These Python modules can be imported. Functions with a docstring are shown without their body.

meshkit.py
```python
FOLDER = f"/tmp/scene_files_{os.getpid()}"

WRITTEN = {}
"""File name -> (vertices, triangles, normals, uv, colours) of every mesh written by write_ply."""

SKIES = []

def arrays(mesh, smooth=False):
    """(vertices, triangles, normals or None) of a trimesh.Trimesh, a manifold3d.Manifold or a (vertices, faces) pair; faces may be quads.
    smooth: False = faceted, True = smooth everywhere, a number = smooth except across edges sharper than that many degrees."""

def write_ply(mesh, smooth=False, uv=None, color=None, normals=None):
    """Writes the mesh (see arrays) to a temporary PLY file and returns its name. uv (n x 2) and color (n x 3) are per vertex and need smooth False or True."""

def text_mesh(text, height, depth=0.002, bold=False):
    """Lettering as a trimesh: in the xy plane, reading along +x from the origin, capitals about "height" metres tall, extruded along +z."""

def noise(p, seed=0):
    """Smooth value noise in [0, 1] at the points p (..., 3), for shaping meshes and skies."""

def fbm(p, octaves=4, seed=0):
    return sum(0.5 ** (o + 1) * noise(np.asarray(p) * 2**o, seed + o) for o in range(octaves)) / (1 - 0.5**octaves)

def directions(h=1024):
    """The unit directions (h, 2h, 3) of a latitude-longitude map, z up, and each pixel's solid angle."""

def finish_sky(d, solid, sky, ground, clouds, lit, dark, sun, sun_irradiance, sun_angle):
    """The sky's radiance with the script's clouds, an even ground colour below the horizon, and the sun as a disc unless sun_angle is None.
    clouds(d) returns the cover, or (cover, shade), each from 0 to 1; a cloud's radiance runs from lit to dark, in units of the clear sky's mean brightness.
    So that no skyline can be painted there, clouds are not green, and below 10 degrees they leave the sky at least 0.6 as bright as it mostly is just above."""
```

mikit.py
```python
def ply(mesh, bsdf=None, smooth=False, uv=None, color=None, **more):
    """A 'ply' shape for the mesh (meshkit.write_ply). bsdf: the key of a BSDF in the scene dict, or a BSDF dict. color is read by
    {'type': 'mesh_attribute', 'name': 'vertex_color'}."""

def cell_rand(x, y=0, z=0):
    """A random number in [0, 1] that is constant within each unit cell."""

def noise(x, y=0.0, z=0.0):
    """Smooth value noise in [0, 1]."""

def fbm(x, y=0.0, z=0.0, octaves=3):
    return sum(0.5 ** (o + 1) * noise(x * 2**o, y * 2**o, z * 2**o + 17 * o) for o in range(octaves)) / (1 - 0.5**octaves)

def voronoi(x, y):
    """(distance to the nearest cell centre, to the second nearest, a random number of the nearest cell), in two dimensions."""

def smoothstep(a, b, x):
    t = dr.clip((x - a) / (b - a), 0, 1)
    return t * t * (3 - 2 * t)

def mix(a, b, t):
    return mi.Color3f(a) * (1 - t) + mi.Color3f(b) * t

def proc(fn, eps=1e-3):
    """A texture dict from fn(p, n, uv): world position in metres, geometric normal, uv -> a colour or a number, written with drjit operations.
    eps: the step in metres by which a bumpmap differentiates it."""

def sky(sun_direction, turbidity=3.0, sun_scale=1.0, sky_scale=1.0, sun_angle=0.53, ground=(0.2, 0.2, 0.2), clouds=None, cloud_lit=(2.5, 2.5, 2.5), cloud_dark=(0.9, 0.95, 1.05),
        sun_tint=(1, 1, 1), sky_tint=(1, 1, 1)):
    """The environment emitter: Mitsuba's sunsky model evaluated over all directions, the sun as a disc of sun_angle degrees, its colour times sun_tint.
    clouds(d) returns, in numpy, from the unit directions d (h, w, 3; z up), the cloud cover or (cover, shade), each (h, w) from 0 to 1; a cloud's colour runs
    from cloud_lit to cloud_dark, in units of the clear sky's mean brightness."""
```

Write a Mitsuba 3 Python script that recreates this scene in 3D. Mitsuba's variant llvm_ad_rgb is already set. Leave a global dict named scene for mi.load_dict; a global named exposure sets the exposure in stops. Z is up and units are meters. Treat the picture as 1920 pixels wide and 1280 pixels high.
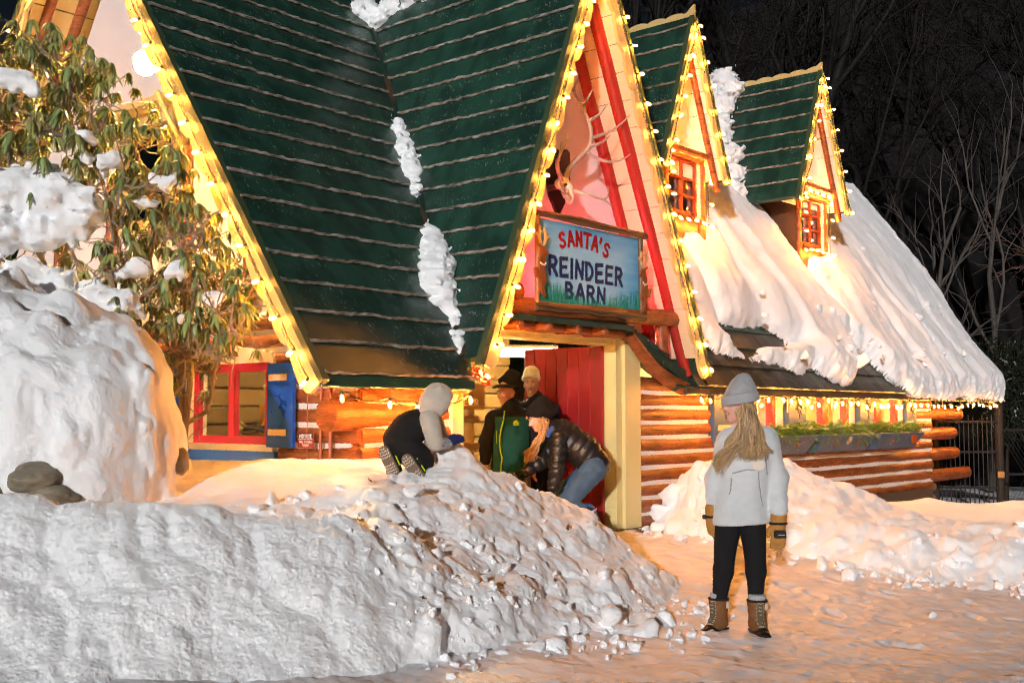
import math, random
import numpy as np, trimesh, drjit as dr, mitsuba as mi, mikit, meshkit
import shapely, shapely.geometry as sg, shapely.affinity as sa
from scipy.interpolate import RBFInterpolator
from scipy.spatial import cKDTree

T = mi.ScalarTransform4f
scene, labels = {}, {}
rng = np.random.default_rng(7)
random.seed(7)

# ---------------------------------------------------------------- camera, sky, exposure
PITCH = math.atan(137 / 2100.0)
scene['camera'] = {'type': 'perspective', 'fov': math.degrees(2 * math.atan(960 / 2100.0)), 'fov_axis': 'x',
                   'near_clip': 0.05, 'far_clip': 400.0,
                   'to_world': T().look_at(origin=[0, 0, 1.45], target=[0, math.cos(PITCH), 1.45 + math.sin(PITCH)], up=[0, 0, 1])}
exposure = 5.0
SUN = (-0.23, -0.95, 0.165)
scene['sky'] = mikit.sky(SUN, turbidity=2.5, sun_scale=0.126, sky_scale=0.004, sun_angle=1.2, ground=(0.05, 0.05, 0.06),
                         sun_tint=(0.605, 1.0, 2.86), sky_tint=(0.9, 0.95, 1.15))
scene['sky']['sampling_weight'] = 70.0
BULB = np.array([1.0, 0.345, 0.045]) * 18.0       # radiance of a warm bulb
FLOOD = np.array([1.0, 0.62, 0.24]) * 340.0
TUBE = np.array([1.0, 0.82, 0.42]) * 9.0
RED = np.array([1.0, 0.10, 0.14]) * 4.5

# ---------------------------------------------------------------- frame of the barn: t along its front wall, o out of that wall, z up
D0 = np.array([1.337, 12.1]); U = np.array([0.652, 0.758]) / np.hypot(0.652, 0.758); N = np.array([U[1], -U[0]])

def bw(m):
    """a mesh built in (t, o, z) -> world"""
    v = np.asarray(m.vertices); p = D0 + v[:, :1] * U + v[:, 1:2] * N
    return trimesh.Trimesh(np.column_stack([p, v[:, 2]]), np.asarray(m.faces)[:, ::-1], process=False)

def bp(t, o, z):
    p = D0 + t * U + o * N
    return np.array([p[0], p[1], z])

# ---------------------------------------------------------------- mesh helpers
cat = trimesh.util.concatenate

def tm(v, f):
    f = np.asarray(f)
    if f.shape[1] == 4: f = np.vstack([f[:, [0, 1, 2]], f[:, [0, 2, 3]]])
    return trimesh.Trimesh(np.asarray(v, float), f, process=False)

def box(a, b, c=0.0):
    """axis-aligned box from corner a to corner b with chamfer c"""
    a, b = np.minimum(a, b).astype(float), np.maximum(a, b).astype(float)
    c = min(c, 0.45 * (b - a).min())
    if c <= 0:
        m = trimesh.creation.box(extents=b - a); m.apply_translation((a + b) / 2); return m
    pts = []
    for sx in (0, 1):
        for sy in (0, 1):
            for sz in (0, 1):
                s = np.array([sx, sy, sz]); p = np.where(s, b, a); d = np.where(s, -c, c)
                for k in range(3):
                    q = p + d; q[k] = p[k]; pts.append(q)
    return trimesh.convex.convex_hull(np.array(pts))

def tube(P, R, sides=8, cap=True):
    P = np.asarray(P, float); R = np.broadcast_to(R, (len(P),))
    tg = np.gradient(P, axis=0); tg /= np.linalg.norm(tg, axis=1, keepdims=True) + 1e-12
    ref = np.array([0, 0, 1.0]) if abs(tg[:, 2]).mean() < 0.8 else np.array([1.0, 0, 0])
    a = np.cross(tg, ref); a /= np.linalg.norm(a, axis=1, keepdims=True) + 1e-12
    b = np.cross(tg, a); ang = np.arange(sides) * 2 * np.pi / sides
    v = (P[:, None] + R[:, None, None] * (np.cos(ang)[None, :, None] * a[:, None] + np.sin(ang)[None, :, None] * b[:, None])).reshape(-1, 3)
    i, j = np.meshgrid(np.arange(len(P) - 1), np.arange(sides), indexing='ij')
    q = np.stack([i * sides + j, i * sides + (j + 1) % sides, (i + 1) * sides + (j + 1) % sides, (i + 1) * sides + j], -1).reshape(-1, 4)
    f = np.vstack([q[:, [0, 1, 2]], q[:, [0, 2, 3]]])
    if cap:
        n0 = len(v); v = np.vstack([v, P[0], P[-1]]); k = np.arange(sides); L = (len(P) - 1) * sides
        f = np.vstack([f, np.stack([k * 0 + n0, (k + 1) % sides, k], 1), np.stack([k * 0 + n0 + 1, L + k, L + (k + 1) % sides], 1)])
    m = tm(v, f)
    return m

def logm(p0, p1, r, seed=0, sides=11, seg=0.35, rough=0.05, r1=None, dome=0.0):
    """a peeled log: slightly bent and uneven"""
    p0, p1 = np.asarray(p0, float), np.asarray(p1, float)
    g = np.random.default_rng(seed + 11); L = np.linalg.norm(p1 - p0); n = max(3, int(L / seg) + 1); s = np.linspace(0, 1, n)
    P = p0 + (p1 - p0) * s[:, None] + g.normal(0, rough * r * 0.5, (n, 3)); R = (r + ((r1 or r) - r) * s) * (1 + g.normal(0, rough * 0.6, n))
    if dome:
        d = (p1 - p0) / L
        P = np.vstack([P, P[-1] + d * r * 0.35 * dome, P[-1] + d * r * 0.55 * dome]); R = np.concatenate([R, [R[-1] * 0.85, R[-1] * 0.45]])
    m = tube(P, R, sides)
    return m

def extrude(poly, h0, h1, axes='to'):
    """shapely polygon(s) -> prism between h0 and h1. axes: which local axes its x and y are (of t, o, z); the third is the height"""
    out = []
    for g in getattr(poly, 'geoms', [poly]):
        if g.is_empty or g.geom_type != 'Polygon' or g.area < 1e-6: continue
        m = trimesh.creation.extrude_polygon(g, abs(h1 - h0), engine='earcut'); v = np.array(m.vertices); v[:, 2] += min(h0, h1)
        ix = ['toz'.index(c) for c in axes]; iz = 3 - sum(ix); w = np.empty_like(v); w[:, ix[0]] = v[:, 0]; w[:, ix[1]] = v[:, 1]; w[:, iz] = v[:, 2]
        P = np.zeros((3, 3)); P[ix[0], 0] = P[ix[1], 1] = P[iz, 2] = 1
        f = np.asarray(m.faces)
        out.append(trimesh.Trimesh(w, f[:, ::-1] if np.linalg.det(P) < 0 else f, process=False))
    return cat(out)

def fb(p, s, octv=4, seed=0):
    """fractal noise, -1..1"""
    return meshkit.fbm(np.asarray(p) * s, octv, seed) * 2 - 1

def nets(fn, lo, hi, h):
    """surface nets of the zero set of fn (negative inside)"""
    lo, hi = np.asarray(lo, float), np.asarray(hi, float)
    n = np.ceil((hi - lo) / h).astype(int) + 1
    ax = [lo[k] + h * np.arange(n[k]) for k in range(3)]
    G = np.stack(np.meshgrid(*ax, indexing='ij'), -1).reshape(-1, 3)
    V = np.concatenate([fn(c) for c in np.array_split(G, max(1, len(G) // 300000))]).reshape(n)
    C = np.array(n) - 1; S = np.zeros(C); P = np.zeros((*C, 3))
    corner = [(a, b, c) for a in (0, 1) for b in (0, 1) for c in (0, 1)]
    at = lambda q: V[q[0]:q[0] + C[0], q[1]:q[1] + C[1], q[2]:q[2] + C[2]]
    for a in corner:
        for k in range(3):
            if a[k]: continue
            b = list(a); b[k] = 1
            va, vb = at(a), at(b); x = (va < 0) != (vb < 0)
            t = np.where(x, va / np.where(x, va - vb, 1), 0)
            for j in range(3): P[..., j] += np.where(x, a[j] + (t if j == k else 0), 0)
            S += x
    on = S > 0; idx = -np.ones(C, int); idx[on] = np.arange(on.sum())
    w = np.argwhere(on); pos = lo + h * (w + P[on] / S[on][:, None])
    F = []
    for k in range(3):
        i, j = (k + 1) % 3, (k + 2) % 3
        sl = [slice(1, C[0]), slice(1, C[1]), slice(1, C[2])]; sl[k] = slice(0, C[k])
        s2 = list(sl); s2[k] = slice(1, C[k] + 1)
        va, vb = V[tuple(sl)], V[tuple(s2)]
        for flip, mask in ((0, (va < 0) & (vb >= 0)), (1, (va >= 0) & (vb < 0))):
            q = np.argwhere(mask); q = q + np.array([0 if m == k else 1 for m in range(3)])
            if not len(q): continue
            e = lambda da, db: idx[tuple((q - np.array([da if m == i else db if m == j else 0 for m in range(3)])).T)]
            quad = np.stack([e(1, 1), e(0, 1), e(0, 0), e(1, 0)], 1)
            F.append(quad[:, ::-1] if flip else quad)
    return tm(pos, np.vstack(F))

# ---------------------------------------------------------------- scene helpers
def uniq(key):
    if key not in scene and key not in labels: return key
    k = 1
    while f'{key}_{k:03d}' in scene or f'{key}_{k:03d}' in labels: k += 1
    return f'{key}_{k:03d}'

def tag(key, label=None, category=None, group=None, kind=None):
    d = labels.setdefault(key, {})
    for a, b in (('label', label), ('category', category), ('group', group), ('kind', kind)):
        if b: d[a] = b
    return key

def thing(name, label, category, group=None):
    return tag(uniq(name), label, category, group)

def put(name, mesh, mat, smooth=35, label=None, category=None, group=None, kind=None, parent=None, **kw):
    key = uniq(f'{parent}__{name}' if parent else name)
    scene[key] = mikit.ply(mesh, mat, smooth, **kw)
    if label or kind: tag(key, label, category, group, kind)
    return key

def putc(name, mesh, col, mat='matte', smooth=35, var=0.06, **kw):
    """as put, with the colour of the thing per vertex (col: a colour or a function of the vertices)"""
    v, f, _ = meshkit.arrays(mesh, False); mesh = trimesh.Trimesh(v, f, process=False)
    if smooth not in (False, True): mesh = trimesh.graph.smooth_shade(mesh, angle=np.radians(smooth), facet_minarea=None); smooth = True
    v = np.asarray(mesh.vertices)
    c = np.asarray(col(v) if callable(col) else np.tile(np.asarray(col, float), (len(v), 1)))
    if var: c = c * (1 + var * (meshkit.noise(v * 9.0, 3) + meshkit.noise(v * 37.0, 5) - 1))[:, None]
    return put(name, mesh, 'mat_' + mat, smooth, color=np.clip(c, 0.002, 0.95), **kw)

# ---------------------------------------------------------------- materials
def principled(**k): return {'type': 'twosided', 'bsdf': {'type': 'principled', **k}}
VC = {'type': 'mesh_attribute', 'name': 'vertex_color'}
scene['mat_matte'] = principled(base_color=VC, roughness=0.75, specular=0.3)
scene['mat_satin'] = principled(base_color=VC, roughness=0.42, specular=0.5)
scene['mat_gloss'] = principled(base_color=VC, roughness=0.2, specular=0.5)
scene['mat_cloth'] = principled(base_color=VC, roughness=0.9, specular=0.1, sheen=0.4)
scene['mat_metal'] = principled(base_color=VC, roughness=0.35, metallic=0.9)
scene['mat_skin'] = principled(base_color=VC, roughness=0.5, specular=0.35)
scene['mat_leaf'] = principled(base_color=VC, roughness=0.38, specular=0.5)
def rgb(x): return {'type': 'rgb', 'value': [float(c) for c in x]}

snow_bump = mikit.proc(lambda p, n, uv: mikit.fbm(p.x * 60, p.y * 60, p.z * 60, 3) * 1.0, eps=4e-3)
scene['mat_snow'] = {'type': 'bumpmap', 'scale': 0.012, 'arbitrary': snow_bump,
                     'bsdf': principled(base_color=rgb((0.90, 0.91, 0.935)), roughness=0.7, specular=0.35)}
def ground_col(p, n, uv):
    a = mikit.fbm(p.x * 1.3, p.y * 1.3, 0, 4); b = mikit.fbm(p.x * 9, p.y * 9, 3, 3)
    c = mikit.mix((0.66, 0.65, 0.67), (0.84, 0.84, 0.88), mikit.smoothstep(0.3, 0.7, a * 0.6 + b * 0.4))
    return mikit.mix(c, (0.10, 0.075, 0.05), mikit.smoothstep(0.66, 0.8, mikit.fbm(p.x * 6 + 40, p.y * 6, 7, 4) * 0.6 + 0.42 * mikit.smoothstep(1.3, 0.2, dr.sqrt(dr.square(p.x - 1.45) + dr.square((p.y - 12.2) * 0.5)))))
scene['mat_ground'] = {'type': 'bumpmap', 'scale': 0.012, 'arbitrary': mikit.proc(lambda p, n, uv: mikit.fbm(p.x * 25, p.y * 25, 0, 3), eps=6e-3),
                       'bsdf': principled(base_color=mikit.proc(ground_col), roughness=0.5, specular=0.5)}
def log_col(p, n, uv):
    a = mikit.fbm(p.x * 5, p.y * 5, p.z * 14, 3); b = mikit.fbm(p.x * 22, p.y * 22, p.z * 90, 2)
    c = mikit.mix((0.17, 0.042, 0.012), (0.36, 0.100, 0.024), mikit.smoothstep(0.22, 0.78, 0.6 * a + 0.4 * b))
    k = mikit.fbm(p.x * 3.1, p.y * 3.1, p.z * 75, 2); q = mikit.fbm(p.x * 7 + 5, p.y * 7, p.z * 9, 3)
    c = mikit.mix(c, (0.045, 0.014, 0.006), 0.85 * mikit.smoothstep(0.70, 0.76, k) * mikit.smoothstep(0.4, 0.6, q))      # drying cracks
    return mikit.mix(c, (0.42, 0.22, 0.10), 0.6 * mikit.smoothstep(0.72, 0.80, mikit.fbm(p.x * 11, p.y * 11, p.z * 26 + 4, 3)))    # worn paint
scene['mat_log'] = {'type': 'bumpmap', 'scale': 0.012, 'arbitrary': mikit.proc(lambda p, n, uv: mikit.fbm(p.x * 12, p.y * 12, p.z * 50, 2), eps=3e-3),
                    'bsdf': principled(base_color=mikit.proc(log_col), roughness=0.45, specular=0.5)}
def roof_col(p, n, uv):
    s = mikit.fbm(p.x * 6, p.y * 6, p.z * 2.2, 3); scr = mikit.smoothstep(0.69, 0.80, mikit.fbm((p.x + p.z * 0.35) * 70, p.y * 60, p.z * 6, 2)) * mikit.smoothstep(0.42, 0.62, mikit.fbm(p.x * 1.5, p.y * 1.5, p.z * 1.5 + 9, 2))
    c = mikit.mix((0.011, 0.034, 0.025), (0.017, 0.060, 0.041), mikit.smoothstep(0.3, 0.7, s))
    c = mikit.mix(c, (0.026, 0.024, 0.016), 0.55 * mikit.smoothstep(2.6, 1.8, p.z) * mikit.smoothstep(0.3, 0.6, s))
    return mikit.mix(c, (0.26, 0.28, 0.27), 0.5 * scr)
scene['mat_roof'] = {'type': 'bumpmap', 'scale': 0.006, 'arbitrary': mikit.proc(lambda p, n, uv: mikit.fbm(p.x * 9, p.y * 9, p.z * 4, 3), eps=4e-3),
                     'bsdf': principled(base_color=mikit.proc(roof_col), roughness=0.36, specular=0.5)}
scene['mat_chink'] = {'type': 'bumpmap', 'scale': 0.02, 'arbitrary': mikit.proc(lambda p, n, uv: mikit.fbm(p.x * 30, p.y * 30, p.z * 30, 2), eps=3e-3),
                      'bsdf': principled(base_color=rgb((0.74, 0.70, 0.66)), roughness=0.8)}
scene['mat_glass'] = {'type': 'thindielectric', 'int_ior': 1.5}
scene['mat_ice'] = {'type': 'dielectric', 'int_ior': 1.31}
CREAM, REDP, BLUE, LOGC, DARK = (0.62, 0.46, 0.19), (0.27, 0.008, 0.010), (0.010, 0.075, 0.38), (0.32, 0.085, 0.022), (0.02, 0.018, 0.016)
# ---------------------------------------------------------------- the barn
barn = thing('barn', 'steep green-roofed red log barn with dormers, decked in lit bulbs and snow', 'barn')
SL, EO, EZ = 1.35, 0.35, 1.756            # main roof: slope, eave offset and height
RO, RZ = -3.63, 1.756 + 1.35 * 3.98       # ridge
TL, TR = -4.626, 10.85                     # ends of the roof
TG = -3.95                                # left gable wall
zr = lambda o: EZ + SL * (EO - o)
orf = lambda z: EO - (z - EZ) / SL
CT, CZ, CE = -1.25, 6.25, 1.93            # front gable: apex t and z, eave height
CLS, CRS, CO = 4.32 / 1.71, 4.32 / 1.94, 0.45
ctl = lambda z: CT - (CZ - z) / CLS
ctr = lambda z: CT + (CZ - z) / CRS

def slab(q, nrm, lo, hi):
    """a sheet on the quad q (4 points), from lo to hi along nrm; hi may be one number per corner"""
    q = np.asarray(q, float); nrm = np.asarray(nrm, float) / np.linalg.norm(nrm); hi = np.broadcast_to(hi, 4); lo = np.broadcast_to(lo, 4)
    v = np.vstack([q + lo[:, None] * nrm, q + hi[:, None] * nrm])
    f = [[3, 2, 1, 0], [4, 5, 6, 7], [0, 1, 5, 4], [1, 2, 6, 5], [2, 3, 7, 6], [3, 0, 4, 7]]
    m = tm(v, f)
    if m.volume < 0: m = tm(v, [x[::-1] for x in f])
    return m

FROST = (0.25, 0.20, 0.155)
def frost_line(parent, a, b, nrm, r=0.0145, seed=0):
    a, b = np.asarray(a, float), np.asarray(b, float); L = np.linalg.norm(b - a)
    if L < 0.15: return
    n = max(4, int(L / 0.045)); s = np.linspace(0, 1, n)[:, None]; g = np.random.default_rng(seed)
    P = a + (b - a) * s; wob = meshkit.noise(np.column_stack([s[:, 0] * L * 4, s[:, 0] * 0 + seed, s[:, 0] * 0]), 2) - 0.5
    nn = np.asarray(nrm, float) / np.linalg.norm(nrm); dn = np.cross(nn, (b - a) / L)
    P = P + nn * r * 0.6 + dn * (wob[:, None] * 0.016) + g.normal(0, 0.003, P.shape)
    m = tube(P, r * (0.75 + 0.5 * g.random(n)), 6)
    def col(v):
        k = meshkit.noise(v * 45, 4)[:, None]; w = meshkit.noise(v * 5, 9)[:, None]
        return np.where(k > 0.64, [[0.42, 0.39, 0.36]], np.where(k < 0.33, [[0.05, 0.06, 0.05]], np.array(FROST))) * (0.7 + 0.5 * w)
    putc('frosted_seam', bw(m), col, 'matte', 40, parent=parent)

def roof_rows(parent, nrm, z0, z1, dz, left, right, phase=0.0, seed=0, seam=True, mat='mat_roof', skip=None):
    """lapped sheets; left(z), right(z): end points (t, o, z) of the roof plane at height z"""
    z = z0; k = 0
    while z < z1 - 0.02:
        zt = min(z + dz, z1 - 0.01)
        a, b, c, d = left(z), right(z), right(zt), left(zt)
        if not (skip and skip(z)):
            key = put('roof_sheet', bw(slab([a, b, c, d], nrm, 0.002, [0.030, 0.030, 0.008, 0.008])), mat, False, parent=parent)
            if seam and z > z0 + 0.01:
                frost_line(parent, np.array(a) + np.asarray(nrm) * 0.016, np.array(b) + np.asarray(nrm) * 0.016, nrm, seed=seed + k)
        z += dz; k += 1

def logrow(parent, p0, p1, r, seed, **k):
    put('log', bw(logm(p0, p1, r, seed, **k)), 'mat_log', 40, parent=parent)

# --- front wall: chinking and logs
fw = put('front_wall', bw(cat([box((-0.03, -0.22, 0.0), (1.421, 0.044, 1.80)),
      box((1.419, -0.22, 0.0), (7.751, 0.045, 1.2)), box((7.749, -0.22, 0.0), (8.5, 0.044, 1.80))])), 'mat_chink', False, parent=barn)
put('front_wall', bw(box((-3.93, -0.22, 0.0), (-2.9, 0.045, 1.80))), 'mat_chink', False, parent=barn)
for k in range(10):
    z = 0.305 + 0.163 * k
    g = np.random.default_rng(k)
    if k >= 1: logrow(fw, (-4.28 if k in (4, 7) else -3.97, -0.02, z), (-2.93, -0.02, z), (0.13 if k in (4, 7) else 0.088), k + 100, rough=0.09, r1=0.088)
    if z < 1.15:
        logrow(fw, (0.0, -0.02, z), (4.3, -0.02, z), 0.09, k, sides=12); logrow(fw, (4.305, -0.02, z), (8.5, -0.02, z), 0.09, k + 40, sides=12)
    else:
        logrow(fw, (0.0, -0.02, z), (1.44, -0.02, z), 0.09, k, sides=12); logrow(fw, (7.74, -0.02, z), (8.5, -0.02, z), 0.09, k + 40, sides=12)
for z, t1, dm in ((1.46, 9.95, 0), (1.135, 9.65, 0), (0.795, 9.75, 1), (0.44, 10.3, 1)):      # log tails past the far corner
    key = put('log_tail', bw(logm((8.40, -0.03, z), (t1, -0.03, z), 0.105, int(z * 100), rough=0.04, dome=dm)), 'mat_log', 40, parent=barn)
st = np.random.default_rng(5)
sb = put('stone_base', bw(box((5.3, -0.2, -0.5), (8.62, -0.02, 0.33))), 'mat_chink', False, parent=barn)
for i in range(12):
    for j in range(4):
        c = np.array([5.5 + 0.27 * i + 0.13 * (j % 2), -0.02, -0.2 + 0.15 * j]) + st.normal(0, 0.015, 3)
        m = trimesh.creation.icosphere(1, 1.0); v = m.vertices * [0.135, 0.07, 0.075]; v = v * (1 + 0.25 * fb(v + i * 3.1 + j, 9, 2)[:, None]) + c
        putc('stone', bw(tm(v, m.faces)), np.array((0.20, 0.13, 0.07)) * (0.7 + 0.6 * st.random()), 'matte', 50, parent=sb)
# far end wall, back wall, floor and room behind
fe = put('far_wall', bw(cat([box((8.3, -7.2, -0.3), (8.42, -0.22, 1.8)), extrude(sg.Polygon([(-0.2, 1.75), (-3.63, 6.7), (-7.1, 1.75)]), 8.3, 8.42, 'oz')])), 'mat_log', False, parent=barn)
put('back_wall', bw(box((TG, -7.3, 0.0), (8.4, -7.15, 1.8))), 'mat_log', False, parent=barn)
fl = putc('floor', bw(box((TG + 0.1, -7.15, 0.1), (8.3, 0.12, 0.26))), (0.10, 0.07, 0.045), 'matte', False, parent=barn)

# --- left gable wall: logs with a window, pale boarding above
gw = put('gable_wall', bw(cat([box((TG - 0.045, -7.2, 0.1), (TG + 0.15, -2.36, 2.34)), box((TG - 0.044, -1.0, 0.1), (TG + 0.15, -0.05, 1.95)), box((TG - 0.043, -2.36, 0.1), (TG + 0.15, -1.0, 1.1)),
      extrude(sg.Polygon([(-2.36, 1.93), (-0.22, 1.93), (-0.52, 2.34), (-2.36, 2.34)]), TG - 0.046, TG + 0.15, 'oz')])), 'mat_chink', False, parent=barn)
for k in range(13):
    z = 0.30 + 0.163 * k
    o1 = 0.10 if z < 1.75 else -0.15 - (z - 1.85) / SL
    if 1.1 < z < 1.93:
        logrow(gw, (TG + 0.02, -7.2, z), (TG + 0.02, -2.38, z), 0.089, k + 200); logrow(gw, (TG + 0.02, -0.98, z), (TG + 0.02, o1 - 0.06, z), 0.089, k + 220)
    else: logrow(gw, (TG + 0.02, -7.2, z), (TG + 0.02, o1 - 0.06, z), 0.089, k + 240)
WHITE = (0.70, 0.62, 0.62)
gp = putc('gable_boarding', bw(extrude(sg.Polygon([(-0.56, 2.36), (-6.7, 2.36), (RO, RZ - 0.22)]).difference(sg.box(-3.75, 3.4, -2.72, 4.42)), TG + 0.02, TG + 0.1, 'oz')), WHITE, 'matte', False, parent=barn)
for o in (-0.62, -1.5, -2.5, -3.9, -5.0):
    put('gable_post', bw(logm((TG - 0.01, o, 2.36), (TG - 0.01, o, min(zr(o), 2 * RZ - zr(o)) - 0.3 if o > RO else 3.9), 0.055, int(-o * 10))), 'mat_log', 40, parent=barn)
uw = thing(barn + '__upper_window', None, None)

putc('frame', bw(extrude(sg.box(-3.82, 3.3, -2.62, 4.5).difference(sg.box(-3.7, 3.42, -2.78, 4.36)), TG - 0.03, TG + 0.06, 'oz')), CREAM, 'satin', False, parent=uw)
put('pane', bw(box((TG + 0.03, -3.7, 3.42), (TG + 0.034, -2.78, 4.36))), 'mat_glass', False, parent=uw)
putc('ledge', bw(box((TG - 0.22, -3.9, 4.5), (TG + 0.0, -2.55, 4.56))), CREAM, 'satin', False, parent=uw)
for s in (-1, 1):   # V bracket under the lamp
    putc('lamp_bracket', bw(tube([(TG - 0.02, -2.55 + 0.02 * s, 4.0), (TG - 0.3, -2.45 + 0.17 * s, 4.55)], [0.03, 0.03], 6)), CREAM, 'satin', parent=barn)

# --- main roof
nF, nB = np.array([0, SL, 1.0]) / np.hypot(SL, 1), np.array([0, -SL, 1.0]) / np.hypot(SL, 1)
main = put('main_roof', bw(cat([slab([(TL + 0.02, EO - 0.01, EZ), (ctl(2.0) + 0.0, EO - 0.01, EZ), (CT, orf(CZ), CZ), (TL + 0.02, orf(CZ), CZ)], nF, -0.09, 0.0),
      slab([(ctr(2.0) - 0.35, EO - 0.01, EZ), (TR - 0.02, EO - 0.01, EZ), (TR - 0.02, orf(CZ), CZ), (CT, orf(CZ), CZ)], nF, -0.09, 0.0),
      slab([(TL + 0.02, orf(CZ), CZ), (TR - 0.02, orf(CZ), CZ), (TR - 0.02, RO, RZ), (TL + 0.02, RO, RZ)], nF, -0.09, 0.0),
      slab([(TL + 0.02, 2 * RO - EO, EZ), (TR - 0.02, 2 * RO - EO, EZ), (TR - 0.02, RO, RZ), (TL + 0.02, RO, RZ)], nB, -0.09, 0.0)])), 'mat_roof', False, parent=barn)
roof_rows(main, nF, EZ, RZ, 0.245, lambda z: (TL, orf(z), z), lambda z: (min(ctl(z), CT), orf(z), z), seed=0)
rr = lambda z: (ctr(max(z, CE)) if z < CZ else CT, orf(z), z)
SHAKE = (0.045, 0.036, 0.024)
for k in range(3):      # the lowest rows right of the front gable are grey-brown shakes
    z = EZ + 0.245 * k; t = rr(z)[0] + 0.02; g = np.random.default_rng(k + 60)
    while t < TR:
        w = g.uniform(0.14, 0.24); t1 = min(t + w, TR); zt = z + 0.27; sk = g.normal(0, 0.02)
        q = [(t, orf(z), z), (t1 - 0.008, orf(z), z), (t1 - 0.008, orf(zt), zt), (t, orf(zt), zt)]
        h = g.uniform(0.028, 0.042)
        putc('shake', bw(slab(q, nF, 0.003, [h, h + sk * 0.2, 0.012, 0.012])), np.array(SHAKE) * g.uniform(0.6, 1.5) * np.array([1, g.uniform(0.95, 1.15), 1]), 'satin', False, parent=main); t = t1
roof_rows(main, nF, EZ + 0.735, RZ, 0.245, rr, lambda z: (TR, orf(z), z), seed=50, seam=False)
roof_rows(main, nB, EZ, RZ, 0.98, lambda z: (TL, 2 * RO - orf(z), z), lambda z: (TR, 2 * RO - orf(z), z), seed=50, seam=False)
GREEN = (0.012, 0.05, 0.03)
putc('eave_edge', bw(box((TL - 0.01, EO - 0.03, EZ - 0.10), (ctl(2.0) - 0.02, EO + 0.012, EZ - 0.004), 0.008)), GREEN, 'satin', False, parent=main)
putc('eave_edge', bw(box((0.45, EO - 0.03, EZ - 0.085), (TR + 0.01, EO + 0.012, EZ - 0.004), 0.008)), (0.05, 0.04, 0.025), 'satin', False, parent=main)
frost_line(main, (TL, EO + 0.02, EZ + 0.005), (ctl(1.9), EO + 0.02, EZ + 0.005), nF, 0.012, 77)
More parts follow.
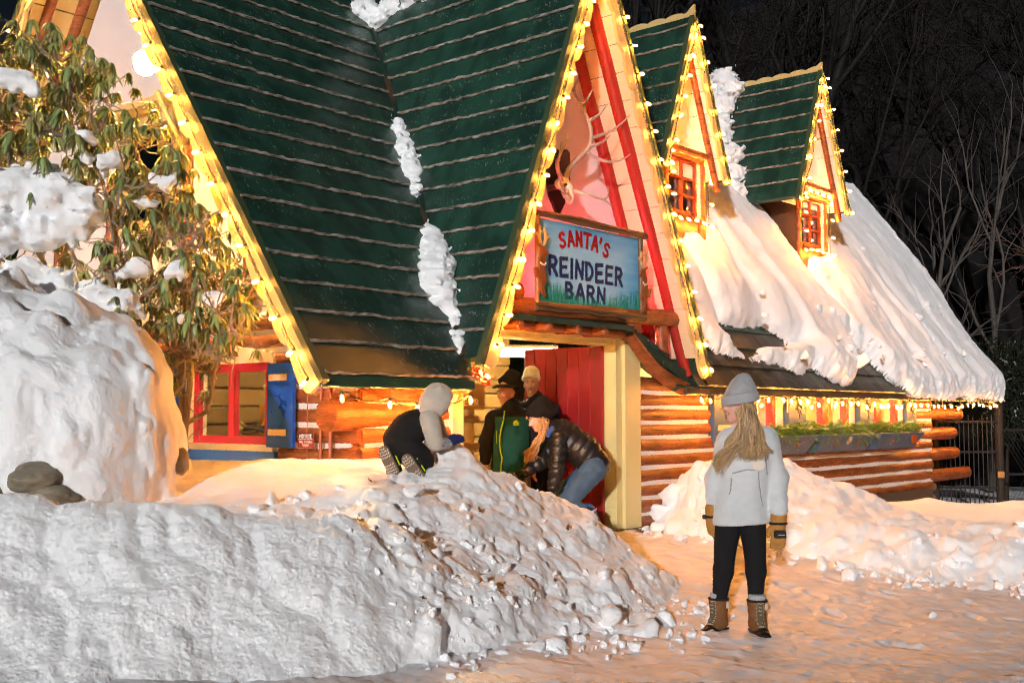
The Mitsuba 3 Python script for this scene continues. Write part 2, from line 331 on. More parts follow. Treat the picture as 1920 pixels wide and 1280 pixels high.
for k in range(12):     # soffit boards of the left overhang and rafters
    z = 3.6 + 0.28 * k
    putc('soffit_board', bw(slab([(TL + 0.05, 2 * RO - orf(z + 0.012), z + 0.012), (TG + 0.1, 2 * RO - orf(z + 0.012), z + 0.012), (TG + 0.1, 2 * RO - orf(z + 0.28), z + 0.28), (TL + 0.05, 2 * RO - orf(z + 0.28), z + 0.28)], nB, -0.115, -0.092)), CREAM, 'satin', False, parent=main)
for t, r in ((-4.40, 0.055), (-4.06, 0.06)):
    put('rafter', bw(logm((t, 2 * RO - orf(2.4) - 0.03, 2.4 - 0.2), (t, RO - 0.08, RZ - 0.32), r, int(-t * 100))), 'mat_log', 40, parent=main)
# snowy underside logs (purlin ends) below the left eave
for t, r, z in ((-3.72, 0.165, 1.72), (-3.30, 0.125, 1.72), (-3.12, 0.085, 1.64), (-2.98, 0.13, 1.74)):
    put('purlin', bw(logm((t, -0.1, z), (t, 0.245, z), r, int(-t * 77), sides=16, seg=0.2)), 'mat_log', 40, parent=barn)

# --- rakes: scalloped barge boards
def barge(parent, p0, p1, o, axis, w0=0.10, amp=0.035, period=0.33, side=1, th=0.035, col=CREAM, phase=0.0, green=True, tail=0.0):
    """board along the rake from p0 (eave) to p1 (apex) in the (horizontal, z) plane at depth o; side: which way is inward"""
    p0, p1 = np.asarray(p0, float), np.asarray(p1, float); L = np.linalg.norm(p1 - p0); d = (p1 - p0) / L; nn = np.array([-d[1], d[0]]) * side
    s = np.arange(0, L + 0.02, 0.02); s[-1] = L
    ph = (s / period + phase) % 1.0
    w = w0 + amp * (np.sqrt(np.abs(np.sin(np.pi * ph))) * 1.6 - 0.6 + 0.25 * np.sin(2 * np.pi * ph))
    w = w * np.clip((L - s) / 0.2 + 0.3, 0.3, 1)
    poly = sg.Polygon(np.vstack([p0 + d * s[:, None], (p0 + d * s[:, None] + nn * w[:, None])[::-1]])).buffer(0)
    key = putc('barge_board', bw(extrude(poly, o, o + th, axis)), col, 'satin', 30, parent=parent)
    if green:
        e = sg.Polygon([p0 - nn * 0.055 - d * 0.02, p0 - d * 0.02, p1 + d * 0.02, p1 + d * 0.02 - nn * 0.055])
        putc('rake_edge', bw(extrude(e, o - 0.02, o + th + 0.012, axis)), (0.05, 0.075, 0.035), 'satin', 30, parent=parent)
    return key
barge(main, (EO + 0.01, EZ - 0.06), (RO, RZ - 0.075), TL - 0.03, 'oz', 0.17, 0.035, 0.46, 1)
barge(main, (2 * RO - EO - 0.01, EZ - 0.06), (RO, RZ - 0.075), TL - 0.03, 'oz', 0.15, 0.035, 0.46, -1)
barge(main, (EO, EZ - 0.06), (RO, RZ - 0.075), TR, 'oz', 0.12, 0.02, 0.33, 1)

# --- front gable: roof, gable wall, soffits, poles
nL, nR = np.array([-CLS, 0, 1.0]), np.array([CRS, 0, 1.0]); nL, nR = nL / np.linalg.norm(nL), nR / np.linalg.norm(nR)
fg = put('gable_roof', bw(cat([slab([(ctl(CE), CO - 0.01, CE), (ctl(CE), orf(CE), CE), (CT, orf(CZ), CZ), (CT, CO - 0.01, CZ)], nL, -0.07, 0.0),
      slab([(ctr(CE), CO - 0.01, CE), (ctr(CE), orf(CE), CE), (CT, orf(CZ), CZ), (CT, CO - 0.01, CZ)], nR, -0.07, 0.0)])), 'mat_roof', False, parent=barn)
roof_rows(fg, nL, CE, CZ - 0.03, 0.247, lambda z: (ctl(z), orf(z) + 0.03, z), lambda z: (ctl(z), CO, z), seed=100)
roof_rows(fg, nR, CE, CZ - 0.03, 0.494, lambda z: (ctr(z), CO, z), lambda z: (ctr(z), orf(z), z), seed=100, seam=False)
barge(fg, (ctl(CE - 0.05), CE - 0.05), (CT, CZ - 0.05), CO, 'tz', 0.125, 0.04, 0.40, -1)
barge(fg, (ctr(CE - 0.05), CE - 0.05), (CT, CZ - 0.05), CO, 'tz', 0.115, 0.03, 0.40, 1)
GO = -0.10
putc('gable_panel', bw(extrude(sg.Polygon([(ctl(2.3) + 0.2, 2.3), (ctr(2.3) - 0.06, 2.3), (CT + 0.03, CZ - 0.2), (ctl(2.7) + 0.09, 2.7)]), GO - 0.08, GO, 'tz')), (0.74, 0.68, 0.70), 'matte', False, parent=fg)
for k in range(16):
    z = 2.1 + 0.262 * k; za = z + 0.006; zb = z + 0.262
    putc('soffit_board', bw(slab([(ctr(za), GO - 0.3, za), (ctr(za), CO - 0.002, za), (ctr(zb), CO - 0.002, zb), (ctr(zb), GO - 0.3, zb)], nR, -0.10, -0.072)), (0.72, 0.56, 0.36), 'matte', False, parent=fg)
def on_soffit(o, z, r): return np.array([ctr(z), o, z]) - nR * (0.10 + r)
RPOLE = lambda v: np.array((0.34, 0.022, 0.014)) * (0.7 + 0.6 * meshkit.noise(v * [20, 20, 7], 3)[:, None])
putc('gable_pole', bw(logm(on_soffit(0.25, 1.95, 0.055) + [0.10, 0, 0], on_soffit(0.25, 6.0, 0.055), 0.066, 31, rough=0.1)), RPOLE, 'satin', 40, parent=fg)
putc('gable_pole', bw(logm(on_soffit(-0.05, 2.3, 0.05), on_soffit(-0.05, 5.8, 0.045), 0.06, 32, rough=0.1)), RPOLE, 'satin', 40, parent=fg)
put('tie_beam', bw(logm((-2.42, 0.26, 2.43), (0.62, 0.26, 2.50), 0.09, 33, rough=0.05, dome=0.6)), 'mat_log', 40, parent=fg)
put('tie_beam', bw(logm((-2.36, -0.2, 2.57), (-2.33, 0.33, 2.57), 0.08, 34, seg=0.2)), 'mat_log', 40, parent=fg)
put('stub_post', bw(logm((0.17, 0.22, 2.06), (0.17, 0.22, 2.44), 0.07, 35, seg=0.2)), 'mat_log', 40, parent=fg)
# ridge board of the front gable
def ridge_board(parent, t, z, o0, o1, h=0.10, amp=0.045, period=0.42, dip=0.0):
    s = np.arange(0, abs(o1 - o0) + 0.02, 0.02); sg_ = np.sign(o1 - o0)
    top = z + h + amp * np.abs(np.sin(np.pi * s / period)) ** 0.7 * 1.0
    top[-6:] += np.linspace(0, 0.07, 6)
    P = np.vstack([np.column_stack([o0 + sg_ * s, top]), [(o1, z - 0.02), (o0, z - 0.02)]])
    putc('ridge_board', bw(extrude(sg.Polygon(P).buffer(0), t - 0.02, t + 0.02, 'oz')), CREAM, 'satin', False, parent=parent)
ridge_board(fg, CT, CZ - 0.02, -2.6, CO)
vz = np.linspace(1.93, 5.9, 24)
putc('valley_flashing', bw(tube(np.column_stack([ctl(vz), orf(vz), vz]) + nF * 0.03, 0.045, 7)), lambda v: np.where(meshkit.noise(v * 3, 8)[:, None] > 0.55, (0.06, 0.035, 0.02), (0.012, 0.03, 0.022)), 'satin', 40, parent=fg)

# --- hood over the door
hd = put('door_hood', bw(cat([slab([(-2.64, -0.05, 2.43), (-0.57, -0.05, 2.43), (-0.57, 0.38, 2.33), (-2.64, 0.38, 2.33)], (0, 0.2, 1), -0.03, 0.02),
      slab([(-0.57, -0.05, 2.42), (0.66, -0.05, 1.86), (0.66, 0.28, 1.815), (-0.57, 0.28, 2.35)], (0.45, 0.1, 1), -0.05, 0.02)])), 'mat_roof', False, parent=barn)
hs = np.random.default_rng(17)
for i in range(7):
    for j in range(3):
        t0 = -0.59 + 0.185 * i; a = lambda t: 2.34 - (t + 0.57) * 0.43
        o0 = 0.30 - 0.15 * j - hs.uniform(0, 0.05)
        putc('hood_shingle', bw(slab([(t0, o0 - 0.22, a(t0) + 0.06), (t0 + 0.2, o0 - 0.22, a(t0 + 0.2) + 0.06), (t0 + 0.2, o0, a(t0 + 0.2)), (t0, o0, a(t0))], (0.45, 0.1, 1), 0.02, [0.05, 0.075, 0.075, 0.05])), np.array((0.014, 0.03, 0.024)) * hs.uniform(0.6, 1.4), 'satin', False, parent=hd)
for t in (-2.74, -2.34, -1.92, -1.47, -1.03):
    put('rafter_end', bw(logm((t, -0.15, 2.31), (t, 0.34, 2.265), 0.066, int(-t * 10), r1=0.05, dome=0.8, seg=0.2)), 'mat_log', 40, parent=hd)
put('hood_beam', bw(logm((-2.62, 0.18, 2.285), (-0.42, 0.18, 2.285), 0.05, 61)), 'mat_log', 40, parent=hd)
s = np.linspace(0, 1, 9)
put('brace', bw(tube(np.column_stack([-0.48 + 1.06 * s, 0.25 + 0 * s, 2.27 - 0.53 * s + 0.10 * np.sin(np.pi * s) * -1 - 0.0 * s]), np.linspace(0.06, 0.085, 9), 10)), 'mat_log', 40, parent=hd)
# --- door frame and red leaf
df = thing(barn + '__door_frame', None, None)
YEL = (0.72, 0.60, 0.27)
putc('jamb', bw(box((-0.31, -0.26, 0.2), (-0.015, 0.075, 2.27), 0.006)), YEL, 'satin', False, parent=df)
putc('jamb', bw(box((-0.42, -0.27, 0.2), (-0.312, 0.035, 2.26), 0.006)), YEL, 'satin', False, parent=df)
putc('jamb', bw(box((-2.95, -0.26, 0.2), (-2.80, 0.085, 2.02), 0.006)), (0.75, 0.62, 0.42), 'satin', False, parent=df)
putc('lintel', bw(extrude(sg.Polygon([(-2.74, 2.23), (-0.1, 2.23), (0.0, 2.33), (0, 2.1), (0.0, 2.1), (0.0, 2.42), (-2.50, 2.42), (-2.66, 2.30)]).buffer(0), -0.26, 0.078, 'tz')), YEL, 'satin', False, parent=df)
putc('lintel', bw(box((-2.80, -0.24, 2.18), (-0.44, 0.02, 2.229), 0.005)), YEL, 'satin', False, parent=df)
dl = thing(barn + '__door', 'red plank door leaf standing open at the right of the entrance', None)
hinge = bp(-0.46, -0.10, 0); far = np.array([0.25, 12.4]); dv = far - hinge[:2]; W_ = np.linalg.norm(dv); dv = dv / W_; W_ = 1.05; pn = np.array([dv[1], -dv[0]])
for i in range(7):
    a, b = W_ / 7 * i + 0.003, W_ / 7 * (i + 1) - 0.003
    m = box((a, -0.022, 0.30), (b, 0.022, 2.17), 0.006); v = m.vertices; p = hinge[:2] + v[:, :1] * dv + v[:, 1:2] * pn
    putc('plank', tm(np.column_stack([p, v[:, 2]]), m.faces), np.array(REDP) * (1 + 0.1 * (i % 3 - 1)), 'satin', False, parent=dl)
m = box((0.0, -0.012, 0.30), (W_, 0.012, 2.17)); v = m.vertices; p = hinge[:2] + v[:, :1] * dv + v[:, 1:2] * pn
putc('backing', tm(np.column_stack([p, v[:, 2]]), m.faces), np.array(REDP) * 1.6, 'satin', False, parent=dl)

# --- room seen through the door and the left window
WOOD = (0.20, 0.115, 0.04)
rm = putc('room_wall', bw(cat([box((-3.78, -2.75, 0.26), (0.9, -2.6, 2.45))])), np.array(WOOD) * 0.5, 'matte', False, parent=barn)
for k in range(12):
    putc('plank', bw(box((-3.78, -2.6, 0.28 + 0.18 * k), (0.9, -2.565 - 0.01 * (k % 2), 0.445 + 0.18 * k), 0.01)), np.array(WOOD) * (0.8 + 0.12 * (k % 4)), 'matte', False, parent=rm)
cl = putc('ceiling', bw(box((TG + 0.2, -2.6, 2.52), (1.0, -0.5, 2.56))), (0.30, 0.22, 0.10), 'matte', False, parent=barn)
for k in range(6):
    put('beam', bw(logm((-3.3 + 0.62 * k, -2.6, 2.40), (-3.3 + 0.62 * k, -0.42, 2.40), 0.06, 70 + k)), 'mat_log', 40, parent=cl)
# --- dormers
def dormer(tl, tr, ta, ze, za, of, seed):
    key = thing(barn + '__dormer', None, None)
    sl_, sr_ = (za - ze) / (ta - tl), (za - ze) / (tr - ta)
    lt, rt = (lambda z: ta - (za - z) / sl_), (lambda z: ta + (za - z) / sr_)
    nl, nr = np.array([-sl_, 0, 1.0]), np.array([sr_, 0, 1.0]); nl, nr = nl / np.linalg.norm(nl), nr / np.linalg.norm(nr)
    put('roof', bw(cat([slab([(tl, of, ze), (tl, orf(ze) - 0.2, ze), (ta, orf(za) - 0.2, za), (ta, of, za)], nl, -0.05, 0.0),
        slab([(tr, of, ze), (tr, orf(ze) - 0.2, ze), (ta, orf(za) - 0.2, za), (ta, of, za)], nr, -0.05, 0.0)])), 'mat_roof', False, parent=key)
    roof_rows(key, nl, ze, za - 0.03, 0.262, lambda z: (lt(z), orf(z) - 0.1, z), lambda z: (lt(z), of + 0.01, z), seed=seed)
    roof_rows(key, nr, ze, za - 0.03, 0.524, lambda z: (rt(z), of + 0.01, z), lambda z: (rt(z), orf(z) - 0.1, z), seed=seed, seam=False)
    barge(key, (lt(ze - 0.04), ze - 0.04), (ta, za - 0.04), of, 'tz', 0.085, 0.025, 0.30, -1, 0.03)
    barge(key, (rt(ze - 0.04), ze - 0.04), (ta, za - 0.04), of, 'tz', 0.085, 0.025, 0.30, 1, 0.03)
    ridge_board(key, ta, za - 0.03, orf(za) + 0.1, of + 0.03, 0.075, 0.03, 0.28)
    wo = of - 0.30; w0, w1 = ta - 0.22, ta + 0.64; z0, z1 = 3.70, 4.74
    putc('gable_panel', bw(extrude(sg.Polygon([(lt(ze) + 0.04, ze), (rt(ze) - 0.04, ze), (ta, za - 0.1)]), wo - 0.05, wo - 0.012, 'tz')), (0.74, 0.70, 0.70), 'matte', False, parent=key)
    for k in range(6):
        z = ze + 0.02 + 0.27 * k
        putc('soffit_board', bw(slab([(rt(z + 0.006), wo - 0.01, z + 0.006), (rt(z + 0.006), of - 0.002, z + 0.006), (rt(z + 0.27), of - 0.002, z + 0.27), (rt(z + 0.27), wo - 0.01, z + 0.27)], nr, -0.075, -0.052)), (0.72, 0.62, 0.55), 'matte', False, parent=key)
    q = lambda z: np.array([rt(z), of - 0.10, z]) - nr * 0.115
    put('pole', bw(logm(q(ze - 0.1), q(za - 0.35), 0.042, seed)), 'mat_log', 40, parent=key)
    put('tie', bw(logm((ta - 0.35, of - 0.12, ze + 0.28), (rt(ze + 0.28) - 0.03, of - 0.12, ze + 0.28), 0.04, seed + 1)), 'mat_log', 40, parent=key)
    # window bay
    wt = w0 + 0.0
    putc('bay', bw(cat([box((wt, wo - 0.9, z0 - 1.0), (w1, wo - 0.35, z1)), box((wt, wo - 0.35, z0 - 0.9), (w1, wo - 0.0, z0 + 0.30)), box((wt, wo - 0.35, z0 + 0.28), (wt + 0.05, wo - 0.01, z1)), box((w1 - 0.05, wo - 0.35, z0 + 0.28), (w1, wo - 0.01, z1)), box((wt, wo - 0.35, z1 - 0.05), (w1, wo - 0.01, z1))])), (0.09, 0.040, 0.018), 'satin', False, parent=key)
    win = thing(key + '__window', None, None)
    f0, f1, g0, g1 = w0 + 0.02, w1 - 0.14, z0 + 0.30, z1 - 0.04
    mid = (f0 + f1) / 2
    fr = sg.box(f0, g0, f1, g1)
    for a in range(2):
        for b in range(3):
            fr = fr.difference(sg.box(f0 + 0.04 + a * (f1 - f0 - 0.05) / 2, g0 + 0.04 + b * (g1 - g0 - 0.05) / 3, f0 + 0.03 + (a + 1) * (f1 - f0 - 0.05) / 2 - 0.012, g0 + 0.03 + (b + 1) * (g1 - g0 - 0.05) / 3 - 0.012))
    putc('window_frame', bw(extrude(fr, wo - 0.02, wo + 0.03, 'tz')), (0.22, 0.035, 0.014), 'satin', False, parent=key)
    put('window_pane', bw(box((f0, wo - 0.035, g0), (f1, wo - 0.03, g1))), 'mat_glass', False, parent=key)
    putc('window_trim', bw(box((f1 + 0.004, wo - 0.02, g0 - 0.02), (w1 - 0.055, wo + 0.035, g1 + 0.02), 0.005)), (0.76, 0.70, 0.62), 'satin', False, parent=key)
    put('corner_post', bw(logm((w1 - 0.005, wo + 0.02, z0), (w1 - 0.005, wo + 0.02, z1 + 0.05), 0.05, seed + 2)), 'mat_log', 40, parent=key)
    put('corner_post', bw(logm((w0, wo + 0.02, z0), (w0, wo + 0.02, z1), 0.04, seed + 3)), 'mat_log', 40, parent=key)
    put('head_log', bw(logm((w0 - 0.05, wo + 0.04, z1 + 0.02), (w1 + 0.05, wo + 0.04, z1 + 0.0), 0.045, seed + 4)), 'mat_log', 40, parent=key)
    return key, lt, rt, wo, w0, w1, z0, z1
DM1 = (1.19, 2.69, 1.90, 4.48, 6.45, -0.4); DM2 = (4.74, 6.38, 5.53, 4.58, 6.61, -0.4)
d1 = dormer(*DM1, 300); d2 = dormer(*DM2, 400)
# ---------------------------------------------------------------- strings of warm bulbs
prof = np.array([(0, 0.0), (0.006, 0.004), (0.011, 0.014), (0.0145, 0.028), (0.013, 0.042), (0.008, 0.052), (0.0, 0.057)])
_b = trimesh.creation.revolve(prof, sections=10)
BULB_PLY = mikit.ply(_b, None, True)
SOCKET = trimesh.creation.cylinder(0.011, 0.03, sections=8)

def frame_to(d):
    d = np.asarray(d, float) / np.linalg.norm(d); a = np.cross(d, [0.3, 0.9, 0.2]); a /= np.linalg.norm(a); b = np.cross(d, a)
    M = np.eye(4); M[:3, 0], M[:3, 1], M[:3, 2] = a, b, d
    return M

def string(name, label, pts, dirs, rad=1.0, size=1.0, wire=None, group=None, sag=0.03):
    """a string of bulbs: wire, sockets and bulbs that each are a part. pts and dirs in world coordinates"""
    key = thing(name, label, 'string lights', group)
    pts = np.asarray(pts, float); dirs = np.asarray(dirs, float); dirs = dirs / np.linalg.norm(dirs, axis=1, keepdims=True)
    W = []
    for i in range(len(pts) - 1):
        s = np.linspace(0, 1, 5)[:-1, None]
        a, b = pts[i] - dirs[i] * 0.03, pts[i + 1] - dirs[i + 1] * 0.03
        W.append(a + (b - a) * s - np.array([0, 0, 1]) * sag * 4 * s * (1 - s))
    W.append(pts[-1:] - dirs[-1:] * 0.03)
    soc = []
    for p, d in zip(pts, dirs):
        M = frame_to(d); M[:3, 3] = p - d * 0.014; c = SOCKET.copy(); c.apply_transform(M); soc.append(c)
    putc('wire', tube(np.vstack(W), 0.0045, 5), (0.02, 0.03, 0.02), 'satin', parent=key)
    putc('sockets', cat(soc), (0.02, 0.03, 0.02), 'satin', parent=key, kind='stuff')
    for p, d in zip(pts, dirs):
        M = frame_to(d); M[:3, :3] *= size; M[:3, 3] = p
        k = uniq(key + '__bulb')
        scene[k] = {**BULB_PLY, 'to_world': T(M), 'bsdf': {'type': 'ref', 'id': 'mat_gloss_white'},
                    'emitter': {'type': 'area', 'radiance': rgb(BULB * rad * rng.uniform(0.85, 1.15))}}
    return key
scene['mat_gloss_white'] = {'type': 'diffuse', 'reflectance': rgb((0.4, 0.3, 0.15))}
wv = lambda t, o, z: t * np.array([*U, 0]) + o * np.array([*N, 0]) + z * np.array([0, 0, 1.0])
g = np.random.default_rng(21)
jit = lambda d, a=0.25: np.asarray(d, float) + g.normal(0, a, 3)

# left gable, right-hand rake
zz = np.array([1.70, 1.93, 2.20, 2.50, 2.80, 3.08, 3.36, 3.66, 3.95, 4.23, 4.50, 4.76, 5.03, 5.3, 5.6, 5.9])
string('string_lights', 'warm bulb string down the right rake of the left gable behind the bush', [bp(TL - 0.085, orf(z) - 0.13, z - 0.0) for z in zz], [jit(wv(-0.9, -0.7, -0.5)) for z in zz])
zz = np.array([4.3, 4.6, 4.9, 5.2, 5.5, 5.8])
string('string_lights', 'warm bulb string down the left rake of the left gable in the top left corner', [bp(TL - 0.085, 2 * RO - orf(z) + 0.13, z) for z in zz], [jit(wv(-0.9, 0.7, -0.5)) for z in zz])
# below the left eave
tt = [-4.42, -3.92, -3.62, -3.36, -2.98]
string('string_lights', 'warm bulbs on a sagging wire under the left eave above the kneeling child', [bp(t, EO - 0.02, z) for t, z in zip(tt, (1.60, 1.555, 1.525, 1.535, 1.60))], [jit(wv(0, 0.1, -1), 0.1) for t in tt], rad=2.2, sag=0.05)
# front gable
zz = np.linspace(2.05, 6.0, 16)
string('string_lights', 'warm bulb string up the left edge of the tall front gable', [bp(ctl(z) + 0.075, CO + 0.075, z) for z in zz], [jit(wv(0.55, 0.45, -0.25)) for z in zz])
zz = np.linspace(1.96, 6.0, 16)
string('string_lights', 'warm bulb string up the right edge of the tall front gable', [bp(ctr(z) - 0.01, CO + 0.075, z) for z in zz], [jit(wv(0.8, 0.3, -0.15)) for z in zz])
string('string_lights', 'two warm bulbs above the left edge of the barn door', [bp(-2.86, 0.33, 1.83), bp(-2.74, 0.28, 1.80)], [jit(wv(0.6, 0.3, -0.6)) for k in range(2)], rad=2.5)
for (tl, tr, ta, ze, za, of), nm, dm in ((DM1, 'nearer', d1), (DM2, 'farther', d2)):
    lt, rt, wo, w0, w1, z0, z1 = dm[1:]
    za_ = np.linspace(ze + 0.0, za - 0.25, 7)
    pts = [bp(lt(z) + 0.05, of + 0.075, z) for z in za_] + [bp(ta + 0.02, of + 0.08, za - 0.12)] + [bp(rt(z) + 0.0, of + 0.075, z) for z in za_[::-1]]
    string('string_lights', f'warm bulb string round the gable edge of the {nm} dormer', pts, [jit(wv(0.3 if i < 8 else 0.8, 0.4, -0.2)) for i in range(len(pts))])
    pts = [bp(w0 - 0.02, wo + 0.12, z) for z in np.linspace(z0 + 0.2, z1, 4)] + [bp(t, wo + 0.13, z1 + 0.06) for t in np.linspace(w0 + 0.12, w1 - 0.1, 4)] + [bp(w1 + 0.04, wo + 0.12, z) for z in np.linspace(z1, z0 + 0.2, 4)] + [bp(t, wo + 0.12, z0 + 0.22) for t in np.linspace(w1 - 0.15, w0 + 0.15, 4)]
    string('string_lights', f'warm bulb string framing the window of the {nm} dormer', pts, [jit(wv(0.1, 0.8, -0.5)) for p in pts], rad=0.9)
# right eave: 36 bulbs
tt = np.linspace(0.75, TR - 0.02, 40) + g.normal(0, 0.045, 40)
string('string_lights', 'long dense warm bulb string along the right eave among icicles', [bp(t, EO + 0.03, EZ - 0.135 + g.normal(0, 0.018)) for t in tt], [jit(wv(0, 0.15, -1), 0.15) for t in tt], rad=1.0, sag=0.04)
string('string_lights', 'warm bulbs hanging inside the right windows of the barn', [bp(4.4, -0.5, 1.62), bp(4.95, -0.55, 1.58), bp(6.0, -0.4, 1.62), bp(6.3, -0.45, 1.64), bp(6.75, -0.45, 1.60), bp(6.9, -0.5, 1.45)], [wv(0, 0.2, -1)] * 6, rad=1.6)

# floodlight on the left gable
fl_ = thing('floodlight', 'glaring warm floodlight hung under the right rake of the left gable', 'floodlight')
fc = bp(-4.50, -2.42, 4.72)
h = trimesh.creation.revolve(np.array([(0, 0.13), (0.05, 0.125), (0.10, 0.08), (0.125, 0.0), (0.118, 0.0), (0.09, 0.07), (0.0, 0.11)]), sections=20)
fd = wv(-0.75, 0.35, -0.35); M = frame_to(-fd); M[:3, 3] = fc; h.apply_transform(M)
putc('housing', h, (0.25, 0.24, 0.22), 'metal', parent=fl_)
l = trimesh.creation.icosphere(2, 0.075); v = l.vertices * [1, 1, 0.75]; l = tm(v, l.faces); l.apply_transform(M)
scene[uniq(fl_ + '__bulb')] = {**mikit.ply(l, 'mat_gloss_white', True), 'emitter': {'type': 'area', 'radiance': rgb(FLOOD), 'sampling_weight': 12.0}}
putc('arm', tube([fc - fd * 0.1, fc - fd * 0.18 + [0, 0, 0.1], bp(TG - 0.02, -2.5, 4.98)], 0.014, 6), (0.1, 0.1, 0.1), 'metal', parent=fl_)
# small red lamp behind the sign
rl = thing('red_floodlight', 'small red lamp hidden behind the painted sign, tinting the gable red', 'floodlight')
rc = bp(-1.15, 0.10, 2.66)
h = trimesh.creation.revolve(np.array([(0, 0.07), (0.045, 0.06), (0.06, 0.0), (0.055, 0.0), (0.0, 0.05)]), sections=14); M = frame_to(-wv(0.05, -0.25, 1)); M[:3, 3] = rc; h.apply_transform(M)
putc('housing', h, (0.05, 0.05, 0.05), 'satin', parent=rl)
l = trimesh.creation.icosphere(1, 0.04); l.apply_translation(rc + wv(0.02, -0.03, 0.035))
scene[rl + '__bulb'] = {**mikit.ply(l, 'mat_gloss_white', True), 'emitter': {'type': 'area', 'radiance': rgb(RED * 9), 'sampling_weight': 6.0}}
# tube lamps inside the barn
for i, (t, o, z, lab) in enumerate(((-0.30, -1.55, 2.16, 'white tube lamp hanging under the beams behind the red door'), (-3.55, -1.2, 2.3, 'tube lamp inside the barn above the left window'), (4.5, -1.0, 1.98, 'tube lamp inside the barn behind the right windows'))):
    k = thing('tube_lamp', lab, 'lamp')
    a, b = np.array([t - 0.42, o - 0.25, z]), np.array([t + 0.42, o + 0.25, z])
    if i == 0: a, b = np.array([-0.62, -1.9, z]), np.array([0.15, -1.2, z])
    if i == 2: a, b = np.array([2.2, -0.9, z]), np.array([7.0, -0.9, z])
    putc('case', bw(cat([box((-0.5, -0.07, 0.055), (0.5, 0.07, 0.09))]).apply_transform(np.array([[b[0] - a[0], -(b - a)[1] / np.linalg.norm((b - a)[:2]), 0, (a + b)[0] / 2], [b[1] - a[1], (b - a)[0] / np.linalg.norm((b - a)[:2]), 0, (a + b)[1] / 2], [0, 0, 1, z], [0, 0, 0, 1]]))), (0.6, 0.6, 0.58), 'satin', False, parent=k)
    scene[k + '__tube'] = {**mikit.ply(bw(tube(np.array([a + (b - a) * q for q in np.linspace(0, 1, 5)]), 0.045, 10)), 'mat_gloss_white', True), 'emitter': {'type': 'area', 'radiance': rgb(TUBE * (1.0, 0.4, 0.35)[i]), 'sampling_weight': 8.0}}
# ---------------------------------------------------------------- left window with shutters
lw = thing(barn + '__window', None, None)
wy = TG - 0.075
putc('surround', bw(extrude(sg.Polygon([(-2.36, 1.12), (-1.02, 1.12), (-1.02, 1.93), (-1.06, 1.99), (-1.2, 2.0), (-1.28, 1.98), (-1.36, 2.04), (-1.5, 2.05), (-1.62, 2.09), (-1.78, 2.06), (-1.9, 2.10), (-2.05, 2.06), (-2.2, 2.07), (-2.36, 1.98)]).difference(sg.box(-2.2, 1.2, -1.06, 1.9)), wy - 0.012, TG + 0.05, 'oz')), (0.74, 0.62, 0.46), 'satin', False, parent=lw)
PINK = (0.40, 0.02, 0.045)
putc('sash', bw(extrude(sg.box(-2.2, 1.19, -1.06, 1.905).difference(sg.box(-2.12, 1.26, -1.66, 1.83)).difference(sg.box(-1.56, 1.26, -1.12, 1.83)), wy - 0.02, wy + 0.03, 'oz')), PINK, 'satin', False, parent=lw)
putc('sash_rail', bw(box((wy - 0.035, -1.625, 1.26), (wy - 0.021, -1.56, 1.835), 0.004)), np.array(PINK) * 1.4, 'satin', False, parent=lw)
for a, b in ((-2.12, -1.66), (-1.56, -1.12)): put('pane', bw(box((wy + 0.004, a, 1.26), (wy + 0.008, b, 1.83))), 'mat_glass', False, parent=lw)
def silhouette(s=1.0):
    """a leaping reindeer as a flat outline"""
    body = sa.scale(sg.Point(0, 0).buffer(1), 0.10, 0.05)
    parts = [body, sg.LineString([(0.07, 0.02), (0.13, 0.13)]).buffer(0.028), sg.LineString([(0.12, 0.14), (0.19, 0.12)]).buffer(0.022), sg.LineString([(0.12, 0.15), (0.08, 0.28), (0.12, 0.34)]).buffer(0.009), sg.LineString([(0.1, 0.22), (0.16, 0.3)]).buffer(0.008), sg.LineString([(0.09, 0.27), (0.02, 0.30)]).buffer(0.008),
             sg.LineString([(0.07, -0.02), (0.13, -0.12), (0.08, -0.18)]).buffer(0.014), sg.LineString([(0.05, -0.03), (0.04, -0.2)]).buffer(0.014), sg.LineString([(-0.08, -0.01), (-0.12, -0.13), (-0.19, -0.2)]).buffer(0.016), sg.LineString([(-0.06, -0.02), (-0.05, -0.16), (-0.09, -0.24)]).buffer(0.014), sg.LineString([(-0.09, 0.02), (-0.13, 0.06)]).buffer(0.014)]
    return sa.scale(shapely.union_all(parts), s, s, origin=(0, 0))
def shutter_g(o0, o1, z0, z1):
    k = uniq(lw + '__shutter'); shape = sg.box(o0, z0, o1, z1)
    sil = sa.rotate(sa.translate(silhouette(0.38), (o0 + o1) / 2, (z0 + z1) / 2 + 0.0), 65)
    putc('shutter', bw(extrude(shape.difference(sil), wy - 0.05, wy - 0.015, 'oz')), BLUE, 'satin', False, parent=lw)
    for z in (z1 - 0.15, z0 + 0.1): putc('strap', bw(box((wy - 0.062, max(o0 + 0.03, o1 - 0.33), z), (wy - 0.052, o1 - 0.08, z + 0.055), 0.003)), (0.72, 0.55, 0.33), 'satin', False, parent=k)
    putc('shutter_back', bw(box((wy - 0.013, o0 + 0.02, z0 + 0.02), (wy - 0.005, o1 - 0.02, z1 - 0.02))), (0.03, 0.03, 0.04), 'matte', False, parent=lw)
shutter_g(-1.055, -0.70, 1.17, 1.89); shutter_g(-2.72, -2.35, 1.12, 1.89)
putc('sill_panel', bw(box((wy - 0.02, -2.6, 0.75), (TG + 0.0, -0.98, 1.13), 0.004)), BLUE, 'satin', False, parent=lw)
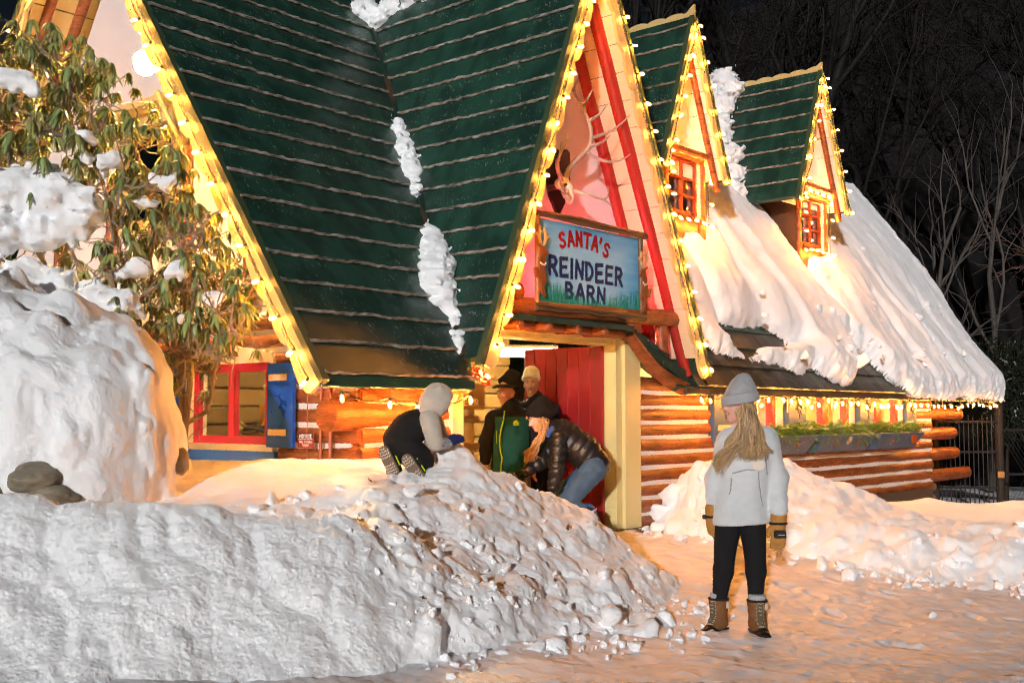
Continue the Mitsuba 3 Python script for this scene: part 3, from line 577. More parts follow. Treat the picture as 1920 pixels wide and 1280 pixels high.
# curved things inside the window
ins = thing('sleigh_runners', 'curved brass-coloured sleigh runners standing inside the left window', 'sleigh')
g = np.random.default_rng(4)
for i, (o, z, s) in enumerate(((-1.95, 1.25, 1), (-1.45, 1.22, 1), (-2.3, 1.3, -1), (-1.2, 1.3, -1))):
    q = np.linspace(-2.6, 1.0, 22)
    putc('runner', bw(tube(np.column_stack([TG + 0.42 + 0.05 * i + 0 * q, o + s * (0.16 * np.cos(q) + 0.05 * q), z + 0.28 + 0.2 * np.sin(q) + 0.03 * q]), 0.018, 7)), (0.22, 0.15, 0.06), 'satin', parent=ins)
q = np.linspace(0, 6.3, 30)
for o in (-2.0, -1.45):
    putc('seat_rim', bw(tube(np.column_stack([TG + 0.5 + 0.1 * np.cos(q), o + 0.2 * np.sin(q), 1.30 + 0.03 * np.cos(2 * q)]), 0.022, 7)), (0.06, 0.05, 0.04), 'gloss', parent=ins)
putc('orange_crate', bw(box((TG + 0.75, -2.35, 1.25), (TG + 1.1, -1.7, 1.55), 0.01)), (0.50, 0.20, 0.03), 'matte', label='orange crate standing inside the left window', category='crate')
putc('green_cushion', bw(box((TG + 0.70, -2.1, 1.14), (TG + 1.1, -1.55, 1.245), 0.03)), (0.10, 0.42, 0.03), 'matte', label='bright green cushion lying inside the left window', category='cushion')
# ---------------------------------------------------------------- notice, pipes on the left gable
nt = thing('notice_sign', 'small red metal notice with white lettering beside the blue shutter', 'sign')
ny = TG - 0.115
putc('plate', bw(box((ny, -0.64, 1.17), (ny + 0.008, -0.43, 1.30), 0.002)), (0.24, 0.035, 0.025), 'satin', False, parent=nt)
putc('header', bw(box((ny - 0.002, -0.635, 1.245), (ny + 0.001, -0.435, 1.297))), (0.10, 0.02, 0.02), 'satin', False, parent=nt)
def letter_oz(txt, h, o, z, t, col, parent, bold=True, name='lettering'):
    m = meshkit.text_mesh(txt, h, 0.0015, bold); v = np.array(m.vertices); w = v[:, 0].max()
    v = np.column_stack([t - v[:, 2], o - w / 2 + v[:, 0], z + v[:, 1]])
    putc(name, bw(tm(v, np.asarray(m.faces)[:, ::-1])), col, 'matte', False, 0, parent=parent)
letter_oz('NOTICE', 0.030, -0.535, 1.256, ny - 0.0025, (0.8, 0.78, 0.75), nt)
putc('rule', bw(box((ny - 0.003, -0.63, 1.243), (ny - 0.0005, -0.44, 1.247))), (0.8, 0.78, 0.75), 'matte', False, parent=nt)
letter_oz('NON-POTABLE', 0.017, -0.535, 1.215, ny - 0.0005, (0.7, 0.55, 0.5), nt); letter_oz('WATER', 0.017, -0.535, 1.188, ny - 0.0005, (0.7, 0.55, 0.5), nt)
for o, r, z1, lab in ((-0.36, 0.014, 1.75, 'orange-brown painted pipe nearest the notice, running down the log wall'), (-0.235, 0.017, 1.70, 'thicker orange-brown painted pipe running down the log wall beside the log ends'), (-0.535, 0.004, 1.72, 'thin dark cable hanging behind the red notice')):
    k = putc('wall_pipe' if r > 0.01 else 'wall_cable', bw(tube([(TG - 0.1, o, 0.6), (TG - 0.1, o, 1.2), (TG - 0.1, o, z1)], r, 10)), (0.34, 0.09, 0.03), 'satin', label=lab, category='pipe' if r > 0.01 else 'cable', group=None)
# ---------------------------------------------------------------- right windows, shutters, flower boxes
WT = [(1.95, 2.98), (3.83, 5.2), (5.66, 7.0)]
rwk = putc('window_wall', bw(extrude(sg.box(1.42, 1.2, 7.75, 1.80).difference(shapely.union_all([sg.box(a + 0.03, 1.22, b + 0.1, 1.76) for a, b in WT])), -0.2, 0.01, 'tz')), (0.60, 0.40, 0.22), 'matte', False, parent=barn)
def rsil(): return sa.rotate(silhouette(0.6), 62, origin=(0, 0))
for i, (a, b) in enumerate(WT):
    w = uniq(barn + '__right_window'); tag(w)
    m_ = (a + b) / 2 + 0.05
    putc('sash', bw(extrude(sg.box(a + 0.02, 1.21, b + 0.12, 1.77).difference(sg.box(a + 0.09, 1.27, m_ - 0.09, 1.72)).difference(sg.box(m_ + 0.09, 1.27, b + 0.03, 1.72)), -0.06, 0.035, 'tz')), (0.50, 0.016, 0.014), 'satin', False, parent=w)
    putc('trim', bw(box((b + 0.125, -0.02, 1.2), (b + 0.30, 0.045, 1.78), 0.005)), (0.74, 0.62, 0.56), 'satin', False, parent=w)
    putc('trim', bw(box((a - 0.04, -0.02, 1.2), (a + 0.018, 0.045, 1.78), 0.005)), (0.72, 0.55, 0.36), 'satin', False, parent=w)
    for c, d in ((a + 0.08, m_ - 0.08), (m_ + 0.08, b + 0.04)): put('pane', bw(box((c, -0.03, 1.26), (d, -0.026, 1.73))), 'mat_glass', False, parent=w)
    c0, c1 = (b + 0.38, b + 0.86) if i < 2 else (b + 0.32, b + 0.72)
    sils = [(c0, c1)] + ([(1.47, 1.90)] if i == 0 else [])
    for c0, c1 in sils:
        putc('shutter', bw(box((c0, 0.01, 1.10 if c0 < 1.6 else 1.2), (c1, 0.10, 1.79), 0.006)), (0.055, 0.10, 0.17), 'satin', False, parent=w)
        s_ = uniq(w + '__cutout')
        putc('cutout', bw(extrude(sa.translate(rsil(), (c0 + c1) / 2, 1.57), 0.1005, 0.104, 'tz')), (0.015, 0.015, 0.02), 'matte', False, parent=w)
        if c0 < 1.6: putc('strap', bw(box((c0 + 0.07, 0.101, 1.26), (c1 + 0.05, 0.112, 1.325), 0.003)), (0.72, 0.55, 0.28), 'satin', False, parent=w)
putc('inner_wall', bw(cat([box((1.2, -1.5, 0.3), (7.9, -1.4, 2.3)), box((7.8, -1.5, 0.3), (7.9, -0.25, 2.3))])), (0.55, 0.36, 0.13), 'matte', False, parent=barn)
g = np.random.default_rng(12)
def bough(L, seed):
    """an evergreen bough: a bent stem with flat sprays of narrow leaflets"""
    h = np.random.default_rng(seed); V, F = [], []; n = 0
    for k in range(int(L * 260)):
        x = h.uniform(0, L); base = np.array([x, 0.07 + h.normal(0, 0.05), h.uniform(0.0, 0.12)]); d = np.array([h.normal(0.5, 0.6), h.normal(0.35, 0.5), h.normal(0.45, 0.45)]); d /= np.linalg.norm(d)
        ln = h.uniform(0.10, 0.24); side = np.cross(d, h.normal(0, 1, 3)); side /= np.linalg.norm(side)
        for j in range(7):
            a = base + d * ln * (j + 0.5) / 7 + [0, 0, -0.10 * ((j + 0.5) / 7) ** 2]
            for sgn in (-1, 1):
                e = a + (d * 0.8 + side * sgn * 0.7) * 0.06 * (1.2 - j / 9); w = np.cross(e - a, d); w = w / (np.linalg.norm(w) + 1e-9); q = np.cross(w, e - a); q = q / (np.linalg.norm(q) + 1e-9) * 0.009
                V += [a - q, a + q, e]; F.append((n, n + 1, n + 2)); n += 3
    return tm(np.array(V), np.array(F))
BOX = [(2.55, 3.60), (3.68, 5.48), (5.58, 7.28)]
for i, (a, b) in enumerate(BOX):
    lab = ('nearest flower box, behind the shoulder of the woman', 'middle flower box with a white painted disc', 'farthest flower box with a small orange painted pot')[i]
    k = thing('flower_box', 'blue-grey wooden ' + lab, 'flower box')
    putc('front', bw(slab([(a, 0.40, 1.18), (b, 0.40, 1.18), (b - 0.17, 0.28, 0.955), (a + 0.1, 0.28, 0.955)], (0, 1, -0.5), -0.02, 0.0)), (0.07, 0.115, 0.19), 'satin', False, parent=k)
    for t0, t1 in ((a + 0.012, a + 0.11), (b - 0.012, b - 0.18)): putc('side', bw(slab([(t0, 0.38, 1.178), (t1, 0.26, 0.957), (t1, 0.09, 0.957), (t0, 0.09, 1.178)], (1, 0, 0), -0.01, 0.01)), (0.07, 0.115, 0.19), 'satin', False, parent=k)
    putc('bottom', bw(box((a + 0.1, 0.08, 0.945), (b - 0.17, 0.27, 0.96))), (0.07, 0.09, 0.12), 'satin', False, parent=k)
    putc('soil', bw(box((a + 0.04, 0.09, 1.10), (b - 0.06, 0.33, 1.12))), (0.04, 0.03, 0.02), 'matte', False, parent=k)
    on = lambda t, z, dd=0.004: np.array([t, 0.28 + (z - 0.955) / 0.225 * 0.12 + dd, z])
    dots = [(g.uniform(a + 0.15, b - 0.2), g.uniform(0.98, 1.16), g.uniform(0.004, 0.008), (0.5, 0.5, 0.5)) for _ in range(16)]
    dots += [(g.normal(c, 0.05), g.normal(1.07, 0.025), 0.011, (0.50, 0.13, 0.03)) for c in ((a + 0.55, b - 0.2)[:1] if i == 0 else (a + 0.5, a + 1.25) if i == 1 else (a + 0.55,)) for _ in range(9)]
    if i == 1: dots.append((a + 0.92, 1.10, 0.06, (0.72, 0.50, 0.36)))
    for q, (t, z, r, c) in enumerate(dots):
        an = np.arange(12) * np.pi / 6; P = [on(t + r * 1.2 * np.cos(x), z + r * np.sin(x)) for x in an]
        m = tm(np.array(P + [on(t, z)]), np.array([(x, (x + 1) % 12, 12) for x in range(12)]))
        if r > 0.03: putc('painted_disc', bw(m), c, 'matte', False, 0, parent=k)
        else: dots[q] = (m, c)
    ms = [d for d in dots if len(d) == 2]
    for col in {tuple(c) for _, c in ms}: putc('painted_flower' if col[0] == 0.50 and col[1] < 0.2 else 'painted_snowflake', bw(cat([m for m, c in ms if tuple(c) == col])), col, 'matte', False, 0, parent=k)
    if i == 2:
        putc('painted_pot', bw(extrude(sg.Polygon([(b - 0.46, 1.02), (b - 0.30, 1.02), (b - 0.27, 1.14), (b - 0.49, 1.14)]), 0.36, 0.385, 'tz')), (0.55, 0.09, 0.02), 'matte', False, parent=k)
    ev = bough(b - a, 30 + i); v = ev.vertices + [a, 0.14, 1.15]
    putc('evergreen_bough', bw(tm(v, ev.faces)), lambda v: np.array((0.085, 0.145, 0.025)) * (0.5 + meshkit.noise(v * 14, 6)[:, None]), 'leaf', False, label=('evergreen boughs filling the nearest flower box', 'evergreen boughs filling the middle flower box', 'evergreen boughs filling the farthest flower box')[i], category='evergreen bough')
# icicles along the right eave
for k in range(46):
    t = g.uniform(0.35, TR); L = g.choice([0.05, 0.07, 0.1, 0.13, 0.2], p=[0.3, 0.3, 0.2, 0.12, 0.08]); r = 0.007 + 0.03 * L
    P = [(t, EO - 0.005, EZ - 0.075), (t + 0.003, EO - 0.005, EZ - 0.085 - L * 0.4), (t - 0.002, EO - 0.004, EZ - 0.085 - L * 0.8), (t, EO - 0.004, EZ - 0.085 - L)]
    put('icicle', bw(tube(P, [r, r * 0.75, r * 0.4, 0.001], 6)), 'mat_ice', True, label='small clear icicle hanging from the right eave of the barn', category='icicle', group='icicles along the right eave')

# ---------------------------------------------------------------- the painted sign
sign = thing('painted_sign', 'painted sign of sky and grass framed in logs, with red and navy lettering', 'sign')
S0, S1, SZ0, SZ1, SO = -2.11, -0.33, 2.44, 3.31, 0.32
def sign_col(v):
    q = np.linalg.inv(np.array([U, N]).T) @ (v[:, :2] - D0).T; x = (q[0] - S0) / (S1 - S0); z = (v[:, 2] - SZ0) / (SZ1 - SZ0)
    st_ = meshkit.fbm(np.column_stack([x * 4, z * 22, 0 * x]), 3, 2)
    e = np.clip(0.10 + 1.5 * np.maximum(np.abs(x - 0.5) * 1.3, (z - 0.35)) ** 1.6 + 0.35 * (st_ - 0.5), 0, 1)[:, None]
    return np.array((0.48, 0.74, 0.90)) * (1 - e) + np.array((0.015, 0.30, 0.64)) * e
nx, nz = 90, 50
X, Z = np.meshgrid(np.linspace(S0 + 0.04, S1 - 0.06, nx), np.linspace(SZ0 + 0.03, SZ1 - 0.03, nz), indexing='ij')
i, j = np.meshgrid(np.arange(nx - 1), np.arange(nz - 1), indexing='ij'); ix = lambda a, b: (a * nz + b)
gf = np.stack([ix(i, j), ix(i + 1, j), ix(i + 1, j + 1), ix(i, j + 1)], -1).reshape(-1, 4)
putc('board', bw(tm(np.column_stack([X.ravel(), X.ravel() * 0 + SO, Z.ravel()]), gf)), sign_col, 'satin', True, 0, parent=sign)
putc('board_back', bw(box((S0 + 0.04, SO - 0.025, SZ0 + 0.03), (S1 - 0.06, SO - 0.003, SZ1 - 0.03))), (0.15, 0.08, 0.03), 'matte', False, parent=sign)
BARK = lambda v: np.where(meshkit.noise(v * np.array([30, 30, 30.0]), 2)[:, None] > 0.5, (0.10, 0.05, 0.02), (0.05, 0.025, 0.012)) * 1.0
putc('frame_log', bw(logm((S0 - 0.06, SO + 0.03, SZ1 + 0.01), (S1 + 0.02, SO + 0.03, SZ1 - 0.0), 0.034, 3, rough=0.22, dome=0.5)), BARK, 'satin', 50, parent=sign)
putc('frame_log', bw(logm((S0 - 0.02, SO + 0.03, SZ0 + 0.0), (S1 - 0.02, SO + 0.03, SZ0 + 0.015), 0.035, 4, rough=0.25, seg=0.15, dome=0.3)), BARK, 'satin', 50, parent=sign)
putc('frame_log', bw(logm((S0 + 0.02, SO + 0.02, SZ0), (S0 + 0.02, SO + 0.02, SZ1), 0.026, 5, rough=0.15)), (0.24, 0.10, 0.035), 'satin', 50, parent=sign)
putc('frame_log', bw(logm((S1 - 0.06, SO + 0.02, SZ0 + 0.03), (S1 - 0.06, SO + 0.02, SZ1), 0.026, 6, rough=0.15)), (0.13, 0.07, 0.03), 'satin', 50, parent=sign)
# grass blades along the foot
h = np.random.default_rng(3); BL = []
for k in range(430):
    x = h.uniform(S0 + 0.02, S1 - 0.02); u_ = abs((x - (S0 + S1) / 2) / (S1 - S0) * 2); top = (0.13 + 0.22 * u_ ** 1.5) * h.uniform(0.5, 1.0) + 0.03; dx = h.normal(0, 0.012); w = h.uniform(0.003, 0.007); y = SO + 0.004 + 0.0006 * (k % 9); z0 = SZ0 + 0.03
    BL.append(((x, y, z0), w, (x + dx, y, z0 + top), h.choice(3)))
for c, col in enumerate(((0.012, 0.20, 0.12), (0.02, 0.32, 0.19), (0.05, 0.42, 0.32))):
    V, F = [], []
    for (p, w, e, cc) in BL:
        if cc != c: continue
        n = len(V); V += [(p[0] - w, p[1], p[2]), (p[0] + w, p[1], p[2]), e]; F.append((n, n + 1, n + 2))
    putc('painted_grass', bw(tm(np.array(V), np.array(F)[:, ::-1])), col, 'satin', False, 0.1, parent=sign, kind='stuff')
STROKES = {'S': [[(0.85, 0.85), (0.6, 1.0), (0.3, 0.95), (0.12, 0.75), (0.3, 0.56), (0.65, 0.46), (0.85, 0.25), (0.65, 0.04), (0.3, 0.0), (0.08, 0.14)]],
           'A': [[(0.05, 0), (0.48, 1), (0.58, 1), (0.95, 0)], [(0.2, 0.35), (0.82, 0.33)]], 'N': [[(0.1, 0), (0.12, 1), (0.85, 0.02), (0.88, 1)]], 'T': [[(0, 0.98), (1, 1.0)], [(0.5, 1), (0.48, 0)]],
           "'": [[(0.2, 1.05), (0.1, 0.75)]], 'R': [[(0.1, 0), (0.12, 1), (0.65, 0.98), (0.85, 0.76), (0.65, 0.52), (0.15, 0.48)], [(0.42, 0.48), (0.9, 0)]], 'E': [[(0.85, 1), (0.12, 0.98), (0.1, 0), (0.88, 0.02)], [(0.12, 0.5), (0.72, 0.52)]],
           'I': [[(0.3, 1), (0.28, 0)]], 'D': [[(0.12, 0.98), (0.12, 0.02), (0.55, 0.06), (0.88, 0.4), (0.82, 0.72), (0.5, 0.96), (0.05, 0.98)]], 'B': [[(0.12, 0.02), (0.12, 0.98), (0.55, 0.98), (0.75, 0.78), (0.55, 0.54), (0.15, 0.52)], [(0.5, 0.53), (0.86, 0.3), (0.6, 0.03), (0.12, 0.02)]],
           'O': [[(0.5, 0), (0.12, 0.25), (0.12, 0.75), (0.5, 1), (0.88, 0.75), (0.88, 0.25), (0.5, 0)]]}
def painted(txt, x0, x1, zf, hgt, wd, col, o, parent, name='letter', arc=None, tilt=0.0):
    """hand-painted capitals spread from x0 to x1; zf(x): height of the baseline"""
    n = sum(0.45 if c in "I' " else 1.0 for c in txt); cw = (x1 - x0) / n; x = x0
    for q, c in enumerate(txt):
        a = 0.45 if c in "I' " else 1.0
        if c != ' ':
            sh = shapely.union_all([sg.LineString(np.array(s) * [cw * 0.80 * (1 if a == 1 else 0.5), hgt]).buffer(wd * (1 + 0.10 * math.sin(q * 2.3 + len(s))), cap_style='square' if c in 'TEI' else 'round', join_style='round') for s in STROKES[c]])
            xm = x + a * cw / 2; sl_ = (zf(xm + 0.01) - zf(xm - 0.01)) / 0.02
            sh = sa.translate(sa.rotate(sh, math.degrees(math.atan(sl_)) * 0.9 + 2 * math.sin(q * 1.7), origin=(cw * a * 0.4, 0)), x + 0.08 * cw, zf(xm))
            putc(name, bw(extrude(sh, o, o + 0.004, 'tz')), col, 'satin', False, 0.08, parent=parent)
        x += a * cw
painted("SANTA'S", -1.735, -0.93, lambda x: 3.085 - 0.42 * (x + 1.34) ** 2 - 0.02 * (x + 1.3), 0.135, 0.016, (0.36, 0.010, 0.012), SO + 0.003, sign)
painted('REINDEER', -1.91, -0.68, lambda x: 2.765 - 0.01 * (x + 1.3), 0.168, 0.0195, (0.018, 0.030, 0.10), SO + 0.003, sign)
painted('BARN', -1.665, -0.98, lambda x: 2.56 - 0.01 * (x + 1.3), 0.145, 0.019, (0.018, 0.030, 0.10), SO + 0.003, sign)
# carved reindeer at both ends of the sign
def cut_reindeer(x, z, s, flip):
    k = uniq(sign + '__carved_reindeer'); f = -1 if flip else 1
    body = shapely.union_all([sg.LineString([(0, 0.0), (0.03, 0.10), (0.02, 0.2)]).buffer(0.045), sg.LineString([(0.02, 0.2), (0.0, 0.30)]).buffer(0.035), sg.LineString([(0, 0.31), (-0.05, 0.27)]).buffer(0.026), sg.LineString([(0.03, 0.05), (0.10, 0.03), (0.12, 0.09)]).buffer(0.022), sg.LineString([(0, 0.0), (0.02, -0.10), (-0.02, -0.16)]).buffer(0.02), sg.LineString([(0.03, 0.33), (0.07, 0.35)]).buffer(0.012)])
    horn = shapely.union_all([sg.LineString([(0.0, 0.33), (-0.05, 0.42), (-0.03, 0.52)]).buffer(0.011), sg.LineString([(0.02, 0.33), (0.06, 0.43), (0.05, 0.54)]).buffer(0.011), sg.LineString([(-0.04, 0.41), (-0.09, 0.45)]).buffer(0.008), sg.LineString([(0.055, 0.42), (0.10, 0.47)]).buffer(0.008), sg.LineString([(0.06, 0.47), (0.02, 0.5)]).buffer(0.007)])
    mv = lambda p: sa.translate(sa.scale(p, f * s, s, origin=(0, 0)), x, z)
    putc('carved_reindeer', bw(extrude(mv(body), SO + 0.045, SO + 0.07, 'tz')), (0.20, 0.06, 0.018), 'satin', 30, parent=sign)
    putc('antler', bw(extrude(mv(horn), SO + 0.047, SO + 0.066, 'tz')), (0.45, 0.30, 0.13), 'satin', 30, parent=k)
    putc('collar', bw(extrude(mv(sg.LineString([(-0.03, 0.17), (0.0, 0.14), (0.06, 0.16)]).buffer(0.008)), SO + 0.071, SO + 0.077, 'tz')), (0.6, 0.55, 0.5), 'matte', False, parent=k)
cut_reindeer(-2.05, 2.70, 0.9, True); cut_reindeer(-0.40, 2.66, 0.9, False)

# ---------------------------------------------------------------- antlers on their plaque above the sign
def bwa(m):
    v = np.array(m.vertices); return bw(tm(np.column_stack([-1.40 + (v[:, 0] + 2.06) * 1.08, 0.10 + (v[:, 1] - 0.62), 3.73 + (v[:, 2] - 3.60) * 1.06]), m.faces))
def bwq(m):
    v = np.array(m.vertices); return bw(tm(np.column_stack([-1.245 + (v[:, 0] + 1.875) * 1.12, v[:, 1], 3.79 + (v[:, 2] - 3.59) * 1.08]), m.faces))
pq = putc('shield_plaque', bwq(extrude(sg.Polygon([(-2.03, 3.80), (-2.01, 3.88), (-1.95, 3.84), (-1.89, 3.90), (-1.83, 3.86), (-1.76, 3.92), (-1.72, 3.90), (-1.72, 3.6), (-1.76, 3.46), (-1.88, 3.28), (-1.99, 3.44), (-2.03, 3.6)]).buffer(0.008), GO + 0.005, GO + 0.035, 'tz')), (0.03, 0.012, 0.010), 'gloss', 30, label='dark shield-shaped plaque with a notched top on the gable', category='plaque')

an = thing('antler_mount', 'bleached skull with large branching antlers mounted above the sign', 'antlers')
BONE = lambda v: np.array((0.40, 0.31, 0.27)) * (0.75 + 0.5 * meshkit.noise(v * 11, 3)[:, None])
sk = trimesh.creation.icosphere(2, 1.0).vertices; fc_ = trimesh.creation.icosphere(2, 1.0).faces
def blob(c, r, tp=0.0):
    v = sk * r; v = v * np.column_stack([1 - tp * sk[:, 2] * -1, 1 + 0 * sk[:, 0], 1 + 0 * sk[:, 0]]); return tm(v + c, fc_)
putc('skull', bwa(cat([blob(np.array((-2.06, 0.62, 3.60)), (0.075, 0.08, 0.06)), blob(np.array((-2.06, 0.68, 3.53)), (0.05, 0.07, 0.085), 0.4), blob(np.array((-2.06, 0.71, 3.455)), (0.032, 0.05, 0.06), 0.3)])), (0.66, 0.55, 0.47), 'satin', True, parent=an)
putc('eye_socket', bwa(cat([blob(np.array((-2.06 + s * 0.045, 0.70, 3.575)), (0.015, 0.02, 0.016)) for s in (-1, 1)])), (0.05, 0.03, 0.025), 'matte', True, parent=an)
def spl(P, n=18):
    P = np.asarray(P, float); s = np.linspace(0, len(P) - 1, n); from scipy.interpolate import CubicSpline
    return CubicSpline(np.arange(len(P)), P)(s)
def beam(side):
    H = []
    m = lambda P: [(-2.06 + (t + 2.06) * side, o, z) for t, o, z in P]
    main_ = spl(m([(-2.04, .64, 3.62), (-1.92, .68, 3.84), (-1.77, .72, 3.99), (-1.73, .70, 4.20), (-1.80, .66, 4.36), (-1.90, .64, 4.49), (-1.97, .62, 4.66)]), 26)
    H.append(tube(main_, np.linspace(0.03, 0.010, 26), 8))
    for a, b, c in (((-1.80, .72, 3.93), (-1.58, .84, 3.86), (-1.36, .92, 3.97)), ((-1.74, .70, 4.08), (-1.5, .82, 4.20), (-1.29, .88, 4.40)), ((-1.75, .69, 4.25), (-1.66, .76, 4.32), (-1.58, .80, 4.44)), ((-1.82, .66, 4.38), (-1.76, .70, 4.47), (-1.70, .72, 4.58)), ((-1.91, .64, 4.50), (-1.92, .66, 4.55), (-1.89, .68, 4.62)), ((-1.77, .72, 4.0), (-1.66, .78, 4.04), (-1.56, .82, 4.13))):
        H.append(tube(spl(m([a, b, c]), 10), np.linspace(0.02, 0.004, 10), 7))
    H.append(tube(spl(m([(-2.03, .66, 3.56), (-1.98, .82, 3.49), (-1.90, .90, 3.46), (-1.80, .94, 3.46), (-1.79, .96, 3.58)]), 14), np.linspace(0.02, 0.006, 14), 7))
    H.append(tube(spl(m([(-1.86, .92, 3.455), (-1.80, .97, 3.42), (-1.78, 1.0, 3.36)]), 8), np.linspace(0.012, 0.004, 8), 6))
    return cat(H)
putc('antler', bwa(beam(1)), BONE, 'satin', True, parent=an)
putc('mount_peg', bwa(tube([(-2.06, 0.44, 3.58), (-2.06, 0.60, 3.58)], 0.03, 8)), (0.05, 0.03, 0.02), 'satin', parent=an)
LB = spl([(-2.09, .64, 3.62), (-2.2, .70, 3.66), (-2.30, .76, 3.74), (-2.27, .80, 3.86), (-2.19, .80, 4.02)], 18)
putc('antler', bwa(cat([tube(LB, np.linspace(0.028, 0.008, 18), 8), tube(spl([(-2.1, .66, 3.56), (-2.2, .80, 3.47), (-2.33, .84, 3.47), (-2.38, .84, 3.58)], 12), np.linspace(0.02, 0.005, 12), 7), tube(spl([(-2.29, .77, 3.76), (-2.36, .84, 3.80), (-2.38, .88, 3.9)], 8), np.linspace(0.014, 0.004, 8), 6)])), BONE, 'satin', True, parent=an)
# ---------------------------------------------------------------- ground and hillside
sst = lambda a, b, x: (lambda t: t * t * (3 - 2 * t))(np.clip((x - a) / (b - a), 0, 1))
def to_b(x, y): return (x - D0[0]) * U[0] + (y - D0[1]) * U[1], (x - D0[0]) * N[0] + (y - D0[1]) * N[1]
def ground_z(x, y):
    t, o = to_b(x, y)
    z = 0.25 * sst(4.2, 0.8, o) * sst(7, 2.5, t) - 0.45 * sst(15, 20, y) * sst(4, 8, x)
    return np.where((o < 0) & (t > -5) & (t < 9), np.minimum(z, 0.05), z)
def grid(xs, ys, zf):
    X, Y = np.meshgrid(xs, ys, indexing='ij'); Z = zf(X, Y); n = len(ys)
    i, j = np.meshgrid(np.arange(len(xs) - 1), np.arange(n - 1), indexing='ij')
    q = np.stack([i * n + j, (i + 1) * n + j, (i + 1) * n + j + 1, i * n + j + 1], -1).reshape(-1, 4)
    return tm(np.stack([X, Y, Z], -1).reshape(-1, 3), q)
def p3(X, Y, s, k=0.0): return np.stack([X * s, Y * s, X * 0 + k], -1)
FG = np.random.default_rng(64); FEET = []
for k in range(9):       # tracks of boots over the path
    x, y, a = FG.uniform(0.9, 4.5), FG.uniform(6.3, 9.6), FG.uniform(0.3, 2.6)
    for j in range(7): FEET.append((x + math.cos(a) * 0.55 * j - math.sin(a) * 0.1 * (-1) ** j, y + math.sin(a) * 0.55 * j + math.cos(a) * 0.1 * (-1) ** j, a + FG.normal(0, 0.15)))
def gfine(X, Y):
    near = sst(16, 11, Y) * sst(10, 6, np.abs(X - 1.5))
    n = 0.020 * (meshkit.fbm(p3(X, Y, 1.7), 3, 1) - 0.5) + near * (0.034 * (meshkit.fbm(p3(X, Y * 1.6, 4.5), 3, 2) - 0.5) + 0.02 * np.abs(meshkit.fbm(p3(X, Y, 11), 2, 3) - 0.5) + 0.05 * np.maximum(meshkit.fbm(p3(X, Y, 17), 2, 3) - 0.66, 0) - 0.03 * np.maximum(meshkit.fbm(p3(X, Y, 3.1), 1, 8) - 0.72, 0))
    for fx, fy, a in FEET:
        c_, s_ = math.cos(a), math.sin(a); dx, dy = X - fx, Y - fy; w = np.where((np.abs(dx) < 0.3) & (np.abs(dy) < 0.3), np.sqrt(((dx * c_ + dy * s_) / 0.15) ** 2 + ((-dx * s_ + dy * c_) / 0.055) ** 2), 9)
        n = n - 0.016 * sst(1.05, 0.8, w) + 0.007 * np.exp(-((w - 1.25) / 0.2) ** 2)
    return ground_z(X, Y) + n
xs = np.concatenate([np.linspace(-40, -1.7, 24), np.arange(-1.5, 7.0, 0.022), np.linspace(7.4, 60, 30)]); ys = np.concatenate([np.linspace(-25, 4.8, 16), np.arange(5.0, 14.0, 0.022), np.linspace(15, 33, 30)])
put('ground', grid(xs, ys, gfine), 'mat_ground', True, label='packed icy snow ground tinted orange', kind='structure')

def hill(X, Y):
    base = -0.6 + 0.47 * np.maximum(Y - 27 - 3 * np.sin(X * 0.11), 0) ** 1.02 + 0.16 * np.maximum(X - 18, 0) * sst(24, 34, Y)
    return base + 1.6 * (meshkit.fbm(p3(X, Y, 0.13), 3, 5) - 0.5) + 0.35 * (meshkit.fbm(p3(X, Y, 0.7), 3, 6) - 0.5)
def hill_col(v):
    n = meshkit.fbm(v * np.array([0.22, 0.22, 0.22]), 4, 3)[:, None]; low = sst(5.5, 2.0, v[:, 2])[:, None]
    return np.array((0.016, 0.014, 0.014)) * (1 - sst(0.45, 0.62, n)) + np.array((0.15, 0.14, 0.15)) * sst(0.45, 0.62, n) * (0.12 + 0.88 * low)
putc('hillside', grid(np.linspace(-60, 90, 130), np.linspace(25, 110, 90), hill), hill_col, 'matte', True, 0.2, label='dark wooded hillside with patches of old snow', kind='structure')

# ---------------------------------------------------------------- snow banks
def lumpy(p, a=1.0):
    """rough ploughed snow: rounded lumps with creases"""
    p = p + 0.03 * np.stack([fb(p, 5, 2, 21), fb(p, 5, 2, 22), fb(p, 5, 2, 23)], -1)
    bil = lambda s, k, q=1.0: np.abs(fb(p * [1, 1, q], s, 1, k))
    return a * (0.05 * fb(p, 1.3, 2, 9) + 0.075 * (bil(3.1, 11) - 0.3) + 0.040 * (bil(6.7, 12, 0.5) - 0.3) + 0.020 * (bil(13.0, 15, 0.7) - 0.3) + 0.010 * (bil(25.0, 13, 0.8) - 0.3) + 0.006 * (bil(43.0, 16) - 0.3))
def displaced(m, fn, keep=None):
    n = np.array(m.vertex_normals); return tm(m.vertices + n * fn(m.vertices)[:, None], m.faces)

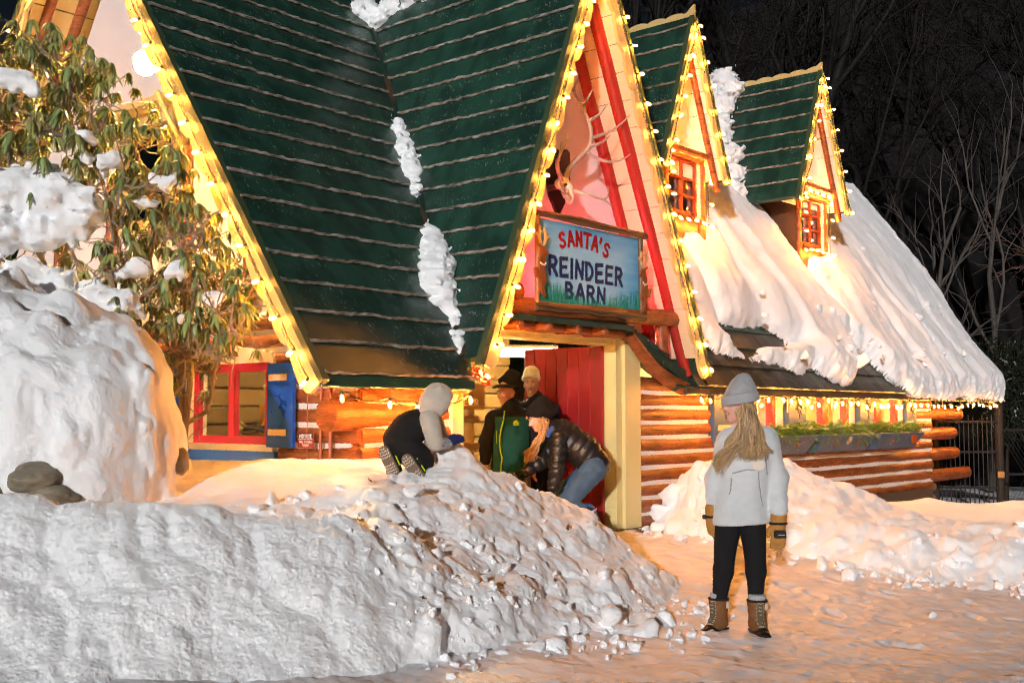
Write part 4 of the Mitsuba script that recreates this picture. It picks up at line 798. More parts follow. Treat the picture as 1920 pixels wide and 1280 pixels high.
PB = np.array([(-3.5, 9.6, 1.05), (-2.74, 9.4, 1.06), (-1.88, 9.0, 1.08), (-1.28, 8.75, 1.09), (-1.0, 9.2, 1.08), (-0.94, 8.6, 1.09), (-2.07, 7.8, 0.92), (-1.42, 7.5, 0.90), (-0.94, 7.6, 1.0), (-1.21, 8.0, 1.02), (-0.82, 7.2, 0.9), (-3.5, 8, 0.95), (-3.4, 7, 0.8), (-2.0, 6.8, 0.7), (-1.2, 6.9, 0.75),
      (-0.86, 8.3, 1.04), (-0.62, 8.2, 1.06), (-0.44, 8.35, 1.24), (-0.32, 8.45, 1.15), (-0.22, 8.6, 1.02), (0.0, 8.8, 0.91), (0.21, 8.9, 0.87), (0.43, 9.0, 0.80), (0.6, 9.0, 0.66), (0.81, 9.0, 0.47), (1.0, 8.8, 0.38), (1.13, 8.6, 0.30), (1.35, 8.3, 0.10),
      (-0.61, 7.6, 0.88), (-0.39, 7.5, 0.82), (-0.04, 7.7, 0.71), (0.34, 7.9, 0.55), (0.71, 7.9, 0.33), (0.14, 7.2, 0.36), (0.48, 7.3, 0.17), (-0.19, 6.9, 0.48), (-0.34, 6.5, 0.40), (-0.45, 6.45, 0.52), (-0.60, 6.6, 0.72), (-0.80, 6.72, 0.84), (-0.70, 6.78, 0.80), (-0.50, 6.65, 0.66), (-0.45, 6.75, 0.64), (-0.35, 6.7, 0.54), (-0.4, 6.9, 0.62), (-0.30, 6.5, 0.38), (-0.25, 6.75, 0.49), (-0.95, 6.8, 0.86), (-0.38, 6.35, 0.36), (-0.30, 6.25, 0.16), (-0.40, 6.2, 0.28), (0.85, 7.5, 0.14), (-0.51, 6.8, 0.68), (-0.66, 7.0, 0.71),
      (1.40, 8.08, -0.08), (0.94, 6.92, -0.06), (0.28, 6.7, -0.04), (-0.15, 6.2, -0.03), (0.6, 6.4, -0.2), (1.5, 7.2, -0.3), (1.9, 8.3, -0.35), (1.6, 9.2, -0.2), (1.2, 9.6, -0.1), (0.9, 9.8, 0.1), (0.4, 9.9, 0.22), (0.0, 9.7, 0.35), (-0.4, 9.5, 0.55), (-0.7, 9.3, 0.85), (1.4, 10.6, -0.3), (0.6, 10.6, -0.1), (-0.3, 10.3, 0.1), (-1.3, 6.0, 0.1), (-2.6, 6.0, 0.1), (-3.6, 6.0, 0.1), (-0.8, 6.0, 0.0), (-2.6, 5.2, -0.5), (-1.0, 5.2, -0.5), (-0.5, 5.8, -0.2), (0.3, 5.8, -0.3), (1.5, 5.8, -0.5)])
fB = RBFInterpolator(PB[:, :2], PB[:, 2], kernel='linear', smoothing=0.004)
CA = np.array([(-3.6, 6.0, 1.04), (-2.85, 6.0, 1.02), (-2.35, 6.1, 0.97), (-1.9, 6.2, 0.98), (-1.59, 6.3, 0.91), (-1.21, 6.4, 0.885), (-0.95, 6.5, 0.85), (-0.80, 6.5, 0.79), (-0.70, 6.45, 0.66), (-0.58, 6.3, 0.42), (-0.46, 6.2, 0.18), (-0.36, 6.15, -0.03), (0.0, 6.1, -0.7), (2.2, 6, -2.0)])
def bank_h(X, Y):
    B = fB(np.column_stack([X.ravel(), Y.ravel()])).reshape(X.shape)
    yc = np.interp(X, CA[:, 0], CA[:, 1]); zc = np.interp(X, CA[:, 0], CA[:, 2]) + 0.05 * (meshkit.fbm(p3(X, Y * 0, 3.0), 3, 4) - 0.5)
    d = Y - yc
    face = zc - 0.93 * np.maximum(-d, 0) ** 1.12
    A = np.where(d < 0, face, zc - 0.55 * np.maximum(d, 0) ** 1.2)
    k = 0.16; h = np.clip(0.5 + 0.5 * (A - B) / k, 0, 1); return B * (1 - h) + A * h + k * h * (1 - h)
xs = np.arange(-3.7, 1.75, 0.0115); ys = np.concatenate([np.arange(5.0, 9.2, 0.0115), np.arange(9.2, 10.65, 0.02)])
m = grid(xs, ys, bank_h)
tt_, oo_ = to_b(m.vertices[:, 0], m.vertices[:, 1])
ok = (m.vertices[:, 2] > ground_z(m.vertices[:, 0], m.vertices[:, 1]) - 0.12) & ((oo_ > -0.02) | (tt_ < TG)) & ~((tt_ > TG + 0.05) & (oo_ < 0.02))
m.update_faces(ok[m.faces].all(1)); m.remove_unreferenced_vertices()
def dispA(p):
    front = sst(0.25, -0.15, p[:, 1] - np.interp(p[:, 0], CA[:, 0], CA[:, 1])) * sst(-0.45, -0.75, p[:, 0])
    smooth = sst(7.1, 7.6, p[:, 1]) * sst(-0.75, -1.0, p[:, 0])       # the soft bed below the window
    q = p * [1.0, 0.6, 0.36] + np.column_stack([0.30 * p[:, 2] + 0.05 * fb(p, 4, 2, 38), 0 * p[:, 0], 0.05 * fb(p, 5, 2, 39)])
    bl = lambda x, s, k: np.abs(fb(x, s, 1, k)) - 0.3
    A = 0.05 * fb(p, 1.6, 2, 30) + 0.062 * bl(q, 3.0, 31) + 0.036 * bl(q, 6.6, 32) + 0.015 * bl(p * [1, 1, 0.45], 13, 33) + 0.008 * bl(p * [1, 1, 0.6], 25, 36) + 0.008 * bl(p, 44, 37)
    B = lumpy(p, 1.15)
    S = 0.045 * fb(p, 2.2, 3, 34) + 0.03 * np.maximum(fb(p, 4.5, 2, 40), 0) + 0.008 * fb(p, 9, 3, 35)
    return front * A + (1 - front) * ((1 - smooth) * B + smooth * S)
nearbank = put('snow_bank', displaced(m, dispA), 'mat_snow', True, label='ploughed snow bank in the left foreground rising to the pile with the kneeling child', kind='structure')

PC = np.array([(1.46, 12.6, 0.36), (1.66, 12.5, 0.55), (1.85, 12.2, 0.83), (1.97, 11.9, 0.93), (2.5, 12.0, 0.94), (2.95, 12.2, 0.95), (3.41, 12.0, 0.74), (3.79, 11.8, 0.56), (3.7, 10.6, 0.43), (4.04, 10.2, 0.42), (4.53, 10.0, 0.46), (5.2, 9.9, 0.5), (6.5, 9.9, 0.5), (5.53, 15.0, 0.34), (6.44, 14.5, 0.36), (5.89, 14.5, 0.20), (4.48, 13.0, 0.33), (7.5, 14.5, 0.4), (6, 12, 0.15), (5, 11.4, 0.15), (7.5, 12, 0.2),
      (1.63, 11.9, 0.30), (1.8, 11.2, 0.37), (2.28, 11.0, 0.36), (2.7, 10.6, 0.34), (2.92, 10.3, 0.32), (3.25, 10.0, 0.27), (3.88, 9.8, 0.25), (3.3, 10.4, 0.42), (2.6, 11.2, 0.55), (2.2, 11.5, 0.65), (3.2, 11.2, 0.55),
      (1.35, 12.3, 0.10), (1.4, 11.6, 0.0), (1.65, 11.0, 0.0), (1.95, 10.55, -0.03), (2.39, 10.2, -0.05), (2.9, 9.5, -0.07), (3.5, 9.35, -0.07), (4.2, 9.22, -0.07), (5.5, 9.2, -0.07), (7, 9.2, -0.07), (1.2, 11.8, -0.15), (1.3, 11.0, -0.2), (1.6, 10.2, -0.3), (2.4, 9.2, -0.5), (4, 8.6, -0.5), (7, 8.6, -0.5),
      (1.9, 12.9, 0.6), (2.6, 13.4, 0.75), (3.5, 14.4, 0.5), (4.6, 15.4, 0.2), (5.5, 16.2, 0.0), (7.5, 16.2, -0.1), (1.2, 12.6, 0.1)])
fC = RBFInterpolator(PC[:, :2], PC[:, 2], kernel='linear', smoothing=0.003)
m = grid(np.arange(1.1, 7.6, 0.021), np.arange(8.8, 16.2, 0.021), lambda X, Y: fC(np.column_stack([X.ravel(), Y.ravel()])).reshape(X.shape))
tt_, oo_ = to_b(m.vertices[:, 0], m.vertices[:, 1])
ok = (m.vertices[:, 2] > ground_z(m.vertices[:, 0], m.vertices[:, 1]) - 0.12) & ((oo_ > 0.0) | (tt_ > 8.6))
m.update_faces(ok[m.faces].all(1)); m.remove_unreferenced_vertices()
def dispC(p):
    soft = sst(11.5, 13.5, p[:, 1]) * sst(3.6, 4.4, p[:, 0])
    return (1 - soft) * lumpy(p, 1.3) + soft * (0.04 * fb(p, 1.5, 3, 41))
farbank = put('snow_bank', displaced(m, dispC), 'mat_snow', True, label='lumpy snow bank along the log wall at the right', kind='structure')

# snow lumps rolled off the banks
def lumps(name, pts, sizes, seed, label):
    g = np.random.default_rng(seed); base = [trimesh.creation.icosphere(2, 1.0) for _ in range(1)][0]; var = []
    for k in range(6):
        hl = trimesh.convex.convex_hull(g.normal(0, 1, (13, 3)) * g.uniform(0.45, 0.75, 3)); d_ = base.vertices
        sup = np.min(np.where((dn := d_ @ hl.face_normals.T) > 1e-3, np.maximum(np.einsum('ij,ij->i', hl.face_normals, hl.triangles[:, 0]), 0.2)[None] / np.maximum(dn, 1e-3), 9), axis=1)
        v = d_ * np.minimum(sup, 1.3)[:, None]; v = v * (1 + 0.12 * fb(v + k * 5, 3, 2, k)[:, None]); var.append(v)
    V, F = [], []; n = 0
    for p, s in zip(pts, sizes):
        R = trimesh.transformations.random_rotation_matrix(g.random(3))[:3, :3]; V.append(var[g.integers(6)] @ R.T * s + p); F.append(base.faces + n); n += len(base.vertices)
    put(name, tm(np.vstack(V), np.vstack(F)), 'mat_snow', True, label=label, kind='stuff')
g = np.random.default_rng(44); pts, sz = [], []
kd = cKDTree(np.asarray(scene and meshkit.WRITTEN[scene[nearbank]['filename']][0])[:, :2]); VZ = meshkit.WRITTEN[scene[nearbank]['filename']][0]
toe = np.array([(1.40, 8.08), (1.25, 7.5), (0.98, 6.95), (0.5, 6.75), (0.1, 6.6), (-0.25, 6.35), (-0.45, 6.0)])
for k in range(330):
    s = g.uniform(0, len(toe) - 1.001); i = int(s); p = toe[i] + (toe[i + 1] - toe[i]) * (s - i); inn = np.array([-0.75, 0.65]) * abs(g.normal(0, 0.5)) + g.normal(0, 0.07, 2); p = p + inn * (1 if g.random() < 0.75 else -0.25)
    s_ = min(g.gamma(1.3, 0.009) + 0.005, 0.055); d, q = kd.query(p); z = max(VZ[q, 2] if d < 0.03 else 0.0, float(ground_z(p[0], p[1]))); pts.append((p[0], p[1], z + 0.3 * s_)); sz.append(min(s_, 0.09))
for p, s in (((0.95, 6.75, 0.02), 0.06), ((0.83, 7.1, 0.10), 0.10), ((0.25, 6.6, 0.05), 0.09), ((0.6, 7.15, 0.2), 0.09), ((-0.1, 6.4, 0.06), 0.08), ((0.05, 6.35, 0.03), 0.06), ((-0.25, 7.2, 0.55), 0.08)):
    pts.append(p); sz.append(s)
for k in range(28):
    p = np.array([-0.95, 7.1]) + g.normal(0, 1, 2) * [0.45, 0.25]; d, q = kd.query(p); s_ = min(0.012 + g.gamma(1.3, 0.014), 0.07); pts.append((p[0], p[1], VZ[q, 2] + 0.25 * s_)); sz.append(s_)
for k, (x, y) in enumerate(((-0.08, 8.55), (0.02, 8.45), (0.28, 7.35), (-0.5, 6.35), (0.62, 7.1), (-0.22, 7.6), (-0.95, 7.55), (0.4, 8.1))):
    d, q = kd.query((x, y)); c = np.array([x, y, VZ[q, 2] + 0.018]); u_ = g.normal(0, 1, 3); u_ /= np.linalg.norm(u_); w_ = np.cross(u_, g.normal(0, 1, 3)); w_ /= np.linalg.norm(w_); n_ = np.cross(u_, w_)
    L = np.array([(-1, 0, 0.2), (-0.4, 0.45, 0), (0.1, 0.35, 0.15), (0.5, 0.5, -0.1), (1.1, 0, 0.3), (0.5, -0.45, 0.1), (0, -0.3, -0.1), (-0.5, -0.5, 0.15), (0, 0, 0.05)]) * 0.026
    putc('dead_leaf', tm(c + L[:, :1] * u_ + L[:, 1:2] * w_ + L[:, 2:] * n_, np.array([(i, (i + 1) % 8, 8) for i in range(8)])), (0.16, 0.06, 0.02), 'matte', False, label='small dead brown leaf lying on the snow pile', category='leaf', group='dead leaves on the snow pile')
lumps('snow_chunk', pts, sz, 3, 'loose snow chunks at the foot of the foreground bank')
kd = cKDTree(meshkit.WRITTEN[scene[farbank]['filename']][0][:, :2]); VZ = meshkit.WRITTEN[scene[farbank]['filename']][0]
pts, sz = [], []; toe = np.array([(1.35, 12.2), (1.45, 11.6), (1.7, 11.0), (2.0, 10.5), (2.5, 10.0), (3.0, 9.45), (3.6, 9.3), (4.4, 9.2), (5.2, 9.15)])
for k in range(300):
    s = g.uniform(0, len(toe) - 1.001); i = int(s); p = toe[i] + (toe[i + 1] - toe[i]) * (s - i) + np.array([0.35, 0.8]) * abs(g.normal(0, 0.5)) * (1 if g.random() < 0.8 else -0.25) + g.normal(0, 0.08, 2)
    s_ = min(g.gamma(1.3, 0.013) + 0.006, 0.08); d, q = kd.query(p); z = max(VZ[q, 2] if d < 0.04 else 0.0, float(ground_z(p[0], p[1]))); pts.append((p[0], p[1], z + 0.3 * s_)); sz.append(min(s_, 0.12))
for p, s in (((1.75, 12.1, 0.55), 0.15), ((1.6, 12.2, 0.38), 0.13), ((2.05, 11.8, 0.84), 0.12), ((2.3, 9.75, 0.04), 0.06), ((3.0, 8.1, 0.03), 0.035), ((2.7, 8.6, 0.03), 0.03), ((3.2, 9.2, 0.04), 0.07)):
    pts.append(p); sz.append(s)
lumps('snow_chunk', pts, sz, 4, 'loose snow chunks along the foot of the right snow bank')

# ---------------------------------------------------------------- the tall mound at the left: stones under a thick cap of snow
def ell(p, c, r): q = (p - c) / r; return (np.linalg.norm(q, axis=1) - 1) * min(r)
def smin(a, b, k): h = np.clip(0.5 + 0.5 * (b - a) / k, 0, 1); return b * (1 - h) + a * h - k * h * (1 - h)
def mound(p):
    q = p + 0.05 * np.stack([fb(p, 1.1, 2, 51), fb(p, 1.1, 2, 52), fb(p, 1.1, 2, 53)], -1)
    d = smin(ell(q, (-3.22, 7.9, 1.25), (0.84, 1.0, 1.02)), ell(q, (-3.28, 8.0, 0.6), (0.98, 1.1, 1.0)), 0.25)
    d = smin(d, ell(q, (-2.68, 7.6, 1.32), (0.36, 0.5, 0.62)), 0.2)
    d = smin(d, ell(q, (-3.75, 7.9, 1.5), (0.65, 0.9, 0.98)), 0.15)
    w = p * [1, 1, 0.35]
    w = w + 0.04 * np.stack([fb(p, 3, 2, 57), fb(p, 3, 2, 58), fb(p, 3, 2, 59)], -1)
    return d - 0.085 * (np.abs(fb(w, 2.6, 1, 54)) - 0.3) - 0.045 * (np.abs(fb(w, 6.5, 1, 55)) - 0.3) - 0.018 * (np.abs(fb(w * [1, 1, 1.4], 15, 1, 60)) - 0.3) - 0.02 * fb(p, 3.5, 2, 56)
put('snow_mound', nets(mound, (-4.5, 6.7, 0.4), (-1.75, 9.2, 2.75), 0.021), 'mat_snow', True, label='tall rounded mound of snow capping stones at the left edge', kind='structure')
def boulder(c, r, seed, lab):
    m = trimesh.creation.icosphere(4, 1.0); v = m.vertices * r; v = v * (1 + 0.30 * fb(m.vertices + seed, 1.3, 3, seed)[:, None] + 0.03 * fb(m.vertices, 6, 3, seed)[:, None]) + c
    putc('boulder', tm(v, m.faces), lambda v: np.array((0.27, 0.23, 0.17)) * (0.6 + 0.7 * meshkit.fbm(v * 7, 3, 4)[:, None]), 'matte', True, 0.15, label=lab, category='boulder')
boulder((-2.94, 6.98, 1.05), (0.15, 0.15, 0.10), 3, 'rounded grey-brown boulder showing through the snow mound')
boulder((-2.86, 6.96, 0.90), (0.20, 0.17, 0.11), 5, 'broad lower boulder under the rounded one in the snow mound')
boulder((-3.22, 6.97, 0.93), (0.12, 0.17, 0.12), 7, 'grey boulder at the left edge of the picture beside the broad one')
boulder((-2.29, 7.80, 1.12), (0.05, 0.10, 0.09), 9, 'dark stone showing at the right side of the snow mound')

# ---------------------------------------------------------------- snow on the roof, right of the front gable
def roof_snow():
    ts = np.arange(0.4, TR + 0.30, 0.024); hs = np.arange(-0.16, 4.98, 0.022)     # t, distance up the slope
    Tt, H = np.meshgrid(ts, hs, indexing='ij'); P = np.stack([Tt, H, 0 * H], -1)
    n1 = fb(P, 0.55, 3, 61); n2 = fb(P * [1, 0.35, 1], 2.4, 3, 62); n3 = fb(P, 6, 3, 63)
    th = 0.30 + 0.10 * sst(0.6, 3, H) + 0.06 * n1
    sk = Tt + 0.06 * H                                    # slide tracks run down the slope
    for c, w, dpt, h0, h1 in ((2.2, 0.10, 0.10, 0.9, 3.0), (3.35, 0.20, 0.14, 0.9, 2.9), (4.2, 0.12, -0.07, 0.3, 3.0), (5.72, 0.13, 0.50, -0.2, 1.7), (5.6, 0.16, 0.20, 1.6, 2.6), (6.3, 0.14, -0.08, 0, 2.6), (7.6, 0.16, 0.12, -0.2, 2.0), (8.3, 0.10, -0.06, 0.2, 3.0), (8.75, 0.14, 0.12, -0.2, 2.6), (9.7, 0.12, 0.09, -0.2, 2.2)):
        th = th - dpt * np.exp(-((sk - c - 0.10 * n2) / w) ** 2) * sst(h0 - 0.3, h0 + 0.3, H) * sst(h1 + 0.4, h1 - 0.4, H)
    n4 = 0.30 - np.abs(fb(P * [1, 0.16, 1] + 0.06 * n3[..., None], 1.9, 2, 81)); th = th + 0.05 * n2 + 0.02 * n3 + 0.06 * (n4 - 0.1) + 0.025 * (0.3 - np.abs(fb(P * [1, 0.22, 1], 4.6, 2, 82)))
    # bare eave: the edge of the snow lies higher up near the gable
    edge = np.interp(Tt + 0.10 * n2 * 2, [0.4, 1.2, 1.7, 2.1, 2.5, 2.9, 3.4, 3.9, 4.2, 4.5, 4.75, 5.0, 5.3, 5.9, 6.2, 6.6, 7.0, 11.5], [0.62, 0.52, 0.42, 0.32, 0.40, 0.30, 0.22, 0.30, 0.20, 0.10, 0.08, 0.28, 0.85, 0.7, 0.24, 0.04, -0.05, -0.10]) + 0.10 * fb(P, 2.6, 3, 64) + 0.05 * fb(P, 9, 2, 66) + 0.02 * fb(P, 25, 1, 67)
    x_ = (H - edge) / 0.30; th = np.where(th < 0, th, th * np.where(x_ < 0, x_ * 4, np.sqrt(np.clip(x_, 0, 1))))
    # broken, partly bare patch beside the gable
    hole = np.exp(-(((Tt - 3.0 + 0.9 * (H - 0.8)) / 0.75) ** 2 + ((H - 0.82) / 0.15) ** 2)) + 0.6 * np.exp(-(((Tt - 2.35) / 0.3) ** 2 + ((H - 0.70) / 0.16) ** 2))
    th = th - 0.55 * hole * (0.5 + 1.2 * meshkit.fbm(P * 3.0, 3, 65))
    th = th - 0.12 * sst(4.4, 3.8, Tt) * sst(1.6, 1.0, H)
    # thin beside the front gable and under the dormers, piled above their windows' sills
    for tm_, w in ((2.0, 0.50), (5.65, 0.56)):
        th = th - 0.42 * np.exp(-((Tt - tm_ - 0.25) / w) ** 6) * sst(2.25, 2.5, H)
    th = np.where(H > 4.85, th * 1.0, th)
    side = np.minimum(np.clip((TR + 0.22 + 0.05 * n2 - Tt) / 0.14, -1, 1), 1); th = th * np.where(th > 0, side, 1)
    th = np.minimum(th, 0.62)
    ok = th > 0.015; top = np.maximum(th, 0.0)
    lip = 0.16 * sst(0.35, 0.0, H - edge) * 0
    o = EO - H / np.hypot(1, SL) ; z = EZ + H * SL / np.hypot(1, SL)
    B_ = np.stack([Tt, o, z], -1); Vt = B_ + nF * (0.03 + top)[..., None]; Vb = B_ + nF * 0.02
    n = len(hs); i, j = np.meshgrid(np.arange(len(ts) - 1), np.arange(n - 1), indexing='ij')
    q = np.stack([i * n + j, (i + 1) * n + j, (i + 1) * n + j + 1, i * n + j + 1], -1).reshape(-1, 4)
    q = q[ok.ravel()[q].sum(1) >= 2]
    N_ = Vt.reshape(-1, 3).shape[0]
    m = tm(np.vstack([Vt.reshape(-1, 3), Vb.reshape(-1, 3)]), np.vstack([q, q[:, ::-1] + N_]))
    m.remove_unreferenced_vertices(); m = bw(m)
    return m
m = roof_snow(); nrm = np.array(m.vertex_normals)
up = nrm @ np.array([*(N * SL / np.hypot(1, SL)), 1 / np.hypot(1, SL)]) > 0
pv = m.vertices; d_ = up * (0.05 * fb(pv, 1.6, 3, 68) + 0.03 * (np.abs(fb(pv, 6, 2, 69)) - 0.2) + 0.014 * (np.abs(fb(pv, 17, 2, 70)) - 0.2))
put('roof_snow', tm(m.vertices + nrm * d_[:, None], m.faces), 'mat_snow', True, label='thick sliding blanket of snow on the right part of the barn roof', kind='stuff')
g = np.random.default_rng(46); pts, sz = [], []
for k in range(75):
    t, H = g.uniform(2.5, 10.7), abs(g.normal(0, 1.6)) + 0.3; o, z = EO - H / np.hypot(1, SL), EZ + H * SL / np.hypot(1, SL)
    if H < 4.2: pts.append(bp(t, o, z) + np.array([*(N * SL), 1.0]) / np.hypot(1, SL) * 0.33); sz.append(min(0.02 + g.gamma(1.4, 0.02), 0.11))
lumps('snow_chunk', pts, sz, 6, 'snow clods scattered over the snowy right roof')
def clump(pts, rs, h, seed, lab, name='snow_clump', amp=1.0):
    pts = np.asarray(pts, float); rs = np.asarray(rs, float)
    def f_(p):
        d = None
        for c, r in zip(pts, rs):
            e = np.linalg.norm(p - c, axis=1) - r; d = e if d is None else smin(d, e, 0.06)
        return d - amp * (0.06 * fb(p, 5, 3, seed) + 0.07 * (np.abs(fb(p, 11, 1, seed + 1)) - 0.25) + 0.04 * (np.abs(fb(p, 25, 1, seed + 2)) - 0.25))
    r = rs.max() + 0.18
    put(name, nets(f_, pts.min(0) - r, pts.max(0) + r, h), 'mat_snow', True, label=lab, category='snow')
vp = lambda z, d=0.0, dt=0.0: bp(ctl(z) - 0.02 + dt, orf(z) + 0.02 + d, z)
clump([vp(z, 0.0) for z in np.linspace(3.62, 4.5, 12)], [0.05, 0.06, 0.08, 0.10, 0.11, 0.10, 0.11, 0.11, 0.09, 0.09, 0.09, 0.06], 0.02, 71, 'narrow ragged clump of snow high in the roof valley')
clump([vp(z, 0.02, dx) for z, dx in zip(np.linspace(2.15, 3.25, 14), (0, 0, 0, -0.02, -0.06, -0.12, -0.12, -0.08, 0, 0, 0, 0, 0, 0))], [0.045, 0.05, 0.06, 0.09, 0.13, 0.16, 0.17, 0.17, 0.18, 0.17, 0.15, 0.12, 0.10, 0.05], 0.02, 74, 'large ragged clump of snow low in the roof valley')
clump([vp(z) for z in (1.98, 2.06, 2.14)], [0.05, 0.06, 0.05], 0.018, 77, 'small clump of snow at the bottom of the roof valley')
clump([bp(CT + a, o, z) for a, o, z in ((-0.05, -2.75, 6.05), (0.0, -2.5, 6.15), (0.0, -2.2, 6.22), (0.02, -1.9, 6.2), (-0.1, -2.9, 6.15), (-0.12, -2.6, 6.0))], [0.16, 0.17, 0.15, 0.12, 0.2, 0.1], 0.025, 78, 'snow lying where the front gable ridge meets the main roof')
DRIFT = ((-2.0, 6.72), (-2.3, 6.6), (-1.85, 6.55), (-2.2, 6.35), (-1.95, 6.3), (-2.2, 6.1), (-1.95, 6.0), (-2.2, 5.8), (-1.85, 5.7), (-2.0, 5.5), (-1.6, 5.4), (-1.85, 5.25), (-1.5, 5.1), (-1.7, 4.95), (-1.4, 4.8), (-1.55, 4.65))
# snow drift on the farther dormer's roof
clump([bp(5.53 - (6.61 - z) / 2.57 - 0.10, o, z) for o, z in DRIFT], [0.22, 0.22, 0.2, 0.2, 0.2, 0.2, 0.2, 0.2, 0.18, 0.18, 0.18, 0.18, 0.16, 0.16, 0.15, 0.14], 0.03, 80, 'deep ragged snow lodged on the roof of the farther dormer', amp=1.6)
# ---------------------------------------------------------------- rhododendron over the mound
rh = thing('rhododendron_bush', 'large rhododendron with drooping green leaf whorls, weighed by snow, before the left gable', 'bush')
g = np.random.default_rng(90)
RP = sg.Polygon([(-4.3, 4.7), (-3.95, 4.62), (-3.3, 4.45), (-3.08, 4.1), (-2.85, 3.72), (-2.55, 3.45), (-2.42, 3.05), (-2.16, 2.85), (-2.05, 2.4), (-2.15, 2.05), (-2.45, 1.90), (-2.66, 1.62), (-2.84, 1.95), (-3.05, 2.35), (-3.5, 2.5), (-4.3, 2.5)])
def leaf_cluster(seed):
    h = np.random.default_rng(seed); V, F, C = [], [], []; n = 0
    for k in range(h.integers(7, 10)):
        a = 2 * np.pi * k / 8 + h.normal(0, 0.25); L = h.uniform(0.13, 0.20); w = h.uniform(0.013, 0.021); out = h.uniform(0.25, 0.75)
        r = np.array([np.cos(a), np.sin(a), 0]); sd = np.array([-np.sin(a), np.cos(a), 0])
        s = np.linspace(0, 1, 6); mid = r * (out * L * (s ** 0.7))[:, None] * 0.75 + np.array([0, 0, 1.0]) * (0.018 * np.sin(s * 2.2) - L * (1 - 0.5 * out) * s ** 1.35)[:, None]
        ww = w * np.array([0.25, 0.85, 1.0, 0.95, 0.65, 0.06])
        nrm = np.cross(np.gradient(mid, axis=0), sd); nrm /= np.linalg.norm(nrm, axis=1, keepdims=True)
        c = np.array((0.150, 0.185, 0.060)) * h.uniform(0.6, 1.5) * np.array([h.uniform(0.8, 1.35), 1, h.uniform(0.8, 1.2)])
        for i in range(6): V += [mid[i] - sd * ww[i] - nrm[i] * ww[i] * 0.5, mid[i], mid[i] + sd * ww[i] - nrm[i] * ww[i] * 0.5]; C += [c, c * 1.5 + 0.012, c]
        for i in range(5):
            b = n + 3 * i
            for q in (0, 1): F += [(b + q, b + q + 1, b + q + 4), (b + q, b + q + 4, b + q + 3)]
        n += 18
    return tm(np.array(V), np.array(F)), np.array(C)
LEAF = []
for k in range(8):
    m, c = leaf_cluster(k); LEAF.append(mikit.ply(m, 'mat_leaf', True, color=c))
roots = np.array([(-3.4, 8.9, 1.2), (-2.9, 9.1, 1.1), (-3.9, 9.0, 1.2), (-2.6, 8.9, 1.2)])
tips = [(-4.2, 8.7, 4.4), (-3.7, 9.2, 4.5), (-3.3, 8.8, 4.2), (-2.8, 9.1, 3.7), (-2.4, 8.7, 3.0), (-2.1, 9.0, 2.55), (-2.15, 8.6, 2.1), (-2.5, 8.5, 1.85), (-3.0, 8.5, 3.2), (-3.6, 8.5, 3.3), (-2.5, 9.3, 2.6), (-3.2, 9.4, 3.8)]
nodes = []
BR = lambda v: np.array((0.27, 0.20, 0.14)) * (0.55 + 0.8 * meshkit.noise(v * 12, 3)[:, None])
for k, e in enumerate(tips):
    a = roots[k % 4]; e = np.array(e); s = np.linspace(0, 1, 14)[:, None]
    P = a + (e - a) * s + np.array([0, 0, -0.35]) * np.sin(np.pi * s) * (0.6 if e[2] < 3 else -0.5) + 0.16 * np.stack([fb(np.column_stack([s[:, 0] * 4, s[:, 0] * 0 + k * 3 + j, s[:, 0] * 0]), 1, 2, 6) for j in range(3)], -1) * np.sin(np.pi * np.clip(s, 0, 0.9))
    putc('branch', tube(P, np.linspace(0.028, 0.010, 14), 7), BR, 'matte', parent=rh); nodes += list(P[3:])
nodes = np.array(nodes); TW = []; cl = []
while len(cl) < 285:
    x, z = g.uniform(-4.4, -1.95), g.uniform(1.5, 4.75)
    if not RP.contains(sg.Point(x, z)): continue
    if x < -3.2 and 2.75 < z < 3.45 and g.random() < 0.8: continue       # the big snow load
    p = np.array([x, g.uniform(8.35, 9.5), z])
    if len(cl) and min(np.linalg.norm(p - q) for q in cl[-60:]) < 0.07: continue
    cl.append(p); d = np.linalg.norm(nodes - (p - [0, 0, 0.15]), axis=1); b = nodes[d.argmin()]; s = np.linspace(0, 1, 7)[:, None]
    P = b + (p - b) * s + np.array([0, 0, -0.10]) * np.sin(np.pi * s) + 0.045 * g.normal(0, 1, (7, 3)) * np.sin(np.pi * s)
    TW.append(tube(P, np.linspace(0.0095, 0.005, 7), 5)); 
    if g.random() < 0.5: nodes = np.vstack([nodes, P[3:4]])
    k = uniq(rh + '__leaf_whorl'); sc = g.uniform(0.85, 1.25)
    scene[k] = {**LEAF[g.integers(8)], 'to_world': T().translate(p.tolist()).rotate([0, 0, 1], float(g.uniform(0, 360))).rotate([1, 0, 0], float(g.normal(0, 14))).scale(float(sc))}
for k in range(330):     # bare twigs
    b = nodes[g.integers(len(nodes))]; d = g.normal(0, 1, 3) * [1, 0.6, 0.8]; d /= np.linalg.norm(d); L = g.uniform(0.12, 0.42); s = np.linspace(0, 1, 6)[:, None]
    P = b + d * L * s + 0.02 * g.normal(0, 1, (6, 3)) * s; TW.append(tube(P, np.linspace(0.007, 0.002, 6), 4))
V, F, C, n = [], [], [], 0      # the many whorls behind
